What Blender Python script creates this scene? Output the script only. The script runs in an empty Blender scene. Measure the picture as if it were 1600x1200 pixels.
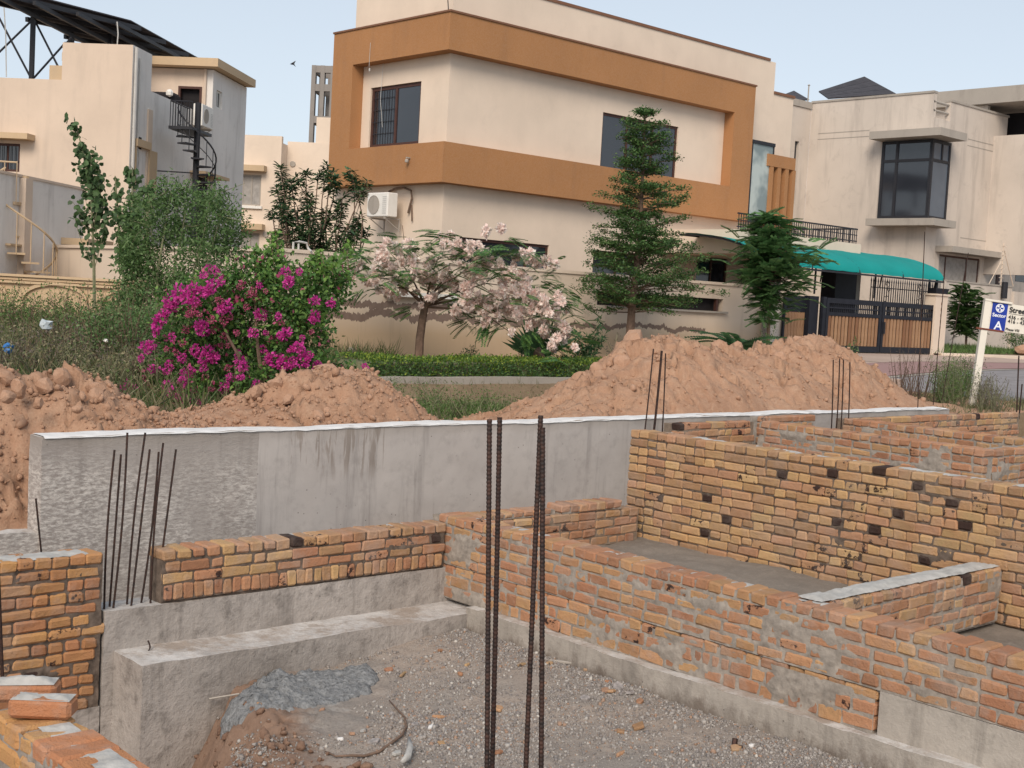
import bpy, bmesh, math, random
import numpy as np
from mathutils import Vector, Matrix

random.seed(11)
RNG = np.random.default_rng(11)
SC = bpy.context.scene
COL = SC.collection

# ------------------------------------------------------------------ camera
F_PX, PITCH, ROLL, YAW = 2032.56, math.radians(3.7215), math.radians(3.1348), math.radians(47.41)
EYE = np.array([0.0, 0.0, 3.0])
_f = np.array([math.cos(YAW)*math.cos(PITCH), math.sin(YAW)*math.cos(PITCH), -math.sin(PITCH)])
_r0 = np.array([math.sin(YAW), -math.cos(YAW), 0.0]); _u0 = np.cross(_r0, _f)
_r = math.cos(ROLL)*_r0 + math.sin(ROLL)*_u0
_u = -math.sin(ROLL)*_r0 + math.cos(ROLL)*_u0
cam_data = bpy.data.cameras.new('camera')
cam_data.sensor_width = 36.0
cam_data.lens = F_PX/1600*36.0
cam_data.clip_start = 0.1
cam_data.clip_end = 3000
cam = bpy.data.objects.new('camera', cam_data); COL.objects.link(cam)
cam.matrix_world = Matrix(((_r[0], _u[0], -_f[0], EYE[0]), (_r[1], _u[1], -_f[1], EYE[1]), (_r[2], _u[2], -_f[2], EYE[2]), (0, 0, 0, 1)))
SC.camera = cam
SC.render.resolution_x, SC.render.resolution_y = 1024, 768

# ------------------------------------------------------------------ sky and sun (soft dusk light from the left)
SUN_EL, SUN_AZ = math.radians(37), math.radians(218)
world = bpy.data.worlds.new('World'); SC.world = world; world.use_nodes = True
wn = world.node_tree.nodes; wl = world.node_tree.links
bg = wn['Background']; bg.inputs['Strength'].default_value = 0.15
sky = wn.new('ShaderNodeTexSky'); sky.sky_type = 'NISHITA'; sky.sun_disc = False
sky.sun_elevation = SUN_EL; sky.sun_rotation = math.radians(90)-SUN_AZ
sky.air_density = 1.0; sky.dust_density = 2.0; sky.ozone_density = 1.0; sky.altitude = 500
hs = wn.new('ShaderNodeHueSaturation'); hs.inputs['Saturation'].default_value = 0.5
wl.new(sky.outputs[0], hs.inputs['Color'])
mxs = wn.new('ShaderNodeMix'); mxs.data_type = 'RGBA'; mxs.inputs[0].default_value = 0.55
wl.new(hs.outputs[0], mxs.inputs[6]); mxs.inputs[7].default_value = (3.9, 4.5, 5.1, 1)
wl.new(mxs.outputs[2], bg.inputs['Color'])
sun_d = bpy.data.lights.new('sun', 'SUN'); sun_d.energy = 2.6; sun_d.angle = math.radians(28); sun_d.color = (1.0, 0.86, 0.71)
sun = bpy.data.objects.new('sun', sun_d); COL.objects.link(sun)
sd = Vector((math.cos(SUN_AZ)*math.cos(SUN_EL), math.sin(SUN_AZ)*math.cos(SUN_EL), math.sin(SUN_EL)))
sun.rotation_euler = sd.to_track_quat('Z', 'Y').to_euler()
SC.view_settings.view_transform = 'Standard'; SC.view_settings.look = 'None'
SC.view_settings.gamma = 1; SC.view_settings.use_curve_mapping = False
SC.view_settings.exposure = 0.08

# ------------------------------------------------------------------ measuring helpers
class Frame:
    """A horizontal frame of reference: origin (x, y, 0) and a turn about Z."""
    def __init__(s, ox=0.0, oy=0.0, rot=0.0):
        s.o = np.array([ox, oy, 0.0]); s.rot = rot
        c, n = math.cos(rot), math.sin(rot)
        s.R = np.array([[c, -n, 0], [n, c, 0], [0, 0, 1.0]])
        s.M = Matrix.Translation((ox, oy, 0)) @ Matrix.Rotation(rot, 4, 'Z')
    def at(s, px, py, x=None, y=None, z=None, D=None):
        d = s.R.T @ (_r*(px-800)/F_PX - _u*(py-600)/F_PX + _f)
        e = s.R.T @ (EYE - s.o)
        if x is not None: t = (x-e[0])/d[0]
        elif y is not None: t = (y-e[1])/d[1]
        elif z is not None: t = (z-e[2])/d[2]
        else: t = D
        return e + d*t
W = Frame()
at = W.at

# ------------------------------------------------------------------ noise
def _h(ix, iy, iz, seed):
    n = (ix.astype(np.int64)*374761393 + iy.astype(np.int64)*668265263 + iz.astype(np.int64)*2147483647 + seed*974634777) & 0xffffffff
    n = ((n ^ (n >> 13))*1274126177) & 0xffffffff
    n = n ^ (n >> 16)
    return (n & 0xffffff)/float(0xffffff)
def vn(x, y, z=None, seed=0):
    x = np.asarray(x, float); y = np.asarray(y, float); z = np.zeros_like(x) if z is None else np.asarray(z, float)
    ix, iy, iz = np.floor(x), np.floor(y), np.floor(z)
    fx, fy, fz = x-ix, y-iy, z-iz
    fx, fy, fz = fx*fx*(3-2*fx), fy*fy*(3-2*fy), fz*fz*(3-2*fz)
    o = 0
    for a in (0, 1):
        for b in (0, 1):
            for c in (0, 1):
                w = (fx if a else 1-fx)*(fy if b else 1-fy)*(fz if c else 1-fz)
                o = o + w*_h(ix+a, iy+b, iz+c, seed)
    return o*2-1
def fbm(x, y, z=None, oct=4, seed=0):
    s = 0; a = 1; t = 0
    for k in range(oct):
        s = s + a*vn(np.asarray(x)*2**k, np.asarray(y)*2**k, None if z is None else np.asarray(z)*2**k, seed+k*7); t += a; a *= .5
    return s/t
def worley(x, y, seed=0):
    """distance to the nearest feature point and that point's own random number"""
    x = np.asarray(x, float); y = np.asarray(y, float)
    ix, iy = np.floor(x), np.floor(y); best = np.full(x.shape, 9.0); b2 = np.full(x.shape, 9.0); rid = np.zeros(x.shape)
    for a in (-1, 0, 1):
        for b in (-1, 0, 1):
            cx, cy = ix+a, iy+b; z0 = np.zeros_like(cx)
            px = cx+_h(cx, cy, z0, seed); py = cy+_h(cx, cy, z0+1, seed)
            d = np.hypot(px-x, py-y); m = d < best
            b2 = np.where(m, best, np.minimum(b2, d)); rid = np.where(m, _h(cx, cy, z0+2, seed), rid); best = np.where(m, d, best)
    return best, b2-best, rid
def worley_tilt(x, y, seed=0):
    """cells with their own height and their own slope, as broken earth has"""
    x = np.asarray(x, float); y = np.asarray(y, float)
    ix, iy = np.floor(x), np.floor(y); best = np.full(x.shape, 9.0); b2 = np.full(x.shape, 9.0); out = np.zeros(x.shape)
    for a in (-1, 0, 1):
        for b in (-1, 0, 1):
            cx, cy = ix+a, iy+b; z0 = np.zeros_like(cx)
            px = cx+_h(cx, cy, z0, seed); py = cy+_h(cx, cy, z0+1, seed); d = np.hypot(px-x, py-y); m = d < best
            h = _h(cx, cy, z0+2, seed)-.5; an = _h(cx, cy, z0+3, seed)*6.283; sl = .3+1.3*_h(cx, cy, z0+4, seed)
            v = h+sl*((x-px)*np.cos(an)+(y-py)*np.sin(an))
            b2 = np.where(m, best, np.minimum(b2, d)); out = np.where(m, v, out); best = np.where(m, d, best)
    return out, b2-best
def sstep(x, a, b):
    t = np.clip((np.asarray(x, float)-a)/(b-a), 0, 1); return t*t*(3-2*t)

# ------------------------------------------------------------------ objects
def tag(o, label=None, cat=None, group=None, kind=None):
    if label: o['label'] = label
    if cat: o['category'] = cat
    if group: o['group'] = group
    if kind: o['kind'] = kind
    return o
def thing(name, label, cat, loc=(0, 0, 0), group=None, frame=W):
    o = bpy.data.objects.new(name, None); COL.objects.link(o); o.empty_display_size = .2
    o.matrix_world = frame.M @ Matrix.Translation(Vector([float(v) for v in loc]))
    o['_l'] = [float(v) for v in loc]
    return tag(o, label, cat, group)
def place(o, parent=None, frame=W):
    """data is written in the frame's coordinates; a child undoes its parent's offset"""
    if parent is None:
        o.matrix_world = frame.M
    else:
        o.parent = parent
        if '_l' in parent.keys():
            o.location = [-v for v in parent['_l']]
    return o
def link(name, me, parent=None, frame=W):
    o = bpy.data.objects.new(name, me); COL.objects.link(o)
    return place(o, parent, frame)
def mesh_np(name, V, Fq, mat, smooth=False):
    """mesh from an (n,3) array and an (m,k) face array"""
    V = np.asarray(V, np.float32); Fq = np.asarray(Fq, np.int32)
    me = bpy.data.meshes.new(name)
    me.vertices.add(len(V)); me.vertices.foreach_set('co', V.ravel())
    k = Fq.shape[1]
    me.loops.add(Fq.size); me.loops.foreach_set('vertex_index', Fq.ravel())
    me.polygons.add(len(Fq)); me.polygons.foreach_set('loop_start', np.arange(0, Fq.size, k, dtype=np.int32))
    if smooth: me.polygons.foreach_set('use_smooth', np.ones(len(Fq), bool))
    me.update(calc_edges=True); me.validate()
    if mat: me.materials.append(mat)
    return me
class MB:
    def __init__(s): s.v = []; s.f = []; s.mi = []; s.cur = 0
    def add(s, vs, fs):
        n = len(s.v); s.v += [tuple(map(float, p)) for p in vs]
        for f in fs: s.f.append(tuple(n+i for i in f)); s.mi.append(s.cur)
        return s
    def box(s, x0, x1, y0, y1, z0, z1):
        x0, x1 = sorted((x0, x1)); y0, y1 = sorted((y0, y1)); z0, z1 = sorted((z0, z1))
        return s.add([(x0, y0, z0), (x1, y0, z0), (x1, y1, z0), (x0, y1, z0), (x0, y0, z1), (x1, y0, z1), (x1, y1, z1), (x0, y1, z1)],
                     [(0, 3, 2, 1), (4, 5, 6, 7), (0, 1, 5, 4), (1, 2, 6, 5), (2, 3, 7, 6), (3, 0, 4, 7)])
    def quad(s, a, b, c, d): return s.add([a, b, c, d], [(0, 1, 2, 3)])
    def prism(s, pts, d):
        """extrude a planar polygon by vector d"""
        n = len(pts); d = np.asarray(d, float); P = [np.asarray(p, float) for p in pts]
        return s.add(P+[p+d for p in P], [tuple(range(n-1, -1, -1)), tuple(range(n, 2*n))]+[(i, (i+1) % n, n+(i+1) % n, n+i) for i in range(n)])
    def tube(s, pts, r, n=6, cap=True):
        P = [np.asarray(p, float) for p in pts]; rs = r if hasattr(r, '__len__') else [r]*len(P)
        b = len(s.v); vs = []
        for i, p in enumerate(P):
            t = P[min(i+1, len(P)-1)]-P[max(i-1, 0)]; t /= (np.linalg.norm(t)+1e-9)
            a = np.cross(t, [0, 0, 1.0]) if abs(t[2]) < .9 else np.cross(t, [1.0, 0, 0]); a /= np.linalg.norm(a); c = np.cross(t, a)
            for k in range(n):
                an = 2*math.pi*k/n; vs.append(p+rs[i]*(math.cos(an)*a+math.sin(an)*c))
        fs = [(i*n+k, i*n+(k+1) % n, (i+1)*n+(k+1) % n, (i+1)*n+k) for i in range(len(P)-1) for k in range(n)]
        if cap: fs += [tuple(range(n-1, -1, -1)), tuple((len(P)-1)*n+k for k in range(n))]
        return s.add(vs, fs)
    def bar(s, p, q, w, h=None):
        """square bar between two points"""
        h = h or w; p = np.asarray(p, float); q = np.asarray(q, float); t = q-p; t /= np.linalg.norm(t)
        a = np.cross(t, [0, 0, 1.0]) if abs(t[2]) < .95 else np.cross(t, [0, 1.0, 0]); a /= np.linalg.norm(a); c = np.cross(a, t)
        o = [(-1, -1), (1, -1), (1, 1), (-1, 1)]
        return s.add([e+a*w/2*i+c*h/2*j for e in (p, q) for i, j in o], [(3, 2, 1, 0), (4, 5, 6, 7)]+[(i, (i+1) % 4, 4+(i+1) % 4, 4+i) for i in range(4)])
    def lathe(s, prof, c, n=16):
        vs = []; c = np.asarray(c, float)
        for r, z in prof:
            for k in range(n): vs.append(c+np.array([r*math.cos(2*math.pi*k/n), r*math.sin(2*math.pi*k/n), z]))
        fs = [(i*n+k, i*n+(k+1) % n, (i+1)*n+(k+1) % n, (i+1)*n+k) for i in range(len(prof)-1) for k in range(n)]
        return s.add(vs, fs)
    def mesh(s, name, mats, bevel=0, smooth=False):
        me = bpy.data.meshes.new(name); me.from_pydata(s.v, [], s.f)
        if not isinstance(mats, (list, tuple)): mats = [mats]
        for m in mats: me.materials.append(m)
        if len(mats) > 1: me.polygons.foreach_set('material_index', s.mi)
        bm = bmesh.new(); bm.from_mesh(me); bmesh.ops.recalc_face_normals(bm, faces=bm.faces)
        if bevel: bmesh.ops.bevel(bm, geom=[e for e in bm.edges if len(e.link_faces) == 2 and e.calc_face_angle(0) > .5], offset=bevel, segments=1, affect='EDGES', clamp_overlap=True)
        bm.to_mesh(me); bm.free()
        if smooth: me.polygons.foreach_set('use_smooth', [True]*len(me.polygons))
        me.update(); return me
    def build(s, name, mats, parent=None, frame=W, bevel=0, smooth=False, label=None):
        o = link(name, s.mesh(name, mats, bevel, smooth), parent, frame)
        if label: o['label'] = label
        return o
def grid_faces(nx, ny):
    i = np.arange(nx-1)[:, None]; j = np.arange(ny-1)[None, :]; a = (i*ny+j).ravel()
    return np.stack([a, a+ny, a+ny+1, a+1], 1)
def heightfield(name, xs, ys, zf, mat, smooth=True):
    X, Y = np.meshgrid(xs, ys, indexing='ij'); Z = zf(X, Y)
    return mesh_np(name, np.stack([X.ravel(), Y.ravel(), Z.ravel()], 1), grid_faces(len(xs), len(ys)), mat, smooth)
def scatter(tv, tf, Rm, T):
    """copies of a template joined in one array: Rm (n,3,3), T (n,3)"""
    tv = np.asarray(tv, float); tf = np.asarray(tf); n = len(T)
    V = np.einsum('nij,kj->nki', Rm, tv)+T[:, None, :]
    F = tf[None]+(np.arange(n)*len(tv))[:, None, None]
    return V.reshape(-1, 3), F.reshape(-1, tf.shape[1])
def rand_rot(n, s=None):
    q = RNG.normal(size=(n, 4)); q /= np.linalg.norm(q, axis=1)[:, None]; a, b, c, d = q.T
    R = np.stack([1-2*(c*c+d*d), 2*(b*c-a*d), 2*(b*d+a*c), 2*(b*c+a*d), 1-2*(b*b+d*d), 2*(c*d-a*b), 2*(b*d-a*c), 2*(c*d+a*b), 1-2*(b*b+c*c)], 1).reshape(n, 3, 3)
    return R if s is None else R*np.asarray(s).reshape(-1, 1, 1)
def basis(D, N):
    """rotation whose x is D and whose z is near N"""
    D = D/np.linalg.norm(D, axis=1)[:, None]; S = np.cross(N, D); S /= (np.linalg.norm(S, axis=1)[:, None]+1e-9); U = np.cross(D, S)
    return np.stack([D, S, U], 2)
def unit(v): return v/(np.linalg.norm(v, axis=-1, keepdims=True)+1e-9)

# ------------------------------------------------------------------ materials
class NT:
    def __init__(s, name):
        s.m = bpy.data.materials.new(name); s.m.use_nodes = True; s.t = s.m.node_tree; s.n = s.t.nodes; s.l = s.t.links
        s.b = s.n['Principled BSDF']; s.b.inputs['Roughness'].default_value = .9; s.b.inputs['Specular IOR Level'].default_value = .25
        s.co = s.n.new('ShaderNodeTexCoord').outputs['Object']
    def node(s, t, **k):
        n = s.n.new(t)
        for a, v in k.items(): setattr(n, a, v)
        return n
    def put(s, sock, v):
        if hasattr(v, 'is_linked') or isinstance(v, bpy.types.NodeSocket): s.l.new(v, sock)
        else:
            sock.default_value = v if not (isinstance(v, tuple) and len(v) == 3 and sock.type == 'RGBA') else (*v, 1)
    def map(s, scale=(1, 1, 1), loc=(0, 0, 0), rot=(0, 0, 0), src=None):
        n = s.node('ShaderNodeMapping'); s.l.new(src or s.co, n.inputs[0]); n.inputs['Scale'].default_value = scale; n.inputs['Location'].default_value = loc; n.inputs['Rotation'].default_value = rot
        return n.outputs[0]
    def noise(s, scale, detail=4, rough=.6, src=None, dist=0):
        n = s.node('ShaderNodeTexNoise'); s.l.new(src or s.co, n.inputs['Vector']); n.inputs['Scale'].default_value = scale
        n.inputs['Detail'].default_value = detail; n.inputs['Roughness'].default_value = rough; n.inputs['Distortion'].default_value = dist
        return n.outputs['Fac']
    def vor(s, scale, src=None, feature='F1', out='Distance'):
        n = s.node('ShaderNodeTexVoronoi', feature=feature); s.l.new(src or s.co, n.inputs['Vector']); n.inputs['Scale'].default_value = scale
        return n.outputs[out]
    def ramp(s, fac, stops, interp='LINEAR'):
        n = s.node('ShaderNodeValToRGB'); n.color_ramp.interpolation = interp; e = n.color_ramp.elements
        while len(e) < len(stops): e.new(.5)
        for k, (p, c) in enumerate(stops):
            e[k].position = p; e[k].color = (*c, 1) if isinstance(c, tuple) else (c, c, c, 1)
        s.l.new(fac, n.inputs[0]); return n.outputs[0]
    def mix(s, fac, a, b, mode='MIX'):
        n = s.node('ShaderNodeMix', data_type='RGBA', blend_type=mode); s.put(n.inputs[0], fac); s.put(n.inputs[6], a); s.put(n.inputs[7], b)
        return n.outputs[2]
    def math(s, op, a, b=0.0, c=None, clamp=False):
        n = s.node('ShaderNodeMath', operation=op, use_clamp=clamp); s.put(n.inputs[0], a); s.put(n.inputs[1], b)
        if c is not None: s.put(n.inputs[2], c)
        return n.outputs[0]
    def sep(s, src=None):
        n = s.node('ShaderNodeSeparateXYZ'); s.l.new(src or s.co, n.inputs[0]); return n.outputs
    def bump(s, h, strength=.3, dist=.02, prev=None):
        n = s.node('ShaderNodeBump'); n.inputs['Strength'].default_value = strength; n.inputs['Distance'].default_value = dist; s.l.new(h, n.inputs['Height'])
        if prev is not None: s.l.new(prev, n.inputs['Normal'])
        return n.outputs[0]
    def out(s, col=None, normal=None, rough=None):
        if col is not None: s.put(s.b.inputs['Base Color'], col)
        if normal is not None: s.l.new(normal, s.b.inputs['Normal'])
        if rough is not None: s.put(s.b.inputs['Roughness'], rough)
        return s.m

def simple(name, col, rough=.7, var=.12, scale=6, metal=0, bump=.1, bd=.01):
    t = NT(name); n = t.noise(scale, 5, .65)
    c = t.mix(t.ramp(n, [(.3, 0.0), (.7, 1.0)]), tuple(v*(1-var) for v in col), tuple(min(1, v*(1+var)) for v in col))
    t.b.inputs['Metallic'].default_value = metal
    return t.out(c, t.bump(n, bump, bd), rough)

def plaster(name, col, stain=(.30, .25, .21), amt=.35, streak=.5, peel=0.0):
    t = NT(name)
    big = t.noise(.55, 5, .6); fine = t.noise(45, 4, .7)
    st = t.noise(2.2, 5, .65, t.map((1, 1, .12)))          # vertical run marks
    bl = t.noise(1.4, 6, .7, dist=.6)
    c = t.mix(t.ramp(big, [(.32, 0.0), (.7, 1.0)]), tuple(v*.90 for v in col), tuple(min(.9, v*1.05) for v in col))
    c = t.mix(t.math('MULTIPLY', t.ramp(st, [(.52, 0.0), (.72, 1.0)]), streak*.4), c, stain)
    c = t.mix(t.math('MULTIPLY', t.ramp(bl, [(.56, 0.0), (.75, 1.0)]), amt*.4), c, stain)
    c = t.mix(t.ramp(fine, [(.3, 0.0), (.8, .10)]), c, (.9, .85, .8))
    if peel:
        pl = t.noise(3.2, 8, .75, dist=1.2)
        c = t.mix(t.ramp(pl, [(.60, 0.0), (.612, peel)]), c, (.16, .12, .10))
    b = t.bump(fine, .25, .004); b = t.bump(bl, .15, .02, b)
    return t.out(c, b, .92)

M = {}
M['cream'] = plaster('cream_plaster', (.725, .60, .485), amt=.3, streak=.14)
M['cream_right'] = plaster('cream_plaster_weathered', (.58, .51, .445), stain=(.25, .215, .19), amt=1.0, streak=1.0)
M['cream_left'] = plaster('cream_plaster_left', (.62, .50, .40), amt=.4, streak=.6)
M['tower'] = plaster('bare_concrete', (.24, .22, .205), stain=(.1, .09, .08), amt=.8)
M['grey_left'] = plaster('grey_plaster', (.72, .69, .66), stain=(.22, .19, .17), amt=.6, streak=.8)
M['cream_side'] = plaster('pale_plaster', (.66, .58, .50), stain=(.25, .22, .2), amt=.5, streak=.6)
M['orange'] = plaster('ochre_paint', (.375, .172, .060), stain=(.20, .10, .045), amt=.35, streak=.7)
M['orange_dark'] = simple('brown_coping', (.20, .10, .06))
M['white'] = simple('white_paint', (.74, .72, .68), .6, .05)
M['sill'] = plaster('grey_concrete_trim', (.36, .325, .285), stain=(.12, .1, .09), amt=.8, streak=.8)
M['beige_trim'] = plaster('ochre_trim', (.52, .38, .235), amt=.6)
M['black'] = simple('black_iron', (.025, .026, .032), .5, .2, 20)
M['brown_frame'] = simple('brown_window_frame', (.075, .035, .028), .5, .15, 12)
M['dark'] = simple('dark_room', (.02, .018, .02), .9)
M['grey_pvc'] = simple('pvc_pipe', (.50, .49, .47), .5, .08)
M['curtain'] = simple('curtain_cloth', (.33, .31, .29), .9, .2, 5)

t = NT('window_glass'); t.b.inputs['Roughness'].default_value = .06; t.b.inputs['Specular IOR Level'].default_value = .9
M['glass'] = t.out(t.mix(t.noise(.8, 2), (.016, .019, .026), (.035, .038, .048)))
t = NT('pale_glass'); t.b.inputs['Roughness'].default_value = .05
M['pale_glass'] = t.out(t.mix(t.ramp(t.noise(.9, 3), [(.45, 0.0), (.6, 1.0)]), (.20, .25, .26), (.42, .48, .47)))

# boundary wall: cream paint, damp ochre foot, dark peeled band
t = NT('boundary_wall_plaster'); X, Y, Z = t.sep()
big = t.noise(.5, 5); fine = t.noise(45, 4, .7)
c = t.mix(t.ramp(big, [(.3, 0.0), (.7, 1.0)]), (.64, .53, .43), (.71, .60, .49))
foot = t.math('ADD', t.math('MULTIPLY', t.math('SUBTRACT', 2.75, Z), 1.6, clamp=True), t.math('MULTIPLY', t.math('SUBTRACT', big, .5), .5), clamp=True)
c = t.mix(foot, c, (.56, .41, .27))
edge = t.noise(1.9, 6, .7, t.map((1, 1, .25)), .4)
edge2 = t.noise(1.3, 6, .75, t.map((1, 1, .2), (7, 3, 1)), .4)
band_on = t.math('LESS_THAN', t.math('ABSOLUTE', t.math('SUBTRACT', t.math('ADD', Z, t.math('MULTIPLY', t.math('SUBTRACT', edge, .5), .55)), 2.74)), .07)
band2 = t.math('LESS_THAN', t.math('ABSOLUTE', t.math('SUBTRACT', t.math('ADD', Z, t.math('MULTIPLY', t.math('SUBTRACT', edge2, .5), .7)), 2.53)), .075)
left = t.math('LESS_THAN', X, 20.6)
band3 = t.math('LESS_THAN', t.math('ABSOLUTE', t.math('SUBTRACT', t.math('ADD', Z, t.math('MULTIPLY', t.math('SUBTRACT', edge, .5), .6)), 2.50)), .055)
right_m = t.math('MULTIPLY', t.math('GREATER_THAN', X, 21.0), t.math('LESS_THAN', X, 26.2))
pe = t.math('ADD', t.math('MULTIPLY', t.math('MAXIMUM', band_on, band2), left), t.math('MULTIPLY', band3, right_m), clamp=True)
c = t.mix(t.math('MULTIPLY', pe, .9), c, t.mix(t.noise(9, 4), (.13, .085, .07), (.24, .17, .14)))
c = t.mix(t.math('MULTIPLY', t.ramp(t.noise(2.4, 5, .7, t.map((1, 1, .1))), [(.55, 0.0), (.75, 1.0)]), .3), c, (.22, .17, .13))
M['bwall'] = t.out(c, t.bump(pe, .5, -.01, t.bump(fine, .2, .004)), .93)

# concrete, three casts
def concrete(name, a, b, rough_cast=0.0, split=None, zstain=None, mottle=.35):
    t = NT(name); X, Y, Z = t.sep()
    big = t.noise(.9, 6, .65, dist=.3); mid = t.noise(7, 6, .72); fine = t.noise(60, 4, .7)
    horiz = t.noise(15, 8, .80, t.map((1, 1, 3.0)), .2)
    c = t.mix(t.ramp(big, [(.3, 0.0), (.7, 1.0)]), a, b)
    c = t.mix(t.math('MULTIPLY', t.ramp(mid, [(.5, 0.0), (.75, 1.0)]), mottle), c, tuple(v*.5 for v in a))
    if zstain: c = t.mix(t.math('MULTIPLY', t.ramp(t.math('SUBTRACT', t.math('ADD', t.noise(4.5, 6, .75, t.map((1, 1, .6))), .22), t.math('MULTIPLY', t.math('SUBTRACT', Z, zstain), 1.6)), [(.42, 0.0), (.62, 1.0)]), .75), c, (.13, .10, .08))
    run = t.noise(5, 5, .7, t.map((1, 1, .08)), .3)
    c = t.mix(t.math('MULTIPLY', t.ramp(run, [(.53, 0.0), (.66, 1.0)]), .42), c, tuple(v*.5 for v in a))
    pits = t.ramp(t.vor(13, t.map((1, 1, 1), (3, 3, 3))), [(.05, 1.0), (.10, 0.0)])
    pitsel = t.ramp(t.noise(3, 2), [(.5, 0.0), (.55, 1.0)])
    pit = t.math('MULTIPLY', pits, pitsel)
    c = t.mix(t.math('MULTIPLY', pit, .7), c, (.07, .06, .055))
    nb = t.bump(fine, .3, .003)
    if split is not None:
        m = t.math('LESS_THAN', X, split)
        streaks = t.math('MULTIPLY', t.ramp(horiz, [(.47, 0.0), (.57, 1.0)]), t.ramp(t.noise(1.6, 5, .7), [(.36, .25), (.55, 1.0)]))
        fade = t.math('MULTIPLY', t.math('SUBTRACT', 1.80, t.math('ADD', Z, t.math('MULTIPLY', big, .25))), 4, clamp=True)
        k = t.math('MULTIPLY', m, fade)
        c = t.mix(t.math('MULTIPLY', m, .45), c, (.25, .215, .19))
        c = t.mix(t.math('MULTIPLY', t.math('MULTIPLY', k, streaks), .95), c, (.60, .56, .52))
        c = t.mix(t.math('MULTIPLY', t.math('MULTIPLY', k, t.ramp(horiz, [(.3, 1.0), (.44, 0.0)])), .75), c, (.15, .125, .11))
        # drip marks below the crown of the smooth panel
        dr = t.noise(16, 3, .6, t.map((1, 1, .11)), .6)
        zone = t.math('MULTIPLY', t.math('MULTIPLY', t.math('GREATER_THAN', X, split+.25), t.math('LESS_THAN', X, split+1.35)), t.math('MULTIPLY', t.math('SUBTRACT', t.math('ADD', Z, t.math('MULTIPLY', big, .5)), 1.47), 5, clamp=True))
        c = t.mix(t.math('MULTIPLY', t.math('MULTIPLY', t.ramp(dr, [(.5, 0.0), (.58, 1.0)]), zone), .6), c, (.20, .16, .13))
        capm = t.math('MULTIPLY', t.math('SUBTRACT', t.math('ADD', Z, t.math('MULTIPLY', t.noise(2.2, 5, .7), .16)), 1.72), 9, clamp=True)
        c = t.mix(t.math('MULTIPLY', capm, .45), c, (.27, .235, .20))
        nb = t.bump(t.math('MULTIPLY', horiz, m), .7, .012, nb)
    if rough_cast: nb = t.bump(mid, rough_cast, .03, nb)
    # pale cement crust where the face looks up
    g = t.node('ShaderNodeNewGeometry'); nz = t.sep(g.outputs['Normal'])[2]
    up = t.math('MULTIPLY', t.ramp(nz, [(.75, 0.0), (.92, 1.0)]), t.ramp(t.noise(2.5, 6, .75), [(.40, 1.0), (.66, .25)]))
    c = t.mix(up, c, (.60, .58, .56))
    g2 = t.math('MULTIPLY', t.ramp(nz, [(.75, 0.0), (.92, 1.0)]), t.ramp(t.noise(1.7, 7, .78, t.map((1, 1, 1), (4, 9, 2))), [(.47, 0.0), (.58, .85)]))
    c = t.mix(g2, c, t.mix(fine, (.27, .215, .175), (.40, .33, .275)))
    return t.out(c, nb, .93)
M['conc_k'] = concrete('retaining_wall_concrete', (.39, .355, .335), (.48, .445, .42), split=5.96)
M['conc'] = concrete('cast_concrete', (.225, .20, .18), (.455, .415, .385), .8, mottle=.85)
M['conc_ledge'] = concrete('ledge_concrete', (.33, .295, .26), (.43, .39, .345), .6, zstain=.20, mottle=.5)
M['mortar'] = simple('mortar', (.30, .265, .23), .95, .28, 14, bump=.8, bd=.015)
M['mortar_gap'] = simple('crumbling_mortar', (.13, .10, .08), .95, .6, 11, bump=.8, bd=.015)
M['mortar_dark'] = simple('mortar_dark_brown', (.22, .17, .13), .95, .3, 14, bump=.8, bd=.015)  # darker, browner mix of the joint mortar
M['mortar_pale'] = simple('fresh_mortar', (.42, .41, .39), .9, .22, 9, bump=.8, bd=.02)
M['white_crust'] = simple('white_cement_crust', (.68, .67, .66), .9, .12, 7, bump=.7, bd=.02)

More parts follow.
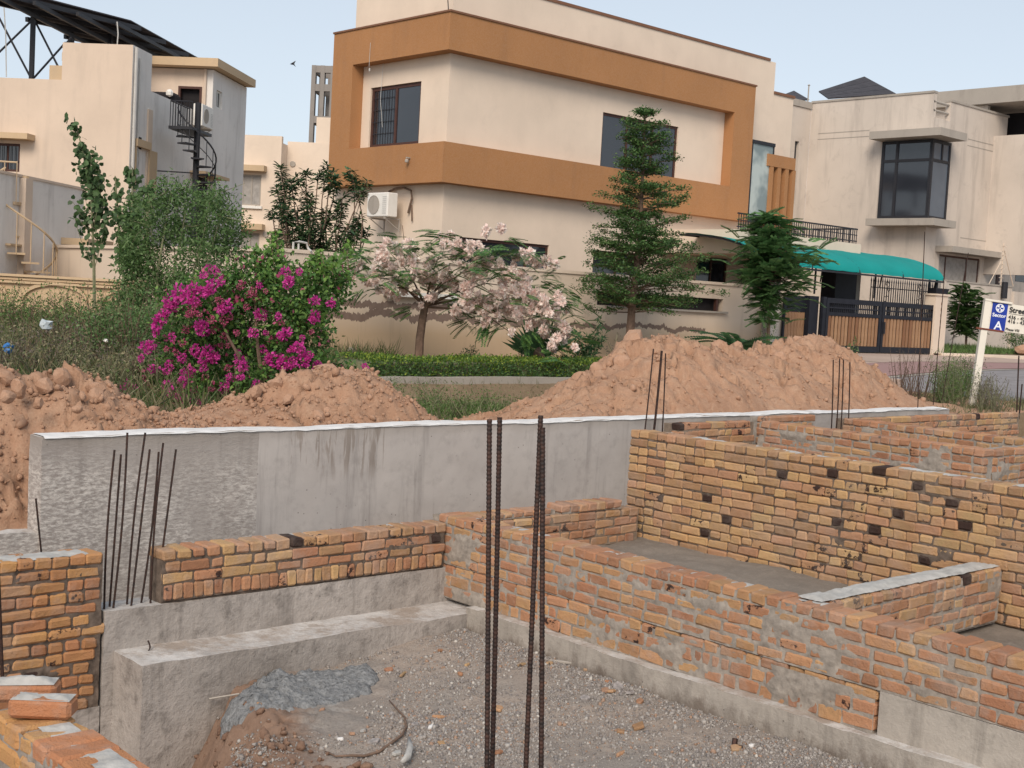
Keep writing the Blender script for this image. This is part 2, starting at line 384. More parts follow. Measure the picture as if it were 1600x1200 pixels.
def brick_mat(name, cols, dark_share, dust, dust_col=(.38, .34, .30), joined=False):
    t = NT(name)
    rnd = t.node('ShaderNodeNewGeometry').outputs['Random Per Island'] if joined else t.node('ShaderNodeObjectInfo').outputs['Random']
    off = t.node('ShaderNodeCombineXYZ'); t.put(off.inputs[0], t.math('MULTIPLY', rnd, 37.0)); t.put(off.inputs[1], t.math('MULTIPLY', rnd, 91.0)); t.put(off.inputs[2], t.math('MULTIPLY', rnd, 53.0))
    v = t.node('ShaderNodeVectorMath', operation='ADD'); t.l.new(t.co, v.inputs[0]); t.l.new(off.outputs[0], v.inputs[1]); P = v.outputs[0]
    r2 = t.math('FRACT', t.math('MULTIPLY', rnd, 17.31))
    stops = [(k/(len(cols)), c) for k, c in enumerate(cols)]
    c = t.ramp(r2, stops, 'CONSTANT')
    hsv = t.node('ShaderNodeHueSaturation'); t.l.new(c, hsv.inputs['Color'])
    t.put(hsv.inputs['Value'], t.math('ADD', .82, t.math('MULTIPLY', t.math('FRACT', t.math('MULTIPLY', rnd, 71.7)), .36)))
    c = hsv.outputs[0]
    n1 = t.noise(9, 6, .7, P); n2 = t.noise(30, 5, .75, P); n3 = t.noise(120, 3, .7, P)
    c = t.mix(t.ramp(n1, [(.36, 0.0), (.66, .55)]), c, t.mix(.5, c, (.50, .22, .12)))
    c = t.mix(t.ramp(n2, [(.55, 0.0), (.8, .45)]), c, (.20, .11, .06))
    # overburnt cores and kiss marks
    full = t.math('LESS_THAN', rnd, dark_share)
    part = t.math('MULTIPLY', t.math('LESS_THAN', t.math('FRACT', t.math('MULTIPLY', rnd, 5.77)), .05 if 'orange' in name else .16), t.ramp(t.noise(13, 4, .7, P), [(.55, 0.0), (.60, 1.0)]))
    bn = t.math('MAXIMUM', full, part)
    c = t.mix(t.math('MULTIPLY', bn, .97), c, t.mix(n2, (.012, .008, .009), (.055, .030, .026)))
    wn_ = t.noise(2.3, 5, .7, t.node('ShaderNodeNewGeometry').outputs['Position'])
    d = t.math('MULTIPLY', t.ramp(t.math('ADD', wn_, t.math('MULTIPLY', t.math('SUBTRACT', n1, .5), .5)), [(.47, 0.0), (.62, 1.0)]), dust)
    c = t.mix(d, c, dust_col)
    b = t.bump(n3, .5, .004); b = t.bump(n2, .8, .010, b); b = t.bump(n1, .6, .025, b)
    return t.out(c, b, .93)
OCH = [(0.445, 0.286, 0.149), (0.406, 0.247, 0.131), (0.465, 0.315, 0.160), (0.396, 0.229, 0.130), (0.435, 0.268, 0.152), (0.359, 0.222, 0.119), (0.464, 0.300, 0.146), (0.406, 0.230, 0.139), (0.303, 0.192, 0.110), (0.436, 0.281, 0.148)]
ORA = [(0.395, 0.210, 0.120), (0.366, 0.186, 0.106), (0.425, 0.253, 0.128), (0.386, 0.205, 0.119), (0.338, 0.166, 0.097), (0.425, 0.262, 0.133), (0.405, 0.224, 0.121), (0.310, 0.164, 0.097), (0.415, 0.239, 0.129), (0.376, 0.195, 0.114)]
M['brick_ochre'] = brick_mat('ochre_brick', OCH, .0, .2); M['brick_ochre_joined'] = brick_mat('ochre_brick_far', OCH, .0, .2, joined=True); M['brick_burnt'] = brick_mat('burnt_brick', OCH, 1.1, .1)
M['brick_orange'] = brick_mat('orange_brick', ORA, .0, .3); M['brick_orange_joined'] = brick_mat('orange_brick_far', ORA, .0, .3, joined=True)
M['brick_mixed'] = brick_mat('mixed_brick', ORA[:5]+OCH[3:8], .0, .3)
M['brick_near'] = brick_mat('near_brick', [(.50, .235, .11), (.49, .27, .11), (.52, .30, .12), (.45, .20, .10)], .0, .35)
M['brick_p'] = brick_mat('brown_brick', [(.43, .23, .10), (.38, .19, .085), (.47, .26, .105), (.36, .17, .085), (.40, .215, .10)], .0, .25)

def dirt(name, a, b, c3, scale=1.0, bump=.7):
    t = NT(name)
    n1 = t.noise(1.3*scale, 6, .68); n2 = t.noise(9*scale, 7, .75, dist=.4); n3 = t.noise(55*scale, 5, .75)
    c = t.mix(t.ramp(n1, [(.32, 0.0), (.68, 1.0)]), a, b)
    c = t.mix(t.ramp(n2, [(.48, 0.0), (.75, .7)]), c, c3)
    c = t.mix(t.ramp(n3, [(.3, .35), (.6, 0.0)]), c, tuple(v*.55 for v in a))
    bb = t.bump(n3, .6, .008); bb = t.bump(n2, bump, .035, bb)
    return t.out(c, bb, .96)
M['dirt'] = dirt('red_earth', (.36, .205, .13), (.46, .285, .19), (.52, .365, .26))
M['clod'] = dirt('clod_earth', (.41, .24, .155), (.49, .305, .21), (.53, .36, .26), 2.0, .6)
M['pit'] = dirt('pit_earth', (.22, .13, .09), (.33, .21, .15), (.36, .24, .17), 1.5, .9)
M['mud'] = dirt('grey_mud', (.20, .175, .15), (.27, .235, .20), (.33, .29, .25), 1.2, .4)
M['field'] = dirt('field_soil', (.17, .12, .075), (.25, .185, .12), (.33, .26, .17), .8, .5)
M['stone'] = simple('gravel_stone', (.30, .275, .265), .85, .45, 30)
t = NT('gravel_mix'); ri = t.node('ShaderNodeNewGeometry').outputs['Random Per Island']
M['gravel'] = t.out(t.ramp(ri, [(0, (.22, .20, .19)), (.3, (.32, .295, .275)), (.55, (.265, .235, .215)), (.76, (.39, .365, .34)), (.90, (.33, .22, .16)), (.975, (.50, .47, .43))], 'CONSTANT'), t.bump(t.noise(60, 3), .3, .004), .9)
# site floor: grey stone dust, red earth darkened for pit shade and cement spills in patches
t = NT('site_floor'); X, Y, Z = t.sep()
n1 = t.noise(.9, 6, .65, dist=.5); n2 = t.noise(7, 7, .75); n3 = t.noise(48, 5, .8); v1 = t.vor(38)
c = t.mix(t.ramp(n1, [(.40, 0.0), (.60, 1.0)]), (.275, .247, .222), (.355, .295, .25))
c = t.mix(t.ramp(n2, [(.5, 0.0), (.72, .6)]), c, (.40, .36, .325))
c = t.mix(t.ramp(v1, [(.0, .5), (.5, 0.0)]), c, (.15, .125, .11))
c = t.mix(t.ramp(t.noise(1.7, 5, .6, t.map((1, 1, 1), (5, 2, 0))), [(.60, 0.0), (.68, .75)]), c, (.42, .40, .38))
red = t.math('MULTIPLY', t.math('SUBTRACT', 5.05, t.math('ADD', X, t.math('ADD', t.math('MULTIPLY', n2, .5), t.math('MULTIPLY', t.math('SUBTRACT', 6.9, Y), .5)))), 4, clamp=True)
c = t.mix(red, c, t.mix(n2, (.19, .115, .08), (.33, .225, .165)))  # red earth, its colour darkened to stand for shade down in the pit
M['floor'] = t.out(c, t.bump(n2, .7, .03, t.bump(n3, .7, .012)), .96)

# rusty bar
t = NT('rusty_steel'); n = t.noise(40, 5, .7)
t.b.inputs['Metallic'].default_value = .35
M['rust'] = t.out(t.mix(t.ramp(n, [(.4, 0.0), (.75, 1.0)]), (.028, .022, .021), (.095, .045, .032)), t.bump(n, .4, .003), .62)
M['rust_red'] = simple('red_rust', (.17, .055, .035), .75, .3, 30)

# foliage
def leaf_mat(name, cols, trans=.25, rough=.55):
    t = NT(name); ri = t.node('ShaderNodeNewGeometry').outputs['Random Per Island']
    c = t.ramp(ri, [(k/len(cols), v) for k, v in enumerate(cols)], 'LINEAR')
    t.b.inputs['Roughness'].default_value = rough; t.b.inputs['Specular IOR Level'].default_value = .35
    t.put(t.b.inputs['Base Color'], c)
    tr = t.node('ShaderNodeBsdfTranslucent'); t.l.new(c, tr.inputs[0])
    mx = t.node('ShaderNodeMixShader'); mx.inputs[0].default_value = trans
    t.l.new(t.b.outputs[0], mx.inputs[1]); t.l.new(tr.outputs[0], mx.inputs[2]); t.l.new(mx.outputs[0], t.n['Material Output'].inputs[0])
    return t.m
M['leaf_bush'] = leaf_mat('bush_leaf', [(.055, .115, .035), (.085, .165, .05), (.115, .20, .065), (.075, .14, .045), (.15, .23, .09)])
M['leaf_dark'] = leaf_mat('dark_leaf', [(.028, .075, .032), (.045, .115, .045), (.075, .17, .06), (.035, .09, .04)])
M['leaf_tiers'] = leaf_mat('tier_leaf', [(.03, .08, .024), (.05, .12, .035), (.085, .17, .048), (.04, .095, .03), (.12, .20, .06)])
M['leaf_feather'] = leaf_mat('feather_leaf', [(.05, .125, .045), (.085, .19, .065), (.125, .26, .09), (.065, .15, .055), (.15, .28, .10)])
M['leaf_boug'] = leaf_mat('bougainvillea_leaf', [(.035, .09, .022), (.06, .15, .035), (.10, .22, .05), (.05, .11, .03), (.17, .30, .07)])
M['leaf_shoot'] = leaf_mat('bright_shoot_leaf', [(.13, .26, .05), (.19, .33, .07), (.10, .20, .05)])
M['leaf_hedge'] = leaf_mat('hedge_leaf', [(.05, .11, .02), (.085, .17, .025), (.16, .25, .035), (.26, .33, .04), (.06, .12, .02)])
M['leaf_cassia'] = leaf_mat('cassia_leaf', [(.06, .15, .045), (.09, .20, .055), (.15, .28, .07), (.05, .12, .045)])
M['leaf_ole'] = leaf_mat('strap_leaf', [(.022, .06, .03), (.035, .085, .04), (.06, .12, .05), (.09, .15, .06)])
M['leaf_pop'] = leaf_mat('poplar_leaf', [(.05, .10, .035), (.075, .14, .05), (.11, .18, .075), (.045, .085, .035)])
M['weed_green'] = leaf_mat('green_weed', [(.07, .13, .03), (.11, .19, .05), (.18, .27, .09), (.06, .11, .03)])
M['weed_dry'] = leaf_mat('dry_weed', [(.17, .15, .08), (.26, .23, .13), (.13, .14, .06), (.33, .29, .18), (.11, .13, .055), (.08, .11, .04)])
M['weed_grey'] = leaf_mat('brown_thicket', [(.10, .085, .07), (.15, .12, .10), (.08, .085, .05), (.19, .16, .13)])
M['magenta'] = leaf_mat('magenta_bract', [(.55, .03, .30), (.68, .05, .38), (.78, .10, .46), (.45, .03, .24), (.62, .06, .36)], .35)
M['magenta_dull'] = leaf_mat('faded_bract', [(.42, .06, .16), (.50, .09, .20), (.36, .05, .14), (.55, .13, .24)], .3)
M['pink'] = leaf_mat('pink_petal', [(.90, .76, .70), (.93, .86, .79), (.84, .60, .55), (.95, .90, .84), (.88, .70, .64)], .35)
M['bark'] = simple('bark', (.17, .115, .085), .9, .3, 12, bump=.6)
M['bark_green'] = simple('green_bark', (.20, .20, .12), .9, .25, 12)

def wood_mat():
    t = NT('gate_wood'); rnd = t.node('ShaderNodeObjectInfo').outputs['Random']
    g = t.noise(14, 5, .65, t.map((4, 4, .35)))
    c = t.ramp(rnd, [(0, (.30, .165, .09)), (.5, (.42, .255, .145)), (1, (.23, .115, .06))])
    c = t.mix(t.ramp(g, [(.42, 0.0), (.7, .6)]), c, (.13, .06, .035))
    return t.out(c, t.bump(g, .3, .004), .6)
M['wood'] = wood_mat()
t = NT('teal_shade_net'); n = t.noise(1.2, 4); w = t.noise(60, 2, .5)
M['teal'] = t.out(t.mix(n, (.0, .215, .20), (.008, .30, .28)), t.bump(w, .2, .01), .7)
M['navy'] = simple('dark_blue_gate_paint', (.014, .016, .024), .55, .2, 6)
M['asphalt'] = simple('asphalt', (.25, .235, .24), .9, .14, 3, bump=.2)
M['paving'] = plaster('driveway_paving', (.45, .34, .28), stain=(.25, .18, .15), amt=.7)
M['red_paving'] = plaster('red_paving', (.32, .19, .18), stain=(.24, .14, .14), amt=.5)
M['sign_white'] = simple('sign_white', (.70, .66, .58), .5, .06, 4)
M['sign_blue'] = simple('sign_blue', (.012, .04, .30), .5, .15, 5)
M['sign_ink'] = simple('sign_ink', (.02, .02, .02), .6)
M['sign_light'] = simple('sign_pale_print', (.75, .78, .85), .6, .03)
M['solar'] = simple('solar_back', (.045, .04, .045), .6, .3, 3)
M['yellow'] = simple('yellow_paper', (.75, .62, .05), .7)
M['bag'] = simple('plastic_bag', (.42, .47, .50), .4, .2)
M['blue_bag'] = simple('blue_plastic', (.04, .17, .45), .4, .2)
# ================================================================== THE BUILDING SITE
def brick_mesh(name, L, D, H, mat, seed, rough=.0095):
    rg = random.Random(seed); b = MB(); b.box(-L/2, L/2, 0, D, 0, H)
    b.v = [(x+rg.uniform(-rough, rough), y+rg.uniform(-rough*.6, rough*.6), z+rg.uniform(-rough*.7, rough*.7)) for x, y, z in b.v]
    return b.mesh(name, mat, bevel=rg.uniform(.009, .019))
POOL = {}
def pool(mat, kind, H):
    k = (mat, kind, H)
    if k not in POOL:
        L, D = {'stretcher': (.226, .108), 'header': (.112, .222), 'bat': (.169, .108), 'upright': (.073, .108), 'half': (.112, .108), 'wide': (.118, .222)}[kind]
        POOL[k] = [brick_mesh('brick', L, D, H, M[mat], hash(kind) % 1 + i*13+len(POOL)*101) for i in range(6)]
    return random.choice(POOL[k])
def course_layout(kind, length, first=None):
    """a list of (kind, centre) along the wall, with 8 to 14 mm joints"""
    out = []; p = 0.0; n = 0
    while p < length-.04:
        if kind == 'header': k = 'header'
        elif kind == 'stretcher': k = 'stretcher' if random.random() > .12 else 'half'
        elif kind == 'upright': k = 'upright'
        elif kind == 'tall': k = random.choice(['stretcher', 'bat', 'upright', 'upright', 'half'])
        elif kind == 'heads': k = 'half' if random.random() > .16 else 'stretcher'
        elif kind == 'long': k = random.choices(['stretcher', 'half', 'bat'], [.78, .16, .06])[0]
        else: k = random.choices(['stretcher', 'half', 'bat'], [.5, .42, .08])[0]
        L = {'stretcher': .222, 'header': .108, 'bat': .165, 'upright': .070, 'half': .108}[k]
        if n == 0 and first: L = first; k = {.222: 'stretcher', .108: 'header' if kind == 'header' else 'half', .165: 'bat'}[first]
        if p+L > length+.03:
            if length-p > .09 and kind != 'header': k = 'half'; L = .108
            else: break
        out.append((k, p+L/2)); p += L+random.uniform(.006, .014); n += 1
    return out
def brick_wall(name, label, axis, a0, a1, face, ztop, courses, mat, group='brick walls of the new foundations', thick=.228, mortar='mortar', smear=0.0, recess=.012,
               ragged=(0, 0), limit=300, zr=.0025, top_skip=None, flip=False, res=.014, burnt=None):
    """axis 'X': runs along X, front at Y=face looking to -Y; axis 'Y': runs along Y, front at X=face looking to -X. courses from the top: (height, kind)"""
    if burnt is None: burnt = {'brick_ochre': .075, 'brick_mixed': .055, 'brick_p': .07}.get(mat, 0)
    L = a1-a0
    loc = (a0, face, ztop-sum(c[0] for c in courses)) if axis == 'X' else (face, a1 if flip else a0, ztop-sum(c[0] for c in courses))
    root = thing(name, label, 'brick wall', loc, group)
    rot = 0.0 if axis == 'X' else -math.pi/2
    z = ztop; k = 0; rest = []
    for ci, (h, kind) in enumerate(courses):
        z -= h
        off0 = random.uniform(0, ragged[0]) if ci else 0; off1 = random.uniform(0, ragged[1]) if ci else 0
        for kd, c in course_layout(kind, L-off0-off1):
            c = off0+c
            if top_skip and ci == 0 and top_skip(a0+c if not flip else a1-c): continue
            q = a0+c if not flip else a1-c
            bt = kd in ('half', 'header') and random.random() < burnt
            me = pool('brick_burnt' if bt else mat, kd, round(h-.008, 3))
            o = bpy.data.objects.new('brick', me)
            d = face+random.uniform(-.004, .005)
            wz = z+.004+random.uniform(-zr, zr)
            wp = (q, d, wz) if axis == 'X' else (d, q, wz)
            o.rotation_euler = (random.gauss(0, .008), random.gauss(0, .010), rot+random.gauss(0, .012)+(math.pi if False else 0))
            if kd in ('upright',): pass
            o.location = [wp[i]-loc[i] for i in range(3)]
            k += 1
            rest.append((o, wp, bt))
    rest.sort(key=lambda t: np.linalg.norm(np.array(t[1])-EYE)-(50 if t[2] else 0))
    extra = []
    for i, (o, wp, bt) in enumerate(rest):
        if i < limit: COL.objects.link(o); o.parent = root
        else: extra.append(o)
    if extra:
        V = []; Fc = []; n = 0; b = MB()
        for o in extra:
            Mx = Matrix.Translation(o.location) @ o.rotation_euler.to_matrix().to_4x4()
            b.add([Mx @ v.co for v in o.data.vertices], [tuple(p.vertices) for p in o.data.polygons])
        me = b.mesh('far_bricks', M.get(mat+'_joined', M[mat])); o2 = bpy.data.objects.new('far_bricks', me); COL.objects.link(o2); o2.parent = root; o2['kind'] = 'stuff'
        for o in extra: bpy.data.objects.remove(o)
    # mortar: a rough sheet in the joints and the core behind it
    H = sum(c[0] for c in courses)
    xs = np.arange(a0+.004, a1-.004, res); zs = np.arange(ztop-H, ztop-.014, res)
    A, Zz = np.meshgrid(xs, zs, indexing='ij')
    n1 = fbm(A*3.1, Zz*6, oct=3, seed=3+int(abs(face)*10)); n2 = vn(A*45, Zz*45, seed=9)
    rec = recess-.004*n2-np.clip(n1-.15, 0, 1)*.025
    if smear: rec = rec-smear*np.clip(n1+.12, 0, .5)-.003*vn(A*20, Zz*20, seed=5)*(n1 > -.1)
    rec = np.clip(rec, -.012, .03)
    if axis == 'X': V = np.stack([A.ravel(), (face+rec).ravel(), Zz.ravel()], 1)
    else: V = np.stack([(face+rec).ravel(), A.ravel(), Zz.ravel()], 1)
    Fq = grid_faces(len(xs), len(zs)); Fq = Fq[:, ::-1] if axis == 'Y' else Fq
    link('mortar_joints', mesh_np('mortar_joints', V, Fq, M[mortar], True), root)
    b = MB()
    if axis == 'X': b.box(a0+.012, a1-.012, face+.03, face+thick-.012, ztop-H-.02, ztop-.016)
    else: b.box(face+.03, face+thick-.012, a0+.012, a1-.012, ztop-H-.02, ztop-.016)
    b.build('wall_core', M[mortar], root)
    return root
def topping(parent, name, x0, x1, y0, y1, z, mat='mortar_pale', amt=.02, cov=.0, seed=1, res=.015, lift=0.0):
    """trowelled mortar lying on a wall top"""
    xs = np.arange(x0, x1, res); ys = np.arange(y0, y1, res); X, Y = np.meshgrid(xs, ys, indexing='ij')
    n = fbm(X*5+seed, Y*5, oct=4, seed=seed)
    ed = np.minimum(np.minimum(X-x0, x1-X), np.minimum(Y-y0, y1-Y)); ed = np.clip(ed/.05, 0, 1)
    Z = z-.006+np.clip((n+cov)*amt*2.2, 0, amt)*(.3+.7*ed)+.003*vn(X*40, Y*40, seed=seed)+lift
    Z = np.where(n+cov+ed*.3 < 0, z-.02, Z)
    link(name, mesh_np(name, np.stack([X.ravel(), Y.ravel(), Z.ravel()], 1), grid_faces(len(xs), len(ys)), M[mat], True), parent)
C = .0825
# L: low wall in front of the retaining wall, left of the long wall
wL = brick_wall('low_brick_wall', 'low four-course orange brick wall on the grey beam, right of the eight thin bars', 'X', 4.37, 6.965, 8.28, 1.10,
                [(C, 'header'), (C, 'long'), (C, 'long'), (.118, 'upright')], 'brick_mixed', ragged=(.04, 0), mortar='mortar_gap', recess=.014)
topping(wL, 'mortar_spill', 5.2, 6.9, 8.42, 8.52, 1.09, cov=.0, amt=.012, seed=4)
# P: wall at the left edge of the picture
wP = brick_wall('left_brick_wall', 'brown brick wall at the left edge of the photo, left of the eight thin rusty bars', 'X', 2.4, 3.94, 8.28, 1.13,
                [(C, 'header'), (C, 'stretcher'), (C, 'mix'), (C, 'heads'), (C, 'stretcher'), (C, 'mix'), (C, 'mix'), (C, 'mix'), (C, 'stretcher'), (C, 'mix'), (C, 'mix'), (C, 'mix'), (C, 'mix')], 'brick_p', ragged=(0, .03), mortar='mortar_gap', recess=.016)
topping(wP, 'mortar_bed', 2.6, 3.85, 8.30, 8.50, 1.125, cov=.25, amt=.014, seed=6)
# M: long wall running towards the camera on the right
M_Y0, M_Y1, MX = 1.6, 8.50, 6.97
mc = [(C, 'header'), (C, 'stretcher'), (C, 'mix'), (C, 'long'), (C, 'mix')]
wM = brick_wall('long_brick_wall', 'long orange brick wall with smeared mortar, running above the concrete ledge to the right edge', 'Y', M_Y0, M_Y1, MX, 1.165, mc,
                'brick_orange', smear=.009, recess=.010, limit=300)
wM2 = brick_wall('brick_wall_foot', 'two lowest courses of big orange bricks between the long wall and the concrete ledge', 'Y', 4.17, M_Y1, MX+.002, 1.165-5*C-.001,
                 [(C, 'mix'), (.098, 'tall'), (.098, 'long')], 'brick_orange', smear=.013, recess=.008)
topping(wM, 'mortar_spill', 7.07, 7.19, 4.6, 8.2, 1.16, cov=.02, amt=.012, seed=9)
# concrete plinth block under the right-hand part of the long wall
def rough_block(name, label, cat, x0, x1, y0, y1, z0, z1, mat, amp=.012, res=.035, parent=None, kind=None, frame=W, group=None, sag=0.0, seed=2):
    """cast concrete body with uneven faces and a soft irregular top edge"""
    V = []; Fc = []; n = 0
    def sheet(P, Q, nu, nv, nrm):
        nonlocal n
        u = np.linspace(0, 1, max(2, int(nu/res)+2)); v = np.linspace(0, 1, max(2, int(nv/res)+2)); U, Vv = np.meshgrid(u, v, indexing='ij')
        pts = P[None, None]+U[..., None]*Q[0]+Vv[..., None]*Q[1]
        x, y, z = pts[..., 0], pts[..., 1], pts[..., 2]
        d = fbm(x*2.3+y*1.7, z*2.3+y, x*1.1, 4, seed)*amp*1.2+vn(x*17+seed, y*17, z*17, seed)*amp*.25
        dz = vn(x*1.4, y*1.4, seed=seed+5)*amp*.8+vn(x*9, y*9, seed=seed+8)*amp*.35
        top = sstep(z, z1-.02, z1)
        # keep shared edges closed: same displacement field applied in all three axes
        pts = pts+np.stack([d, d*.8, dz*top-sag*top*0], -1)
        V.append(pts.reshape(-1, 3)); f = grid_faces(len(u), len(v))+n; Fc.append(f if nrm else f[:, ::-1]); n += U.size
    a = np.array
    sheet(a([x0, y0, z0]), (a([x1-x0, 0, 0.]), a([0, 0, z1-z0])), x1-x0, z1-z0, True)     # front -Y
    sheet(a([x0, y0, z0]), (a([0, y1-y0, 0.]), a([0, 0, z1-z0])), y1-y0, z1-z0, False)    # -X
    sheet(a([x1, y0, z0]), (a([0, y1-y0, 0.]), a([0, 0, z1-z0])), y1-y0, z1-z0, True)
    sheet(a([x0, y1, z0]), (a([x1-x0, 0, 0.]), a([0, 0, z1-z0])), x1-x0, z1-z0, False)
    sheet(a([x0, y0, z1]), (a([x1-x0, 0, 0.]), a([0, y1-y0, 0.])), x1-x0, y1-y0, True)
    me = mesh_np(name, np.concatenate(V), np.concatenate(Fc), M[mat], True)
    me.polygons.foreach_set('use_smooth', np.ones(len(me.polygons), bool))
    o = link(name, me, parent, frame)
    return tag(o, label, cat, group, kind)
rough_block('plinth_block', 'pale concrete block under the right end of the long orange wall', 'concrete block', MX+.006, MX+.22, 1.6, 4.14, .30, .748, 'conc_ledge', .006, seed=12)
rough_block('concrete_ledge', 'low concrete ledge along the foot of the long orange brick wall', 'concrete ledge', 6.875, 7.2, 1.6, 7.88, -.3, .485, 'conc_ledge', .018, seed=21)
rough_block('pit_side_wall', 'rough concrete footing under the brown brick wall at the left edge', 'concrete footing', 2.2, 3.95, 8.30, 8.52, -1.3, .055, 'conc', .015, seed=29)
rough_block('concrete_step', 'wide grey concrete step block below the low wall, short bar on its top', 'concrete step', 4.03, 7.05, 7.86, 8.34, -1.3, .43, 'conc', .013, seed=31)
rough_block('foundation_beam', 'grey concrete foundation beam under the low brick wall and the rebar gap', 'concrete beam', 3.955, 7.18, 8.29, 8.56, -1.3, .715, 'conc', .010, seed=41)
# K: the long retaining wall
KY = 9.66
k0 = at(67, 680, y=KY)
rough_block('retaining_wall', 'long grey concrete retaining wall with a white crust on top, before the earth heaps', 'concrete wall',
            k0[0], 17.6, KY, KY+.24, -.2, 1.755, 'conc_k', .016, res=.05, seed=51)
# white cement crust lying along its crown
xs = np.arange(k0[0]+.01, 17.55, .03); ys = np.linspace(KY-.012, KY+.235, 8); X, Y = np.meshgrid(xs, ys, indexing='ij')
d = fbm(X*2.3+KY*1.7, 1.75*2.3+KY, X*1.1, 4, 51)*.016*1.2
n = fbm(X*4, Y*4, oct=4, seed=8)
Z = 1.762+.011*n+vn(X*1.4, Y*1.4, seed=56)*.0128; Z = np.where(Y < KY+.004, Z-.012-.006*np.clip(vn(X*7, X*0, seed=4), 0, 1), Z)
ck = link('cement_crust', mesh_np('cement_crust', np.stack([X.ravel(), (Y+d).ravel(), Z.ravel()], 1), grid_faces(len(xs), len(ys)), M['white_crust'], True)); tag(ck, 'white cement crust lying on top of the long retaining wall', 'cement crust')
# low stub of concrete at its broken left foot
rough_block('concrete_stub', 'low broken concrete stub at the left foot of the retaining wall', 'concrete stub', 2.6, k0[0]-.01, KY+.01, KY+.2, -.2, 1.02, 'conc_k', .03, seed=61)
# Q: stub wall behind the long wall
wQ = brick_wall('stub_brick_wall', 'stub of orange brick wall behind the far end of the long wall, stepped up in the middle', 'X', 7.21, 9.44, 8.33, 1.06,
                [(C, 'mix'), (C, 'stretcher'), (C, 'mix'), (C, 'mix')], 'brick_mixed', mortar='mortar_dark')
brick_wall('brick_course', 'short top row of orange bricks laid on the middle of the stub wall', 'X', 8.37, 9.18, 8.33, 1.145, [(C, 'header')], 'brick_orange')
brick_wall('brick_course', 'short row of pale orange bricks on the left part of the stub wall', 'X', 7.22, 8.33, 8.36, 1.12, [(.06, 'header')], 'brick_orange')
# N: the big ochre wall
NX = 9.5
nc = [(C, 'header')]+[(C, k) for k in ('mix', 'heads', 'mix', 'heads', 'stretcher', 'heads', 'stretcher', 'heads', 'stretcher', 'heads', 'stretcher', 'mix')]
wN = brick_wall('tall_brick_wall', 'tall ochre brick wall of thirteen courses with scattered black overburnt bricks', 'Y', 2.0, 8.58, NX, 1.79, nc, 'brick_ochre', limit=300, ragged=(0, .06), mortar='mortar_gap', recess=.017, flip=True)
topping(wN, 'mortar_bed', NX+.10, NX+.225, 2.2, 8.3, 1.785, 'mortar_pale', .016, .18, seed=14)
# R: cross wall with a thick mortar bed
wR = brick_wall('cross_brick_wall', 'low cross wall between the long and the tall wall, its top buried under grey mortar', 'X', 7.21, 9.47, 4.65, 1.165,
                [(C, 'header'), (C, 'mix'), (C, 'mix'), (C, 'heads'), (C, 'mix')], 'brick_mixed', mortar='mortar')
topping(wR, 'mortar_bed', 7.10, 9.47, 4.68, 4.87, 1.168, 'mortar_pale', .03, .45, seed=15)
# behind the tall wall
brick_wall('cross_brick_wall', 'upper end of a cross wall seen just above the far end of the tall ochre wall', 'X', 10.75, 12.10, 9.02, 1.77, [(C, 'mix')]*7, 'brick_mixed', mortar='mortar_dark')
wU = brick_wall('rear_brick_wall', 'orange brick wall behind the tall ochre wall, running parallel to it', 'Y', 6.25, 9.0, 12.12, 1.775, [(C, 'header')]+[(C, 'stretcher')]*7, 'brick_orange', mortar='mortar', smear=.015)
brick_wall('rear_brick_wall', 'end of the rear wall turning to the right edge of the photo', 'X', 12.36, 15.5, 6.27, 1.76, [(C, 'mix')]*7, 'brick_orange', mortar='mortar', smear=.02)
brick_wall('cross_brick_wall', 'short brick wall end behind the rear wall, left of the four thin bars', 'X', 12.40, 13.42, 9.12, 1.80, [(C, 'mix')]*7, 'brick_mixed')
brick_wall('rear_brick_wall', 'farther low brick wall just right of the four thin bars', 'Y', 5.2, 8.62, 13.46, 1.80, [(C, 'header')]+[(C, 'mix')]*6, 'brick_orange')
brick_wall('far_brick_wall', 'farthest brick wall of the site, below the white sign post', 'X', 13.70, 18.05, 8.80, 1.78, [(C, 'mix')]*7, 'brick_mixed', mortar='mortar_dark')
# S: near wall in the lower left corner
SXF = 1.80
wS = brick_wall('near_brick_wall', 'near brick wall in the lower left corner, topped with grey mortar', 'Y', 2.2, 4.72, SXF, 1.40, [(C, 'header')]+[(C, 'mix')]*5, 'brick_near', smear=.02, recess=.007, zr=.005, res=.01)
topping(wS, 'mortar_bed', SXF+.07, SXF+.19, 3.2, 4.42, 1.398, 'mortar_pale', .012, .12, seed=25, res=.008)
def loose_brick(label, c, rz, rx=0, ry=0, L=.225, mat='brick_near', mort=True, seed=0):
    t_ = thing('loose_brick', label, 'brick', c, 'loose bricks on the near wall')
    t_.rotation_euler = (rx, ry, rz)
    o = bpy.data.objects.new('brick_body', brick_mesh('brick_body', L, .108, .072, M[mat], 900+seed, .005)); COL.objects.link(o); o.parent = t_
    if mort:
        xs = np.linspace(-L/2+.008, L/2-.008, 34); ys = np.linspace(.006, .10, 18); X, Y = np.meshgrid(xs, ys, indexing='ij')
        n = fbm(X*14+seed, Y*14, oct=4, seed=seed+3); ed = np.clip(np.minimum(np.minimum(X-xs[0], xs[-1]-X), np.minimum(Y-ys[0], ys[-1]-Y))/.03, 0, 1)
        Z = .069+np.clip(n*.022+.014, 0, .03)*ed
        o = link('mortar_lump', mesh_np('mortar_lump', np.stack([X.ravel(), Y.ravel(), Z.ravel()], 1), grid_faces(34, 18), M['mortar_pale'], True)); o.parent = t_; o.matrix_local = Matrix()
c = at(60, 1124, z=1.405)
vr = math.atan2(_r0[1], _r0[0])
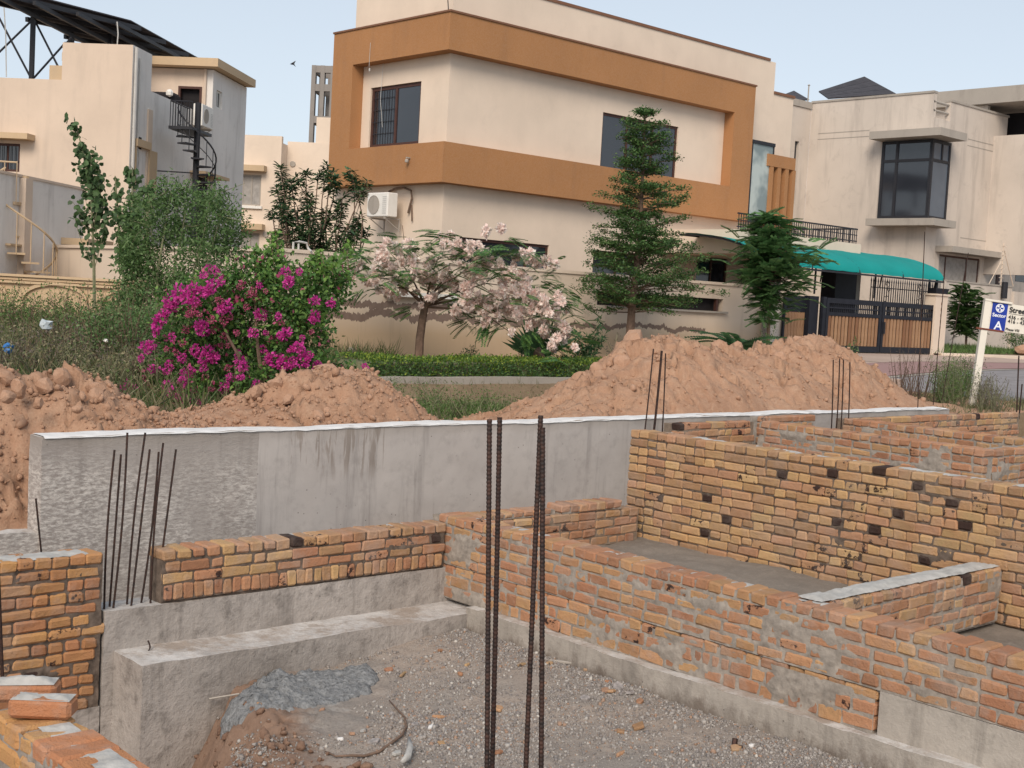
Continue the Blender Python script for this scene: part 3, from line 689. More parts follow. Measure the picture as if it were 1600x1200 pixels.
loose_brick('loose orange brick with dried mortar on top, lying across the near wall', (c[0], c[1], 1.402), vr+.05, seed=1)
c2 = at(28, 1098, z=1.41)
loose_brick('long orange brick lying behind the loose brick on the near wall', (c2[0], c2[1], 1.405), vr+.12, ry=-.03, L=.27, seed=2, mort=True)

# ------------------------------------------------------------------ bars
def rebar(label, p0, p1, r, ribs=False, mat='rust', group='rusty starter bars', bend=0.0, name='rebar'):
    p0 = np.array(p0, float); p1 = np.array(p1, float); Ln = np.linalg.norm(p1-p0); b = MB()
    if ribs:
        n = int(Ln/.0065); ts = np.linspace(0, 1, n); rs = [r*(1.0+(.13 if i % 2 else -.05)) for i in range(n)]
        side = np.array([.3, -.5, 0])*bend
        b.tube([p0+(p1-p0)*t_+side*math.sin(math.pi*t_)*.02 for t_ in ts], rs, 7)
    else:
        n = 9; side = np.array([.6, -.6, 0])*bend
        b.tube([p0+(p1-p0)*t_+side*math.sin(math.pi*t_)*.03 for t_ in np.linspace(0, 1, n)], r, 6)
    o = b.build(name, M[mat]); return tag(o, label, 'steel bar', group)
orda = ['first', 'second', 'third', 'fourth', 'fifth', 'sixth', 'seventh', 'eighth', 'ninth']
# foreground pairs
for i, (a, bt, D0, nm) in enumerate([((765, 655), (760.5, 1290), 4.2, 'left bar of the left near pair'), ((781, 652), (764, 1290), 4.28, 'right bar of the left near pair, leaning across its neighbour'),
                                     ((845, 649), (818, 1290), 4.25, 'left bar of the right near pair, the taller one'), ((848, 668), (842, 1290), 4.2, 'right bar of the right near pair, with a rusty red tip')]):
    p1 = at(*a, D=D0); p0 = at(*bt, D=D0*.985); p0 = p0+(p0-p1)*.75
    rebar('ribbed rusty bar, '+nm, p0, p1, .0083, True, group='thick ribbed bars standing in front of the camera', bend=.5*(i % 2))
# eight bars between the brown wall and the low wall
lb = [((179, 703), (163, 945)), ((189, 710), (171, 949)), ((199, 676), (177, 942)), ((227, 676), (198, 952)), ((234, 702), (205, 940)), ((248, 706), (220, 950)), ((255, 692), (235, 944)), ((275, 702), (243, 938))]
for i, (a, bt) in enumerate(lb):
    p0 = at(*bt, y=8.36+.05*(i % 2)); p0[2] = .70; d = .0; p1 = at(*a, y=8.36+.05*(i % 2)+.02)
    rebar('%s from the left of the eight thin bars beside the low brick wall' % orda[i], p0, p1, .0075, group='eight thin bars in the column gap', bend=.6*((i*7) % 3-1))
rebar('thin black bar standing against the left end of the retaining wall', at(65, 868, y=9.3), at(56, 779, y=9.3), .007)
rebar('thick dark bar at the left edge of the photo before the brown wall', at(4, 1066, y=7.9), at(-3, 890, y=7.9), .011)
rebar('short bent bar sticking out of the concrete step', at(226, 1024, z=.40), at(231, 1001, y=at(226, 1024, z=.40)[1]+.02), .006, bend=1)
# bars at the end of the tall wall
for i, (a, bt, r) in enumerate([((1021, 545), (990, 803), .0075), ((1034, 548), (1018, 690), .013), ((1040, 552), (1032, 690), .0075)]):
    p1 = at(*a, y=8.75); p0 = at(*bt, y=8.75); p0 = p0+(p0-p1)*(.02 if i == 0 else .6)
    rebar(['thin rusty bar running down past the left end of the tall ochre wall', 'thickest of the three bars behind the end of the tall ochre wall', 'right one of the three bars behind the end of the tall ochre wall'][i], p0, p1, r, bend=.5)
b = MB()
for y_, x_ in ((728, 1000), (777, 994), (811, 989)):
    p = at(x_-9, y_, y=8.72); q = at(x_+8, y_+1, y=8.66); b.tube([p, q], .006, 5); b.tube([p, p+[-.03, 0, .05]], .005, 5); b.tube([p, p+[-.02, 0, -.04]], .005, 5)
tag(b.build('stirrup_hooks', M['rust']), 'dark wire hooks tying the bar to the left end of the tall ochre wall', 'stirrups')
for i, (a, bt) in enumerate([((1302, 562), (1298, 668)), ((1312, 560), (1306, 668)), ((1318, 562), (1313, 668)), ((1328, 566), (1324, 668))]):
    p1 = at(*a, y=8.86); p0 = at(*bt, y=8.86); p0 = p0+(p0-p1)*.5
    rebar('%s from the left of the four thin bars before the large earth heap' % orda[i], p0, p1, .0085, group='four thin bars before the large heap', bend=.4)
for i, (a, bt) in enumerate([((1592, 556), (1588, 656)), ((1597, 600), (1592, 655))]):
    rebar(['taller', 'shorter'][i]+' rusty bar at the right edge of the photo on the farthest wall', at(*bt, y=8.85), at(*a, y=8.85), .011)
for i, (a, bt, yy, r) in enumerate([((1445, 362), (1434, 637), 9.5, .007), ((1475, 440), (1458, 633), 9.9, .007), ((1513, 395), (1472, 625), 9.9, .007)]):
    rebar(['tall thin rod standing before the gate pillar', 'thin rod right of the tall one, before the gate pillar', 'leaning thin rod before the small garden tree'][i], at(*bt, y=yy), at(*a, y=yy), r, group='thin rods before the gate')

# ------------------------------------------------------------------ site floor
PITC = (3.55, 6.35)
def floor_z(X, Y):
    base = .19+.11*sstep(X, 5.4, 6.7)+.03*fbm(X*1.1, Y*1.1, oct=4, seed=71)+.010*vn(X*9, Y*9, seed=73)+.006*vn(X*22, Y*22, seed=74)
    # the pit: everything left of a wandering line from (3.95,6.6) to (4.55,7.3) and (4.7,7.9)
    edge = 4.48+.42*(Y-7.2)+.10*fbm(Y*2, Y*0+3, oct=3, seed=75)
    edge = np.where(Y < 6.9, 4.36-1.15*(6.9-Y)+.10*fbm(Y*2, Y*0+3, oct=3, seed=75), edge)
    d = edge-X
    slope = sstep(d, -.12, .9)
    cr = worley_tilt(X*5+.3*vn(X*3, Y*3, seed=5), Y*5, 78); c2 = worley_tilt(X*13, Y*13+.4*vn(X*5, Y*5, seed=6), 79)
    base = base+sstep(d, -.75, -.2)*(.035*cr[0]-.03*(1-sstep(cr[1], 0, .10))+.016*c2[0]-.008*(1-sstep(c2[1], 0, .12)))
    rub = np.clip(d, 0, 1)*(.12*fbm(X*3, Y*3, oct=4, seed=76))
    z = base-1.35*slope+rub
    # slab of grey concrete slop with a raised lip along the pit
    lip = np.exp(-((d+.16)/.17)**2)*sstep(Y, 6.75, 7.0)*(1-sstep(Y, 7.9, 8.1))
    z = z+.02*lip*(1+.5*vn(X*7, Y*7, seed=77))
    return z
M['slop'] = simple('grey_concrete_slop', (.235, .24, .245), .9, .45, 30, bump=1.0, bd=.03)
fl = link('site_floor', heightfield('site_floor', np.concatenate([np.arange(-4, 2, .2), np.arange(2, 7.6, .026)]), np.concatenate([np.arange(-6, 3, .25), np.arange(3, 8.6, .026)]), floor_z, M['floor'], False)); tag(fl, kind='structure')
# the slop patch itself
xs = np.arange(4.2, 6.1, .018); ys = np.arange(6.6, 7.95, .018); X, Y = np.meshgrid(xs, ys, indexing='ij')
dd = np.hypot((X-5.0-.35*(Y-7.4))/.62, (Y-7.50)/.36)+.34*fbm(X*3, Y*3, oct=4, seed=81)
edge = np.where(Y < 6.9, 4.36-1.15*(6.9-Y), 4.48+.42*(Y-7.2))+.10*fbm(Y*2, Y*0+3, oct=3, seed=75)
wt = worley_tilt(X*21+.7*vn(X*9, Y*9, seed=3), Y*21+.7*vn(X*9, Y*9, seed=2), 84)
hgt = .03*sstep(1-dd, -.02, .12)*(1+.9*fbm(X*8, Y*8, oct=4, seed=82))+.013*wt[0]-.008*(1-sstep(wt[1], 0, .12))+.010*vn(X*33, Y*33, seed=83)
Z = np.maximum(floor_z(X, Y), .15-.12*sstep(edge-X, .0, .2))+hgt
keep = (dd < 1.0) & (edge-X < .16)
Z = np.where(keep, Z, floor_z(X, Y)-.06)
sl = link('concrete_slop', mesh_np('concrete_slop', np.stack([X.ravel(), Y.ravel(), Z.ravel()], 1), grid_faces(len(xs), len(ys)), M['slop'], False)); tag(sl, 'spilt grey concrete hardened on the floor beside the pit', 'concrete spill')
# mud floors of the other rooms
for nm, x0, x1, y0, y1, z_ in (('mud_floor', 7.15, 9.6, 4.8, 9.7, .745), ('mud_floor', 7.15, 9.6, 1.0, 4.75, .70), ('mud_floor', 9.5, 11.7, 1.0, 9.7, .745), ('mud_floor', 11.6, 22, 1.0, 9.8, 1.22), ('mud_floor', -3, 4.2, 8.45, 9.8, .3)):
    g = link(nm, heightfield(nm, np.arange(x0, x1+.05, .06), np.arange(y0, y1+.05, .06), lambda X, Y: z_+.05*fbm(X*1.5, Y*1.5, oct=5, seed=91)+.012*vn(X*11, Y*11, seed=92), M['mud'])); tag(g, kind='structure')

# stones
def rock(seed, sq=(1, 1, .7), sub=1, jag=.25):
    bm = bmesh.new(); bmesh.ops.create_icosphere(bm, subdivisions=sub, radius=.5)
    rg = random.Random(seed)
    for v in bm.verts:
        f = 1+rg.uniform(-jag, jag); v.co = Vector((v.co.x*f*sq[0], v.co.y*f*sq[1], v.co.z*f*sq[2]))
    V = np.array([v.co[:] for v in bm.verts]); F_ = np.array([[v.index for v in f.verts] for f in bm.faces]); bm.free()
    return V, F_
def octa(seed):
    rg = random.Random(seed); V = np.array([[.5, 0, 0], [-.5, 0, 0], [0, .5, 0], [0, -.5, 0], [0, 0, .36], [0, 0, -.36]])*np.array([[rg.uniform(.7, 1.2)] for _ in range(6)])+np.array([[rg.uniform(-.12, .12) for _ in range(3)] for _ in range(6)])
    return V, np.array([[0, 2, 4], [2, 1, 4], [1, 3, 4], [3, 0, 4], [2, 0, 5], [1, 2, 5], [3, 1, 5], [0, 3, 5]])
def facet_rock(seed, sq=(1, .8, .6), sub=1):
    rg = random.Random(seed); V, F_ = rock(seed, sq, sub, .12)
    for _ in range(6):
        nrm = np.array([rg.uniform(-1, 1) for _ in range(3)]); nrm /= np.linalg.norm(nrm); h = V @ nrm; V = V-np.outer(np.maximum(h-rg.uniform(.16, .34), 0), nrm)
    return V, F_
def stones(name, label, cat, P, S, mat, variants=4, sub=1, sq=(1, 1, .65), seed=0, parent=None, kind='stuff', jag=.28):
    Vs = []; Fs = []; n = 0; P = np.asarray(P); S = np.asarray(S)
    for k in range(variants):
        m = np.arange(len(P)) % variants == k
        if not m.any(): continue
        tv, tf = octa(seed+k) if sub == 0 else facet_rock(seed+k, sq, sub)
        V, F_ = scatter(tv, tf, rand_rot(m.sum(), S[m]), P[m]); Vs.append(V); Fs.append(F_+n); n += len(V)
    o = link(name, mesh_np(name, np.concatenate(Vs), np.concatenate(Fs), M[mat]), parent); return tag(o, label, cat, None, kind)
# gravel over the site floor
n = 165000
gx = RNG.uniform(3.6, 7.2, n); gy = RNG.uniform(3.2, 7.85, n)
dens = fbm(gx*1.3, gy*1.3, oct=3, seed=101)
edge = np.where(gy < 6.9, 4.36-1.15*(6.9-gy), 4.48+.42*(gy-7.2))
ok = (dens > -.3+RNG.uniform(-.25, .25, n)) & (gx > edge-.15) & ~((np.hypot((gx-5.0)/.8, (gy-7.45)/.5) < .9))
gx, gy = gx[ok], gy[ok]; s = RNG.gamma(2.2, .0056, len(gx)).clip(.006, .05)
stones('gravel', 'grey gravel strewn over the floor of the pit room', 'gravel', np.stack([gx, gy, floor_z(gx, gy)+s*.1], 1), s, 'gravel', sub=0, seed=200)
# a scatter of rubble in the pit
n = 500; gx = RNG.uniform(3.2, 4.6, n); gy = RNG.uniform(5.6, 7.9, n); s = RNG.gamma(2, .02, n).clip(.01, .12)
stones('rubble', 'red earth lumps on the slope of the pit', 'rubble', np.stack([gx, gy, floor_z(gx, gy)+s*.2], 1), s, 'pit', seed=220)
# brick chips, each a thing
def chip(px, py, L, Wd, rz, mat, label, th=.02, z=None):
    p = at(px, py, z=.23 if z is None else z)
    if z is None: p = at(px, py, z=float(floor_z(np.array([p[0]]), np.array([p[1]]))[0]))
    p[2] = float(floor_z(np.array([p[0]]), np.array([p[1]]))[0])+th*.45 if z is None else z
    rg = random.Random(int(px*7+py)); k = rg.choice([4, 5, 6])
    pts = [((math.cos(2*math.pi*i/k)*L/2*rg.uniform(.7, 1.1)), math.sin(2*math.pi*i/k)*Wd/2*rg.uniform(.7, 1.15), -th/2) for i in range(k)]
    b = MB(); b.prism(pts, (0, 0, th)); me = b.mesh('brick_chip', M[mat], bevel=th*.2)
    o = bpy.data.objects.new('brick_chip' if 'brick' in mat or mat == 'clod' else 'stone_chip', me); COL.objects.link(o); o.location = p; o.rotation_euler = (rg.uniform(-.2, .2), rg.uniform(-.2, .2), rz)
    tag(o, label, 'rubble chip', 'chips strewn over the gravel floor')
chips = [(542, 1058, .13, .07, .5, 'brick_orange', 'flat orange brick chip below the middle of the step edge'), (608, 1048, .10, .07, 1.2, 'brick_orange', 'squarish orange chip near the ledge corner'),
         (630, 1058, .16, .03, .6, 'brick_ochre', 'long thin ochre splinter right of the squarish chip'), (480, 1086, .08, .035, .9, 'brick_ochre', 'small ochre chip on the grey concrete spill'),
         (404, 1116, .09, .06, 1.5, 'brick_ochre', 'ochre chip at the left end of the grey concrete spill'), (480, 1061, .07, .04, .8, 'stone', 'pale stone chip against the step face'),
         (504, 1106, .07, .04, .2, 'brick_orange', 'small orange chip at the lower lip of the grey concrete spill'), (532, 1156, .03, .05, .7, 'white_crust', 'white chip standing in the middle of the gravel ring'),
         (550, 1150, .05, .06, .3, 'clod', 'reddish lump beside the white chip in the gravel ring'), (567, 1145, .09, .03, .4, 'mortar_pale', 'pale splinter lying in the middle of the gravel ring'),
         (584, 1164, .10, .06, .1, 'stone', 'grey stone at the lower rim of the gravel ring'), (611, 1114, .05, .05, .1, 'stone', 'grey stone inside the upper rim of the gravel ring'),
         (687, 1122, .05, .10, .9, 'brick_ochre', 'ochre chip standing upright left of the near bars'), (778, 1107, .12, .09, .2, 'brick_ochre', 'broken brick end right behind the left near bars'),
         (688, 1015, .11, .045, .6, 'brick_orange', 'orange chip below the ledge corner'), (720, 1050, .08, .05, 1.0, 'brick_orange', 'round orange chip left of the near bars'), (730, 1037, .10, .04, .5, 'brick_ochre', 'thin ochre chip just above the round one'),
         (955, 1082, .10, .08, .4, 'brick_orange', 'orange chip in the rubble patch right of the near bars'), (966, 1075, .12, .09, .8, 'stone', 'grey stone in the rubble patch at the foot of the ledge'), (985, 1085, .10, .07, .2, 'stone', 'bluish stone right of the grey one at the foot of the ledge'),
         (945, 1080, .16, .07, .5, 'clod', 'flat brown slab in the rubble patch'), (915, 1088, .10, .07, .1, 'stone', 'dark stone left of the rubble patch'), (1000, 1093, .09, .06, .6, 'brick_orange', 'orange chip leaning on the foot of the ledge'),
         (950, 1067, .05, .07, .4, 'brick_orange', 'upright orange chip behind the rubble patch'), (915, 1048, .07, .05, 1.2, 'brick_orange', 'orange chip at the ledge foot behind the bars'), (858, 1038, .09, .05, .2, 'brick_ochre', 'ochre chip right of the near bars at the ledge foot'),
         (997, 1137, .14, .08, .3, 'brick_ochre', 'ochre flake in the middle of the right-hand gravel'), (970, 1145, .09, .06, 1.4, 'brick_ochre', 'smaller ochre flake left of the ochre flake'),
         (1150, 1170, .11, .08, .7, 'brick_ochre', 'ochre flake at the lower right on the gravel'), (1173, 1168, .035, .04, .7, 'white_crust', 'white pebble at the lower right on the gravel'), (970, 1180, .10, .04, .2, 'brick_orange', 'dark red chip low in the photo on the gravel'),
         (875, 1035, .30, .03, 1.95, 'sill', 'pale wooden splinter pointing at the ledge behind the near bars'), (815, 1040, .14, .06, .4, 'brick_ochre', 'ochre chip between the near bars and the ledge'), (777, 1180, .08, .07, .6, 'brick_orange', 'red lump at the lower edge beside the left near bars'),
         (672, 1139, .07, .025, .3, 'white_crust', 'white flake right of the gravel ring'), (648, 1134, .08, .05, .7, 'stone', 'bluish flake right of the gravel ring'), (690, 1163, .08, .06, .5, 'brick_ochre', 'ochre flake below the gravel ring'), (620, 1183, .10, .05, .3, 'mortar_pale', 'pale flake below the gravel ring')]
for c_ in chips: chip(*c_)
# curved strip of bark and a loop of old hose round the gravel ring
b = MB(); pts = []
for k in range(26):
    t_ = k/25; p = at(520+150*math.sin(t_*3.0)*1.0*(.9) if False else 0, 0, z=.14) if False else None
ring = [(608, 1094), (622, 1105), (632, 1120), (635, 1136), (628, 1150), (612, 1161), (592, 1170), (570, 1176), (548, 1178), (525, 1176), (508, 1168)]
rp = [at(x_, y_, z=.21) for x_, y_ in ring]
for k, p in enumerate(rp): p[2] = float(floor_z(np.array([p[0]]), np.array([p[1]]))[0])+.018
b.tube(rp, [.004, .006, .007, .008, .009, .010, .010, .009, .008, .006, .004], 6); tag(b.build('old_hose', M['bark'], smooth=True), 'old reddish brown hose curling through the gravel', 'hose')
sp = [at(x_, y_, z=.24) for x_, y_ in ((639, 1153), (641, 1168), (637, 1182), (628, 1190))]
b = MB(); b.tube(sp, [.008, .022, .026, .012], 5); tag(b.build('bark_strip', M['mortar_pale'], smooth=True), 'curved pale strip of bark at the end of the old hose', 'bark strip')
# stick poking out of the step face
b = MB(); b.tube([at(327, 1092, y=7.82), at(374, 1084, y=7.70)], .007, 5); tag(b.build('stick', M['sill']), 'thin stick poking along the face of the concrete step', 'stick')
b = MB(); b.tube([at(1145, 1172, z=.29)+[0, 0, -.1], at(1148, 1166, z=.29)+[0, 0, .05]], .018, 6); b.tube([at(1158, 1177, z=.29)+[0, 0, -.1], at(1156, 1172, z=.29)+[0, 0, .03]], .018, 6)
tag(b.build('iron_stub', M['rust']), 'rusty iron stub at the lower edge of the photo', 'iron stub')
# ================================================================== GROUND BEYOND THE SITE
def ground_z(X, Y):
    X = np.asarray(X, float); Y = np.asarray(Y, float)
    z = 1.56+.42*sstep(X, 17, 30)+.30*sstep(Y-.55*X, 6, 20)+.02*fbm(X*.8, Y*.8, oct=3, seed=110)*(1-sstep(X, 19, 22))
    z = z-.28*sstep(X, 8.6, 9.4)*(1-sstep(X, 15, 17))*sstep(Y, 11, 12)*(1-sstep(Y, 16.2, 16.45))      # sunken weedy strip
    z = z-.85*(1-sstep(X, 4.15, 4.8))*(1-sstep(Y, 9.9, 11.2))                                            # cut bank left of the retaining wall
    return z
def coords(lo, a, b, hi, st):
    L = [a]; s = st
    while L[-1] > lo: s *= 1.35; L.append(L[-1]-s)
    R_ = [b]; s = st
    while R_[-1] < hi: s *= 1.35; R_.append(R_[-1]+s)
    return np.array(sorted(L)[:-1]+list(np.arange(a, b, st))+R_)
gx = coords(-900, 2.0, 34, 1200, .16); gy = np.concatenate([[9.79], np.arange(9.80, 24, .16), coords(9.8, 9.8, 24, 1200, .16)[lambda a: a > 24] if False else np.array([24+.16*1.3**k for k in range(1, 32)])])
g = link('ground', heightfield('ground', gx, gy, lambda X, Y: np.where(Y < 9.795, 0.0, ground_z(X, Y)), M['field'])); tag(g, kind='structure')
# front part of the ground, right of the site, reaching back under the horizon on that side
g = link('ground', heightfield('ground', coords(22.05, 22.05, 40, 1200, .5)[lambda a: a >= 22] if False else np.array([22.0+.5*1.12**k*k for k in range(0, 50)]), np.array([9.78-.3*k*1.12**k for k in range(0, 45)][::-1]), lambda X, Y: ground_z(X, Y*0+9.8)-.004, M['field'])); tag(g, kind='structure')
def sheet(name, x0, x1, y0, y1, dz, mat, st=.4):
    xs = np.linspace(x0, x1, max(2, int((x1-x0)/st))); ys = np.linspace(y0, y1, max(2, int((y1-y0)/st)))
    o = link(name, heightfield(name, xs, ys, lambda X, Y: ground_z(X, np.maximum(Y, 9.8))+dz, M[mat])); tag(o, kind='structure')
sheet('road', 21.8, 160, -20, 14.5, .012, 'asphalt')
sheet('paved_strip', 21.6, 160, 14.5, 14.72, .02, 'sill', .2)
sheet('red_paving', 21.6, 160, 14.72, 17.0, .03, 'red_paving')
sheet('driveway', 27.6, 38.4, 17.0, 21.22, .035, 'paving')
sheet('pavement', 21.6, 27.6, 17.0, 18.2, .028, 'paving')
sheet('pavement', 38.4, 160, 17.0, 19.0, .026, 'paving')

# ------------------------------------------------------------------ earth heaps
def heap(name, label, prof, yc, front, back, seed, crest=.0, big=.16):
    """prof: list of photo points on the crest; heap runs along X with its crest near Y=yc"""
    P = [at(px, py, y=yc) for px, py in prof]; xs_ = np.array([p[0] for p in P]); zs_ = np.array([p[2] for p in P])
    x0, x1 = xs_[0]-.3, xs_[-1]+.3
    xs = np.arange(x0, x1, .03); ys = np.arange(yc-front, yc+back, .035); X, Y = np.meshgrid(xs, ys, indexing='ij')
    g0 = ground_z(X, Y); ridge = np.interp(X, xs_, zs_)-np.interp(X, xs_, ground_z(xs_, xs_*0+yc)); ridge = np.maximum(ridge, .0)
    yy = Y-yc+.22*fbm(X*.9, X*0+seed, oct=3, seed=seed)
    tf_ = np.where(yy < 0, np.clip(1+yy/front, 0, 1), np.clip(1-yy/back, 0, 1))
    shape = np.where(yy < 0, sstep(tf_, -.15, 1.02)*.86+.14*tf_, sstep(tf_, -.1, 1.05))
    n = fbm(X*1.3, Y*1.3, oct=3, seed=seed+1)
    r1, e1 = worley_tilt(X*2.1+.4*n, Y*2.1, seed+2); r2, e2 = worley_tilt(X*5.2, Y*5.2+.5*n, seed+3); r3, e3 = worley_tilt(X*12, Y*12, seed+4)
    wgt = np.clip(ridge*2.2, 0, 1)*np.clip(tf_*2.5, 0, 1)
    rough_ = .45+.9*np.clip(fbm(X*.8+4, Y*.8, oct=3, seed=seed+11)+.35, 0, 1)
    H = ridge*shape+wgt*(.09*n+.085*r1-.05*(1-sstep(e1, 0, .06)))
    H = H+wgt*rough_*(.055*r2-.035*(1-sstep(e2, 0, .06)))+wgt*rough_*(.028*r3-.012*(1-sstep(e3, .0, .1)))+.014*vn(X*22, Y*22, seed=seed+9)*wgt
    # cracked, undercut scarps
    ter = np.abs(fbm(X*1.1+9, Y*2.0, oct=4, seed=seed+6)); H = H-wgt*.16*np.exp(-(ter/.04)**2)
    fade = np.clip(np.minimum(np.minimum(X-x0, x1-X)/.35, np.minimum(Y-ys[0], ys[-1]-Y)/.25), 0, 1)
    Z = g0+np.maximum(H, -.02)*fade+(.012*fade-.03*(1-fade))
    o = thing(name, label, 'earth heap', (xs_.mean(), yc, float(ground_z(xs_.mean(), yc))), 'earth heaps behind the retaining wall')
    link('heap_surface', mesh_np('heap_surface', np.stack([X.ravel(), Y.ravel(), Z.ravel()], 1), grid_faces(len(xs), len(ys)), M['dirt'], False), o)
    # small clods all over it
    rs = np.random.default_rng(seed); m = 4600; ii = rs.integers(4, len(xs)-4, m); jj = rs.integers(4, len(ys)-4, m); ok = H[ii, jj] > .03
    ii, jj = ii[ok], jj[ok]; s = rs.gamma(1.3, .019, len(ii)).clip(.010, .15)
    stones('clods', None, None, np.stack([X[ii, jj], Y[ii, jj], Z[ii, jj]+s*.15], 1), s, 'clod', variants=7, sq=(1, .8, .65), seed=seed, parent=o, jag=.32)
    return o, (lambda x, y: float(Z[int(np.clip((x-x0)/.03, 0, len(xs)-1)), int(np.clip((y-ys[0])/.035, 0, len(ys)-1))]))
def clods(o, hz, pts, yc, seed):
    for i, (px, py, dpx, dy) in enumerate(pts):
        p = at(px, py, y=yc+dy); s = dpx/F_PX*np.dot(p-EYE, _f)
        V, Fq = rock(seed+i, (1, .85, .66), 2, .08); rg = random.Random(seed+i); b = MB()
        # facetted lump: cut by a few planes
        for _ in range(7):
            nrm = np.array([rg.uniform(-1, 1) for _ in range(3)]); nrm /= np.linalg.norm(nrm); d = rg.uniform(.26, .40)
            h = V @ nrm; V = V-np.outer(np.maximum(h-d, 0), nrm)
        b.add(V*s*1.65, [tuple(f) for f in Fq])
        me = b.mesh('clod', M['clod']); q = bpy.data.objects.new('clod', me); COL.objects.link(q); q.parent = o
        q.location = [p[k]-o['_l'][k] for k in range(3)]; q.rotation_euler = (rg.uniform(0, 6), rg.uniform(0, 6), rg.uniform(0, 6))
h1, z1 = heap('earth_heap', 'left heap of red earth, cut by the left edge of the photo', [(-60, 590), (0, 585), (45, 594), (95, 592), (118, 594), (150, 600), (175, 612), (200, 628), (240, 645), (285, 656)], 10.95, 1.15, 1.0, 301)
clods(h1, z1, [(8, 592, 26, 0), (98, 590, 24, 0), (70, 604, 20, -.2), (30, 606, 22, -.3), (150, 608, 20, -.1), (150, 622, 22, -.3), (165, 636, 16, -.4), (12, 620, 18, -.5), (60, 630, 14, -.5), (120, 640, 12, -.6)], 10.95, 310)
h2, z2 = heap('earth_heap', 'middle heap of red earth with big clods on its right crest', [(265, 662), (300, 648), (340, 636), (370, 622), (400, 603), (430, 588), (465, 583), (495, 578), (530, 586), (570, 590), (595, 602), (610, 622), (622, 650), (630, 668)], 11.2, 1.35, 1.0, 320)
clods(h2, z2, [(505, 590, 34, -.05), (532, 603, 42, -.2), (552, 612, 38, -.1), (480, 600, 24, -.3), (538, 640, 34, -.7), (515, 650, 26, -.8), (495, 655, 20, -.85), (455, 596, 22, -.1), (430, 600, 18, -.2), (575, 612, 24, -.2), (450, 625, 14, -.5), (590, 625, 20, -.3), (400, 612, 16, -.2)], 11.2, 330)
h3, z3 = heap('earth_heap', 'large heap of red earth behind the tall brick wall, before the garden trees', [(775, 664), (800, 648), (850, 618), (880, 598), (900, 592), (930, 572), (950, 552), (972, 536), (985, 526), (1010, 530), (1050, 534), (1090, 538), (1110, 548), (1125, 540), (1150, 546), (1175, 545), (1200, 548), (1225, 538), (1245, 529), (1275, 530), (1296, 540), (1312, 562), (1326, 598), (1340, 618), (1400, 632), (1465, 644)], 12.2, 1.9, 1.3, 340)
clods(h3, z3, [(990, 536, 32, -.05), (1008, 545, 20, -.1), (1050, 540, 22, 0), (1125, 544, 22, 0), (1150, 549, 20, 0), (972, 566, 24, -.3), (1060, 572, 26, -.4), (1248, 536, 20, 0), (1280, 540, 22, 0), (1300, 556, 20, -.1), (1265, 560, 18, -.3), (1215, 560, 20, -.3), (905, 600, 26, -.2), (935, 580, 20, -.1), (1100, 590, 18, -.6), (1180, 600, 16, -.8), (1240, 600, 18, -.8), (1020, 610, 14, -.9), (1310, 580, 20, -.2), (1130, 615, 16, -.9)], 12.2, 360)
# low spread of earth between the heaps and the wall crown
n = 900; gx_ = RNG.uniform(4.0, 18.5, n); gy_ = RNG.uniform(9.95, 11.2, n); s = RNG.gamma(1.7, .022, n).clip(.012, .12)
bank = link('earth_bank', heightfield('earth_bank', np.arange(2.0, 20.5, .06), np.arange(9.82, 11.6, .06), lambda X, Y: ground_z(X, Y)+.004+.16*np.clip(fbm(X*.9, Y*1.2, oct=5, seed=131)+.25, 0, 1)*sstep(Y, 9.85, 10.3)*(1-sstep(X, 8.7, 9.0)*(1-sstep(X, 10.4, 10.8))*.7)+.02*worley(X*5, Y*5, 9)[2]*1.0-.03*(Y < 9.84)-.05*(Y > 11.5), M['dirt'], False)); tag(bank, kind='structure')
stones('rubble', 'red earth lumps lying between the retaining wall and the heaps', 'rubble', np.stack([gx_, gy_, ground_z(gx_, gy_)+.05], 1), s, 'clod', seed=380)
n = 420; gx_ = RNG.uniform(2.6, 4.1, n); gy_ = RNG.uniform(9.95, 11.4, n); s = RNG.gamma(2.2, .035, n).clip(.03, .22)
stones('rubble', 'red clods tumbled down the bank left of the retaining wall', 'rubble', np.stack([gx_, gy_, ground_z(gx_, gy_)+s*.2], 1), s, 'clod', seed=390, jag=.35)

# kerb wall below the hedge
b = MB(); xs = np.linspace(9.0, 19.6, 40)
kw = rough_block('kerb_wall', 'low grey kerb wall below the clipped hedge', 'kerb wall', 8.6, 19.8, 16.45, 16.62, .9, 1.66, 'sill', .012, res=.12, seed=140)
b.box(8.6, 19.8, 16.62, 21.25, .9, 1.64); tag(b.build('planting_bed', M['field']), kind='structure')

# ================================================================== MAIN HOUSE
GY = 24.3; BX = 19.72; RC = .36             # band planes and recess
hs_ = thing('house', 'two storey cream house with a wide ochre brown frame band round its upper floor', 'house', (25, 28, 2.0))
WY, WX = GY+RC, BX+RC
XE = 32.9; YE = 29.0; PY = 33.0
b = MB()
def wall_holes(b, axis, face, a0, a1, z0, z1, holes, thick):
    """wall as boxes round rectangular holes (a0,a1,z0,z1)"""
    cuts = sorted(set([a0, a1]+[h[0] for h in holes]+[h[1] for h in holes]))
    for p, q in zip(cuts[:-1], cuts[1:]):
        zz = sorted([(h[2], h[3]) for h in holes if h[0] <= p+1e-6 and h[1] >= q-1e-6]); z = z0
        for u, v in zz+[(z1, z1)]:
            if u > z+1e-6:
                if axis == 'X': b.box(p, q, face, face+thick, z, u)
                else: b.box(face, face+thick, p, q, z, u)
            z = v
ZT = 9.70; ZB = 5.70; ZR = 10.66
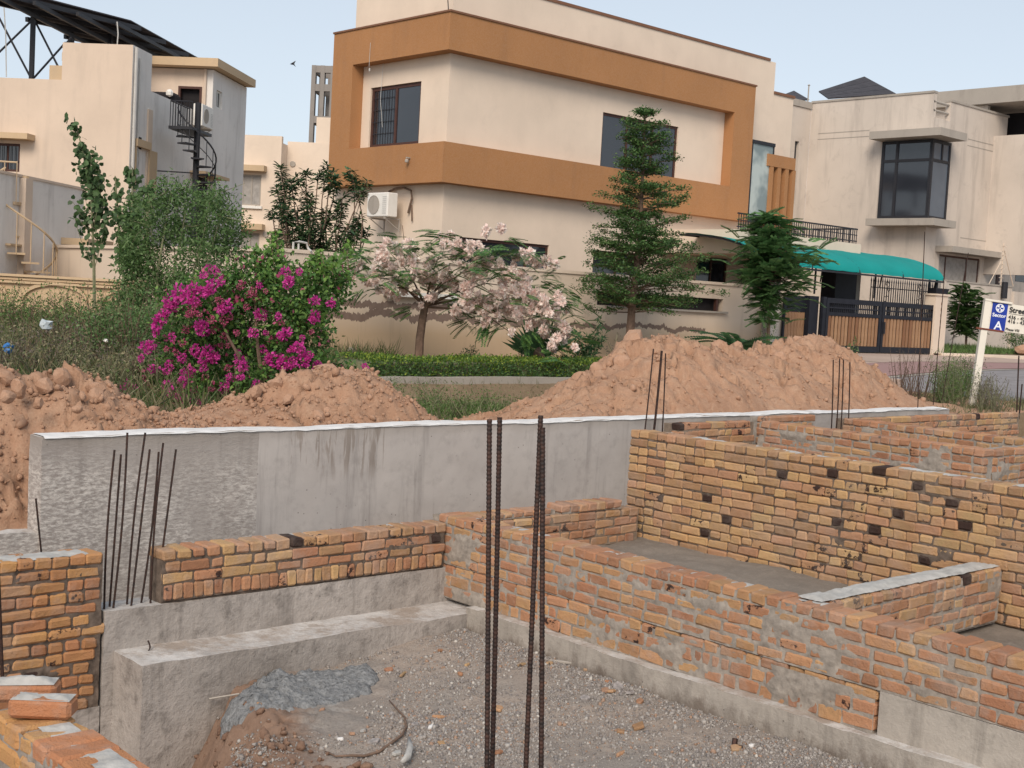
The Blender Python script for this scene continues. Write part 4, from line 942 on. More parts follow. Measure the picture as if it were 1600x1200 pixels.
wR_up = (25.45, 28.57, 6.65, 8.15); wG1 = (20.66, 23.72, 3.1, 4.46); wG2 = (25.39, 27.3, 3.1, 4.45); wG3 = (29.74, 31.2, 3.1, 4.68)
wall_holes(b, 'X', WY, WX, XE, 1.6, ZR, [wR_up, wG1, wG2, wG3], .25)
wL_up = (25.75, 27.85, 6.70, 8.25)
wall_holes(b, 'Y', WX, WY+.25, YE+.0, 1.6, 9.62, [wL_up], .25)
b.box(WX, WX+.25, WY+.25, 28.66, 9.62, 10.9)
b.box(WX+.25, XE-.0, 28.66, 28.9, 9.0, 10.9); b.box(WX, XE, YE, YE+.25, 1.6, 9.62); b.box(XE-.25, XE, WY+.25, YE, 1.6, ZR)
b.box(WX+.25, XE-.25, WY+.25, YE, 9.3, 9.5)          # roof deck
b.box(WX+.3, XE-.3, WY+1.2, WY+1.3, 1.6, 9.3) if False else None
b.build('wall', M['cream'], hs_)
b = MB(); b.box(XE, 33.95, WY+.02, WY+.24, 1.6, 9.72); b.build('side_wing_wall', M['cream'], hs_)
b = MB(); b.box(WX+1.2, XE-.3, WY-.03, WY+.24, ZR, ZR+.075); b.build('coping', M['orange_dark'], hs_)
b = MB(); b.box(XE+.01, 33.99, WY-.02, WY+.26, 9.72, 9.80); b.build('coping', M['orange_dark'], hs_)
# the frame band: L-shaped in plan, four members each side
XR = 31.53; YL = 29.1; zt0 = 8.82; zb1 = 6.66
b = MB()
def ell(z0, z1):
    out = [(BX, YL), (BX, GY), (XR, GY), (XR, WY+.003), (WX+.003, WY+.003), (WX+.003, YL)]
    b.prism([(x, y, z0) for x, y in out][::-1], (0, 0, z1-z0))
ell(zt0, ZT); ell(ZB, zb1)
b.box(30.6, XR, GY, WY-.003, zb1, zt0); b.box(BX, WX-.003, 28.2, YL, zb1, zt0)
b.build('frame_band', M['orange'], hs_)
b = MB(); out = [(BX-.03, YL+.02), (BX-.03, GY-.03), (XR+.03, GY-.03), (XR+.03, WY-.004), (WX-.004, WY-.004), (WX-.004, YL+.02)]
b.prism([(x, y, ZT) for x, y in out][::-1], (0, 0, .045)); b.build('coping', M['orange_dark'], hs_)
def window(parent, axis, face, a0, a1, z0, z1, nx=2, frame_m='brown_frame', glass='glass', fw=.07, depth=.10, curtain=None, transom=None, frame=W, grille=False, kinds=None):
    """frame, mullions, panes set into a hole; face is the outer wall plane, looking to -Y (axis X) or -X (axis Y)"""
    d0, d1 = face+.05, face+.05+fw
    def bx(b, p, q, u, v, e0, e1):
        if axis == 'X': b.box(p, q, e0, e1, u, v)
        else: b.box(e0, e1, p, q, u, v)
    fr = MB(); bx(fr, a0, a1, z0, z0+fw, d0, d1); bx(fr, a0, a1, z1-fw, z1, d0, d1); bx(fr, a0, a0+fw, z0+fw, z1-fw, d0, d1); bx(fr, a1-fw, a1, z0+fw, z1-fw, d0, d1)
    xs_ = [a0+(a1-a0)*k/nx for k in range(nx+1)] if not kinds else kinds
    for x_ in xs_[1:-1]: bx(fr, x_-fw*.45, x_+fw*.45, z0+fw, z1-fw, d0-.004, d1+.003)
    if transom: bx(fr, a0+fw, a1-fw, transom-fw*.4, transom+fw*.4, d0-.007, d1+.005)
    w_ = fr.build('window', M[frame_m], parent, frame)
    for k in range(len(xs_)-1):
        g_ = MB(); bx(g_, xs_[k]+fw*.45, xs_[k+1]-fw*.45, z0+fw, z1-fw, d0+.02+.008*(k % 2), d0+.03+.008*(k % 2)); o = link('pane', g_.mesh('pane', M[glass])); o.parent = w_; o.matrix_local = Matrix()
    if grille:
        g_ = MB()
        for k in range(1, int((a1-a0)/.13)): bx(g_, a0+k*.13, a0+k*.13+.014, z0+fw, z1-fw, d0-.03, d0-.016)
        for k in range(1, int((z1-z0)/.3)): bx(g_, a0+.01, a1-.01, z0+k*.3, z0+k*.3+.014, d0-.045, d0-.031)
        o = link('grille', g_.mesh('grille', M['black'])); o.parent = w_; o.matrix_local = Matrix()
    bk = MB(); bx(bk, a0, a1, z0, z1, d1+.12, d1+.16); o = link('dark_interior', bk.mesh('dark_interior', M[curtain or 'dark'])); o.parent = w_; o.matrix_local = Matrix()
    return w_
window(hs_, 'X', WY, *wR_up, nx=3)
window(hs_, 'X', WY, *wG1, kinds=[20.66, 21.4, 22.95, 23.72]); window(hs_, 'X', WY, *wG2, nx=2); window(hs_, 'X', WY, *wG3, nx=2)
wu = window(hs_, 'Y', WX, *wL_up, nx=2, fw=.09)
b = MB()      # the left sash stands open: bars behind it
for k in range(1, 8): b.box(WX+.03, WX+.042, 26.85+k*.11, 26.862+k*.11, 6.8, 8.15)
for k in range(1, 5): b.box(WX+.015, WX+.027, 26.85, 27.75, 6.75+k*.3, 6.762+k*.3)
o = link('grille', b.mesh('grille', M['black'])); o.parent = wu; o.matrix_local = Matrix()
# corner glass, fins and balcony at the right
b = MB(); gz0, gz1 = 5.82, 8.05
b.box(31.62, 32.62, WY-.32, WY-.28, gz0, gz1); b.build('corner_glass', M['pale_glass'], hs_)
b = MB(); b.box(31.56, 32.68, WY-.36, WY-.004, gz1, gz1+.10); b.box(31.56, 32.68, WY-.36, WY-.004, gz0-.1, gz0); b.box(32.62, 32.67, WY-.34, WY-.27, gz0, gz1); b.box(31.56, 31.62, WY-.34, WY-.27, gz0, gz1); b.box(31.63, 32.87, WY-.57, WY-.1, 7.35, 7.38) if False else None
b.build('corner_glass_frame', M['black'], hs_)
b = MB(); b.box(32.63, 32.66, WY-.27, WY-.01, gz0, gz1); b.build('corner_glass', M['pale_glass'], hs_)
fb = MB(); fy = 24.28
f0 = at(1201, 245, y=fy); f1 = at(1243, 256, y=fy); fz = at(1222, 247, y=fy)[2]
fb.box(f0[0], f1[0], fy, fy+.2, fz-.30, fz+.06); fb.build('fin_beam', M['orange'], hs_)
b = MB(); b.box(f0[0]+.02, f1[0]-.25, fy+.2, fy+.25, 5.1, fz-.3); b.build('fin_gap_shade', M['orange_dark'], hs_)  # added dark sheet that paints the recess shade between the fins
for px in (1203, 1215, 1227, 1238):
    p = at(px, 300, y=fy); m_ = MB(); m_.box(p[0]-.04, p[0]+.13, fy+.01, fy+.19, 5.1, fz-.30); m_.build('fin', M['orange'], hs_)
b = MB(); b.box(28.0, 33.9, 21.85, WY-.004, 4.55, 5.20); b.build('porch_roof', M['cream'], hs_)
rl = MB(); ry = 21.98
rl.box(28.1, 33.85, ry-.02, ry+.02, 5.62, 5.66); rl.box(28.1, 33.85, ry-.015, ry+.015, 5.27, 5.30); rl.box(28.1, 33.85, ry-.012, ry+.012, 5.45, 5.475)
for y_ in np.arange(22.1, 24.6, .11): rl.box(33.81, 33.83, y_, y_+.018, 5.2, 5.64)
rl.box(33.80, 33.84, 22.0, 24.6, 5.63, 5.67)
rb_ = rl.build('balcony_railing', M['black'], hs_)
bm_ = MB(); bm_.box(-.009, .009, -.009, .009, 0, .44); me = bm_.mesh('baluster', M['black'])
for x_ in np.arange(28.15, 33.85, .105):
    o = bpy.data.objects.new('baluster', me); COL.objects.link(o); o.parent = rb_; o.location = (x_, ry, 5.2)
# small fixtures
b = MB(); b.lathe([(0, 0), (.045, 0), (.05, .04), (.03, .08), (0, .09)], (BX-.09, 25.6, 6.2), 10); b.box(BX-.1, BX-.0, 25.57, 25.63, 6.3, 6.33); b.build('camera_dome', M['sill'], hs_)
b = MB(); b.tube([(BX-.01, 27.45, 9.3), (BX-.02, 27.45, 8.7)], .006, 4); b.tube([(WX-.05, 27.3, 8.9), (WX-.05, 27.35, 7.9), (WX-.06, 27.25, 7.5), (WX-.06, 27.2, 7.2)], .006, 4); b.lathe([(0, 0), (.02, 0), (.02, .08), (0, .08)], (BX-.02, 27.42, 8.58), 8); b.build('loose_cable', M['grey_pvc'], hs_)
b = MB(); b.tube([(BX+.01, 24.4, ZT+.04), (BX-.02, 24.42, ZT+.35), (BX+.1, 24.44, ZT+1.4)], .012, 5); b.build('roof_cable', M['black'], hs_)

def ac_unit(label, c, rz, frame=W, w=.86, h=.60, d=.32):
    t_ = thing('air_conditioner', label, 'air conditioner', c, None, frame); t_.rotation_euler = (t_.matrix_world.to_euler().x, 0, t_.matrix_world.to_euler().z+rz) if False else t_.rotation_euler
    R2 = Matrix.Rotation(rz, 4, 'Z')
    def bld(b, nm, m, bev=0, parent=None):
        b.v = [tuple(R2 @ Vector(v)) for v in b.v]; me = b.mesh(nm, M[m], bevel=bev); o = bpy.data.objects.new(nm, me); COL.objects.link(o); o.parent = parent or t_; return o
    b = MB(); b.box(-w/2, w/2, -d, 0, 0, h); bld(b, 'casing', 'white', .02)
    b = MB(); b.lathe([(.0, 0), (.235, 0), (.235, .012), (.225, .012), (.225, .004), (0, .004)], (0, 0, 0), 20); b.v = [(v[0]-w*.16, -d-.004-v[2], v[1]+h/2) for v in b.v]
    bld(b, 'fan_guard', 'sill')
    b = MB()
    for k in range(9): b.box(w*.26, w*.44, -d-.006, -d+.001, .08+k*.05, .10+k*.05)
    bld(b, 'louvres', 'grey_pvc')
    b = MB(); b.bar((-w*.36, -d, -.03), (-w*.36, .18, -.03), .04); b.bar((w*.36, -d, -.03), (w*.36, .18, -.03), .04); b.bar((-w*.36, .16, -.03), (-w*.36, .16, -.35), .03); b.bar((w*.36, .16, -.03), (w*.36, .16, -.35), .03); b.bar((-w*.36, -d+.05, -.05), (-w*.36, .16, -.30), .02); b.bar((w*.36, -d+.05, -.05), (w*.36, .16, -.30), .02)
    bld(b, 'bracket', 'sill')
    return t_
ac_unit('white air conditioner unit on the cream wall under the ochre band', (WX-.30, 26.5, 4.87), -math.pi/2)
b = MB(); b.tube([(WX-.06, 25.95, 5.0), (WX-.08, 25.80, 5.35), (WX-.08, 25.85, 5.56), (WX-.08, 26.15, 5.64), (WX-.08, 26.5, 5.62), (WX-.08, 26.75, 5.55)], .028, 6); b.tube([(WX-.04, 25.85, 5.2), (WX-.04, 25.8, 4.8)], .02, 6); b.tube([(WX-.03, 26.2, 4.7), (WX-.03, 26.1, 4.3), (WX-.03, 25.8, 3.9)], .008, 5)
tag(b.build('air_conditioner_pipe', M['bark']), 'brown pipe loop beside the air conditioner on the cream wall', 'pipe')

# ------------------------------------------------------------------ boundary wall
bw = thing('boundary_wall', 'cream garden wall with peeling dark bands, behind the hedge and the blossoming tree', 'garden wall', (20, 21.3, 1.6))
BY = 21.3; b = MB(); hole = (22.15, 26.85, 2.98, 3.30)
wall_holes(b, 'X', BY, 13.45, 28.55, 1.0, 3.66, [hole], .2); b.box(13.45, 13.65, BY+.2, 33, 1.0, 3.66)
b.build('wall', M['bwall'], bw)
b = MB(); b.box(13.40, 28.6, BY-.03, BY+.23, 3.66, 3.73); b.box(13.40, 13.70, BY+.23, 33, 3.66, 3.73); b.build('coping', M['cream'], bw)
b = MB(); b.box(hole[0], hole[1], BY+.17, BY+.19, 2.9, 3.4); b.build('dark_interior', M['dark'], bw)
b = MB(); b.box(hole[0]+.3, hole[1]+.15, BY-.08, BY+.1, 2.93, 2.98); b.build('sill', M['sill'], bw)
b = MB(); b.box(26.60, 26.68, BY+.02, BY+.1, 2.98, 3.30); b.box(24.0, 24.08, BY+.02, BY+.1, 2.98, 3.30); b.build('frame', M['brown_frame'], bw)
b = MB(); b.box(27.0, 27.9, BY-.015, BY-.002, 2.42, 2.46); b.build('step_line', M['cream'], bw) if False else None
# ledge, pipes
p = at(603, 460, y=BY-.1); q = at(712, 466, y=BY-.1)
b = MB(); b.box(p[0], q[0], BY-.14, BY-.002, p[2]-.03, p[2]+.07); b.build('white_ledge', M['white'], bw)
b = MB(); pp = at(458, 388, y=BY+.05); b.tube([pp+[0, 0, -1.0], pp+[0, 0, .12], pp+[.14, 0, .14], pp+[.30, 0, .12], pp+[.34, 0, .02], pp+[.34, -.12, -.04]], .022, 7); b.tube([pp+[.12, 0, .1], pp+[.12, 0, -.6]], .02, 6); tag(b.build('water_pipe', M['grey_pvc']), 'grey pipe elbow on top of the garden wall above the bougainvillea', 'pipe')
b = MB(); pp = at(549, 548, y=BY-.06); b.tube([pp+[-.03, .05, 0], pp+[.02, -.06, 0]], .07, 9); tag(b.build('drain_pipe', M['sill']), 'short round drain pipe end in the foot of the garden wall', 'pipe')
# a small white sheet hanging by the gate side
p0 = at(1206, 470, y=20.9); b = MB(); b.box(p0[0], p0[0]+.9, 20.9, 20.95, 1.9, 3.3); tag(b.build('gate_side_wall', M['cream_side'], bevel=.01), 'pale wall end between the dark-leaved tree and the gate', 'wall')

# ------------------------------------------------------------------ gate
GYP = 20.55; gz = 2.04
gt = thing('gate', 'wide double gate of brown wooden slats in a dark blue steel frame', 'gate', (33, GYP, gz))
x0_, x1_ = at(1290, 510, y=GYP)[0], at(1459, 510, y=GYP)[0]; xm = at(1377, 510, y=GYP)[0]
gtop = at(1377, 470, y=GYP)[2]-.02; ztl = at(1377, 492, y=GYP)[2]
for a, c_ in ((x0_, xm-.02), (xm+.02, x1_)):
    b = MB(); b.box(a, c_, GYP, GYP+.07, gz, gz+.17); b.box(a, a+.11, GYP, GYP+.07, gz+.17, gtop); b.box(c_-.11, c_, GYP, GYP+.07, gz+.17, gtop)
    b.box(a+.11, c_-.11, GYP, GYP+.07, gtop-.14, gtop); b.box(a+.11, c_-.11, GYP, GYP+.07, ztl-.10, ztl); b.box(a+.11, c_-.11, GYP+.015, GYP+.05, (gtop+ztl)/2-.09, (gtop+ztl)/2-.05)
    leaf = b.build('gate_leaf', M['navy'], gt)
    for xx in np.arange(a+.16, c_-.13, .095):
        s_ = MB(); s_.box(xx, xx+.022, GYP+.02, GYP+.045, ztl, gtop-.14); o = link('bar', s_.mesh('bar', M['navy'])); o.parent = leaf; o.matrix_local = Matrix()
    n = 15; wd = (c_-a-.22)/n
    sm = MB(); sm.box(-wd/2+.032, wd/2-.032, 0, .035, 0, ztl-.10-gz-.17); me = sm.mesh('slat', M['wood'], bevel=.004)
    for k in range(n):
        o = bpy.data.objects.new('slat', me); COL.objects.link(o); o.parent = leaf; o.location = (a+.11+wd*(k+.5), GYP+.012+.004*(k % 2), gz+.17)
    b = MB(); b.box(a+.11, c_-.11, GYP+.05, GYP+.066, gz+.17, ztl-.1); b.build('backing_sheet', M['dark'], gt)
b = MB(); b.box(xm+.10, xm+.14, GYP-.05, GYP-.002, gz+.55, ztl-.2); b.build('handle', M['black'], gt)
xp0, xp1 = at(1268, 510, y=GYP)[0], x0_-.015
b = MB(); b.box(xp0+.5, xp1, GYP+.01, GYP+.09, gz, gtop+.02); b.box(xp0, xp0+.42, GYP+.11, GYP+.3, gz, gtop+.02); b.build('gate_post', M['navy'], gt)
pgx0, pgx1 = at(1229, 500, y=GYP+.2)[0], at(1268, 500, y=GYP+.2)[0]
b = MB(); b.box(pgx0-.08, pgx1, GYP+.24, GYP+.30, ztl-.05, gtop); b.box(pgx0-.08, pgx1, GYP+.24, GYP+.30, gz, gz+.15); b.box(pgx0-.08, pgx0-.01, GYP+.243, GYP+.297, gz+.15-.001, ztl-.049); b.build('wicket_frame', M['navy'], gt)
nw = 8; wd = (pgx1-pgx0)/nw; sm = MB(); sm.box(-wd/2+.008, wd/2-.008, 0, .03, 0, ztl-.05-gz-.15); me = sm.mesh('slat', M['wood'], bevel=.004)
for k in range(nw): o = bpy.data.objects.new('slat', me); COL.objects.link(o); o.parent = gt; o.location = (pgx0+wd*(k+.5)-33, .25, .15)
# gate pillar with planter
pa, pb = at(1459.5, 500, y=GYP-.05)[0], at(1478, 500, y=GYP-.05)[0]
gp = thing('gate_pillar', 'cream gate pillar with a dark planter box on top', 'pillar', ((pa+pb)/2, GYP, gz))
b = MB(); b.box(pa, pb, GYP-.06, GYP+.3, gz-.1, at(1468, 462, y=GYP)[2]); b.build('shaft', M['cream'], gp)
zt_ = at(1468, 462, y=GYP)[2]; b = MB(); b.box(pa-.05, pb+.06, GYP-.1, GYP+.34, zt_, zt_+.05); b.build('cap', M['cream'], gp)
b = MB()
for k in range(5): b.box((pa+pb)/2-.02, (pa+pb)/2+.03, GYP-.068, GYP-.061, zt_-.28-k*.18, zt_-.20-k*.18)
b.build('number_marks', M['orange_dark'], gp)
b = MB(); b.prism([(pa-.08, GYP-.08, zt_+.22), (pb+.02, GYP-.08, zt_+.22), (pb-.04, GYP-.05, zt_+.06), (pa, GYP-.05, zt_+.06)], (0, .28, 0)); tag(b.build('planter_box', M['navy']), 'dark planter box standing on the gate pillar', 'planter')
b = MB(); b.tube([((pa+pb)/2-.1, GYP+.1, zt_+.2), ((pa+pb)/2-.08, GYP+.1, zt_+.6)], .05, 6); tag(b.build('lantern_post', M['black']), 'thin dark lamp post above the planter on the gate pillar', 'lamp')
# spiked fence behind the gate
fc = thing('spiked_fence', 'black spiked iron fence seen above the gate', 'fence', (33, 23.2, 3.4)); FY = 23.2
a, c_ = at(1362, 440, y=FY)[0], at(1462, 440, y=FY)[0]; zt_f = at(1400, 437, y=FY)[2]
b = MB()
for z_ in (zt_f-.32, zt_f-.9): b.box(a, c_, FY, FY+.03, z_, z_+.03)
b.build('rail', M['black'], fc)
pk = MB(); pk.box(-.012, .012, 0, .024, -1.3, -.12); pk.add([(-.035, .012, -.12), (0, .012-.03, -.12), (.035, .012, -.12), (0, .045, -.12), (0, .012, .06)], [(0, 1, 4), (1, 2, 4), (2, 3, 4), (3, 0, 4), (3, 2, 1, 0)]); me = pk.mesh('picket', M['black'])
for x_ in np.arange(a, c_, .135): o = bpy.data.objects.new('picket', me); COL.objects.link(o); o.parent = fc; o.location = (x_-33, 0, zt_f-3.4)
for x_ in (a+.9, a+2.9):
    b = MB()
    for k in range(5):
        an = k*1.3; c0 = np.array([x_+.12*math.sin(an), FY-.02, zt_f-.15-.17*k]); b.tube([c0+[.08*math.cos(t_), 0, .08*math.sin(t_)] for t_ in np.linspace(an, an+5, 9)], .012, 4)
    b.build('scroll', M['black'], fc)
b = MB(); a1_, a2_ = at(1305, 450, y=22.3)[0], at(1338, 450, y=22.3)[0]; b.box(a1_, a2_, 22.3, 22.8, 2.0, 4.5); tag(b.build('porch_column', M['navy']), 'dark column under the teal canopy, behind the gate', 'column')
b = MB(); b.box(at(1338, 450, y=22.3)[0]+.003, at(1345, 450, y=22.3)[0], 22.32, 22.8, 2.0, 4.5); tag(b.build('porch_column', M['sill']), 'grey edge column beside the dark column behind the gate', 'column')
# teal canopy
cp = thing('canopy', 'curved teal shade canopy stretched over the driveway behind the gate', 'canopy', (31, 21.5, 4.2))
xa, xb = 27.2, 36.4; prof = []
for k in range(15):
    t_ = k/14; y_ = 20.48+(23.2-20.48)*(1-math.cos(t_*math.pi/2))*1.0; z_ = 4.29+(5.05-4.29)*math.sin(t_*math.pi/2); prof.append((y_, z_))
xs = np.linspace(xa, xb, 40); V = []
for i, x_ in enumerate(xs):
    for k, (y_, z_) in enumerate(prof):
        sag = .035*abs(math.sin((x_-xa)/(xb-xa)*math.pi*5))*(.3+math.sin(k/14*math.pi))
        V.append((x_, y_, z_-sag*.6+.006*math.sin(x_*9+y_*7)))
top = np.array(V); bot = top-[0, 0, .012]
Fq = grid_faces(40, 15); Fa = np.concatenate([Fq, (Fq+len(top))[:, ::-1]])
link('shade_cloth', mesh_np('shade_cloth', np.concatenate([top, bot]), Fa, M['teal'], True), cp)
for x_ in np.linspace(xa+.05, xb-.03, 5):
    b = MB(); b.tube([(x_, y_, z_-.05) for y_, z_ in prof], .025, 5); b.tube([(x_, 21.05, 4.66), (x_+.02, 20.7, 4.2)], .02, 5) if False else None; b.build('hoop', M['black'], cp)
b = MB(); b.bar((xa, prof[0][0]+.02, prof[0][1]-.06), (xb, prof[0][0]+.02, prof[0][1]-.06), .05); b.bar((xa, prof[-1][0], prof[-1][1]-.05), (xb, prof[-1][0], prof[-1][1]-.05), .05); b.build('edge_tube', M['black'], cp)
for x_ in (30.2, 33.2, 36.2):
    b = MB(); b.bar((x_, 20.62, 4.28), (x_+.35, 20.9, 3.95), .035); b.bar((x_+.1, 20.9, 4.5), (x_+.1, 20.9, 3.6), .04); b.build('strut', M['black'], cp)
# drive kerb planter right of the gate
p = at(1472, 550, y=20.2); q = at(1590, 562, y=19.9)
b = MB(); b.prism([(p[0], 20.2, 1.7), (q[0]+.4, 19.3, 1.7), (q[0]+.4, 19.3, p[2]-.03), (p[0], 20.2, p[2]-.03)], (.05, .16, 0)); tag(b.build('kerb_wall', M['cream'], bevel=.01), 'low cream kerb wall edging the grass right of the gate', 'kerb wall')
b = MB(); b.add([(p[0], 20.3, p[2]-.06), (q[0]+.4, 19.42, p[2]-.06), (q[0]+6, 19.42, p[2]), (q[0]+6, 28, p[2]+.1), (p[0], 28, p[2]+.1)], [(0, 1, 2, 3, 4)]); tag(b.build('lawn_soil', M['field']), kind='structure')
LAWN = (p, q)
b = MB(); s0 = at(1338, 594, z=1.9); b.box(s0[0]-.1, s0[0]+1.5, s0[1]+0, s0[1]+.5, 1.5, s0[2]+.02) ; tag(b.build('kerb_block', M['paving'], bevel=.01), 'low brown concrete block at the driveway edge right of the large heap', 'block')
# street sign
def street_sign():
    D = 21.8; base = at(1520, 640, D=D); top = at(1545, 468, D=D); axis = unit(top-base)
    rt = _r-axis*np.dot(_r, axis); rt = unit(rt+_f*.0); fwd = np.cross(axis, rt); fwd = unit(fwd)   # fwd points away from the viewer
    if np.dot(fwd, _f) < 0: fwd = -fwd
    L = np.linalg.norm(top-base)
    t_ = thing('street_sign', 'white street sign with a blue sector panel on a leaning white post', 'street sign', base)
    def P(u, v, d=0): return base+rt*u+axis*v+fwd*d-np.array(t_['_l'])
    def slab(nm, u0, u1, v0, v1, d0, d1, m, parent=None, skew=0):
        b = MB(); b.add([P(u0, v0+skew*u0, d0), P(u1, v0+skew*u1, d0), P(u1, v0+skew*u1, d1), P(u0, v0+skew*u0, d1), P(u0, v1+skew*u0, d0), P(u1, v1+skew*u1, d0), P(u1, v1+skew*u1, d1), P(u0, v1+skew*u0, d1)], [(0, 3, 2, 1), (4, 5, 6, 7), (0, 1, 5, 4), (1, 2, 6, 5), (2, 3, 7, 6), (3, 0, 4, 7)])
        me = b.mesh(nm, M[m], bevel=.002); o = bpy.data.objects.new(nm, me); COL.objects.link(o); o.parent = parent or t_; return o
    slab('post', -.055, .055, -.3, L, 0, .10, 'sign_white')
    bd = slab('board', .056, 1.02, L-.49, L-.02, .03, .06, 'sign_white', skew=0)
    slab('top_rail', -.06, .40, L-.025, L+.01, -.01, .028, 'sign_white'); slab('bottom_rail', -.14, .32, L-.515, L-.485, -.012, .028, 'rust_red')
    slab('blue_panel', .085, .345, L-.49, L-.03, .022, .029, 'sign_blue')
    def text(s_, u, v, size, m, d=.018, bold=.0, nm='lettering', align='LEFT'):
        cu = bpy.data.curves.new(nm, 'FONT'); cu.body = s_; cu.size = size; cu.extrude = .0015; cu.offset = bold; cu.align_x = align
        tmp = bpy.data.objects.new(nm, cu); COL.objects.link(tmp); dg = bpy.context.evaluated_depsgraph_get(); me = bpy.data.meshes.new_from_object(tmp.evaluated_get(dg)); bpy.data.objects.remove(tmp)
        me.materials.clear(); me.materials.append(M[m])
        R3 = Matrix((tuple(rt), tuple(axis), tuple(-fwd))).transposed().to_4x4()
        o = bpy.data.objects.new(nm, me); COL.objects.link(o); o.parent = t_; o.matrix_local = Matrix.Translation(Vector(P(u, v, d))) @ R3
        return o
    text('Sector', .215, L-.265, .085, 'sign_light', bold=.002, align='CENTER', nm='sector_lettering')
    text('A', .225, L-.475, .20, 'sign_light', bold=.003, align='CENTER', nm='sector_letter')
    text('Street', .375, L-.155, .125, 'sign_ink', bold=.003, nm='street_lettering')
    slab('underline', .375, 1.0, L-.185, L-.178, .024, .029, 'sign_ink')
    text('436 - 459', .375, L-.265, .085, 'sign_ink', bold=.001, nm='number_lettering'); text('416 - 435', .375, L-.335, .085, 'sign_ink', bold=.001, nm='number_lettering')
    text('Phase VIII', .355, L-.465, .06, 'sign_ink', bold=.001, nm='phase_lettering')
    # round emblem: pale ring and four-armed wheel
    b = MB()
    for k in range(24):
        a0, a1 = 2*math.pi*k/24, 2*math.pi*(k+1)/24
        for r0, r1 in ((.058, .073),): b.add([P(.215+r*math.cos(a), L-.115+r*math.sin(a), .018) for r, a in ((r0, a0), (r1, a0), (r1, a1), (r0, a1))], [(0, 1, 2, 3)])
    for k in range(4):
        for a, c_ in ((k*math.pi/2+.25, k*math.pi/2+1.32),):
            m_ = [P(.215+r*math.cos(x), L-.115+r*math.sin(x), .018) for r, x in ((.018, (a+c_)/2), (.052, a), (.056, (a*.7+c_*.3)), (.056, (a*.3+c_*.7)), (.052, c_))]; b.add(m_, [(0, 1, 2, 3, 4)])
    b.add([P(.215+.012*math.cos(2*math.pi*k/8), L-.115+.012*math.sin(2*math.pi*k/8), .017) for k in range(8)], [tuple(range(8))])
    me = b.mesh('emblem', M['sign_light']); o = bpy.data.objects.new('emblem', me); COL.objects.link(o); o.parent = t_
street_sign()
# ================================================================== LEFT HOUSE (turned frame)
_o = at(200, 300, D=38.0)
FL = Frame(_o[0], _o[1], math.radians(41.8-90))
la = FL.at
lh = thing('house', 'cream house at the left edge with a solar array above its roof', 'house', (0, 0, 1.5), None, FL)
zl_low = la(50, 123, y=0)[2]; zl_blk = la(150, 68, y=0)[2]; xblk = la(97, 100, y=0)[0]; yb = la(237, 110, x=0)[1]; ye = la(383, 200, x=0)[1]
y2 = la(332, 150, x=0)[1]; zpar = la(237, 143, x=0)[2]; zsl = la(340, 112, x=.0)[2]
wx0, wx1 = la(-30, 240, y=0)[0], la(31, 240, y=0)[0]; wz0, wz1 = la(15, 268, y=0)[2], la(15, 224, y=0)[2]
s1 = [la(209, 250, x=0)[1], la(217, 250, x=0)[1]]; s1z = [la(213, 268, x=0)[2], la(213, 233, x=0)[2]]
b = MB(); wall_holes(b, 'X', 0.0, -16, 0, 1.0, zl_low, [(wx0, wx1, wz0, wz1)], .25)
b.box(-16, -15.75, .25, ye, 1.0, zl_low); b.box(-16, 0, ye-.25, ye, 1.0, zpar); b.box(-15.7, -.25, .3, ye-.3, zl_low-1.5, zl_low-1.3); b.build('front_wall', M['cream_left'], lh, FL)
b = MB(); b.box(xblk, 0, .001, yb, zl_low, zl_blk); b.build('stair_block', M['cream_left'], lh, FL)
b = MB()
def side_wall(b, y0, y1, z0, z1, holes):
    cuts = sorted(set([y0, y1]+[h[0] for h in holes]+[h[1] for h in holes]))
    for p, q in zip(cuts[:-1], cuts[1:]):
        z = z0
        for u, v in sorted([(h[2], h[3]) for h in holes if h[0] <= p+1e-6 and h[1] >= q-1e-6])+[(z1, z1)]:
            if u > z+1e-6: b.box(-.22, .004, p, q, z, u)
            z = v
side_wall(b, .004, y2, 1.0, zpar, [(s1[0], s1[1], s1z[0], s1z[1])]); b.box(-.21, .002, .006, yb, zpar, zl_blk-.002)
sw = (la(338, 150, x=0)[1], la(347, 150, x=0)[1], la(342, 170, x=0)[2], la(342, 142, x=0)[2])
side_wall(b, y2+.002, ye, 1.0, zsl-.01, [sw]); b.build('side_wall', M['grey_left'], lh, FL)
def side_window(y0, y1, z0, z1, parent, nm='window'):
    b = MB(); f = .06
    for (p, q, u, v) in ((y0, y1, z0, z0+f), (y0, y1, z1-f, z1), (y0, y0+f, z0+f, z1-f), (y1-f, y1, z0+f, z1-f), ((y0+y1)/2-.02, (y0+y1)/2+.02, z0+f, z1-f)): b.box(-.12, -.06, p, q, u, v)
    w_ = b.build(nm, M['white'], parent, FL); g_ = MB(); g_.box(-.10, -.09, y0+f, y1-f, z0+f, z1-f); o = link('pane', g_.mesh('pane', M['glass'])); o.parent = w_; o.matrix_local = Matrix()
side_window(*s1, *s1z, lh); side_window(sw[0], sw[1], sw[2], sw[3], lh)
b = MB()
sA, sB = la(207, 250, x=0)[1], la(229, 250, x=0)[1]; sT = la(209, 228, x=0)[2]
for p, q, u, v in ((sA, s1[0]-.02, s1z[0]-.6, sT), (s1[1]+1.2, sB, s1z[0]-.6, sT)): b.box(.006, .10, p, q, u, v)
b.box(.006, .14, sA, sB, sT+.002, sT+.22); b.build('window_surround', M['beige_trim'], lh, FL)
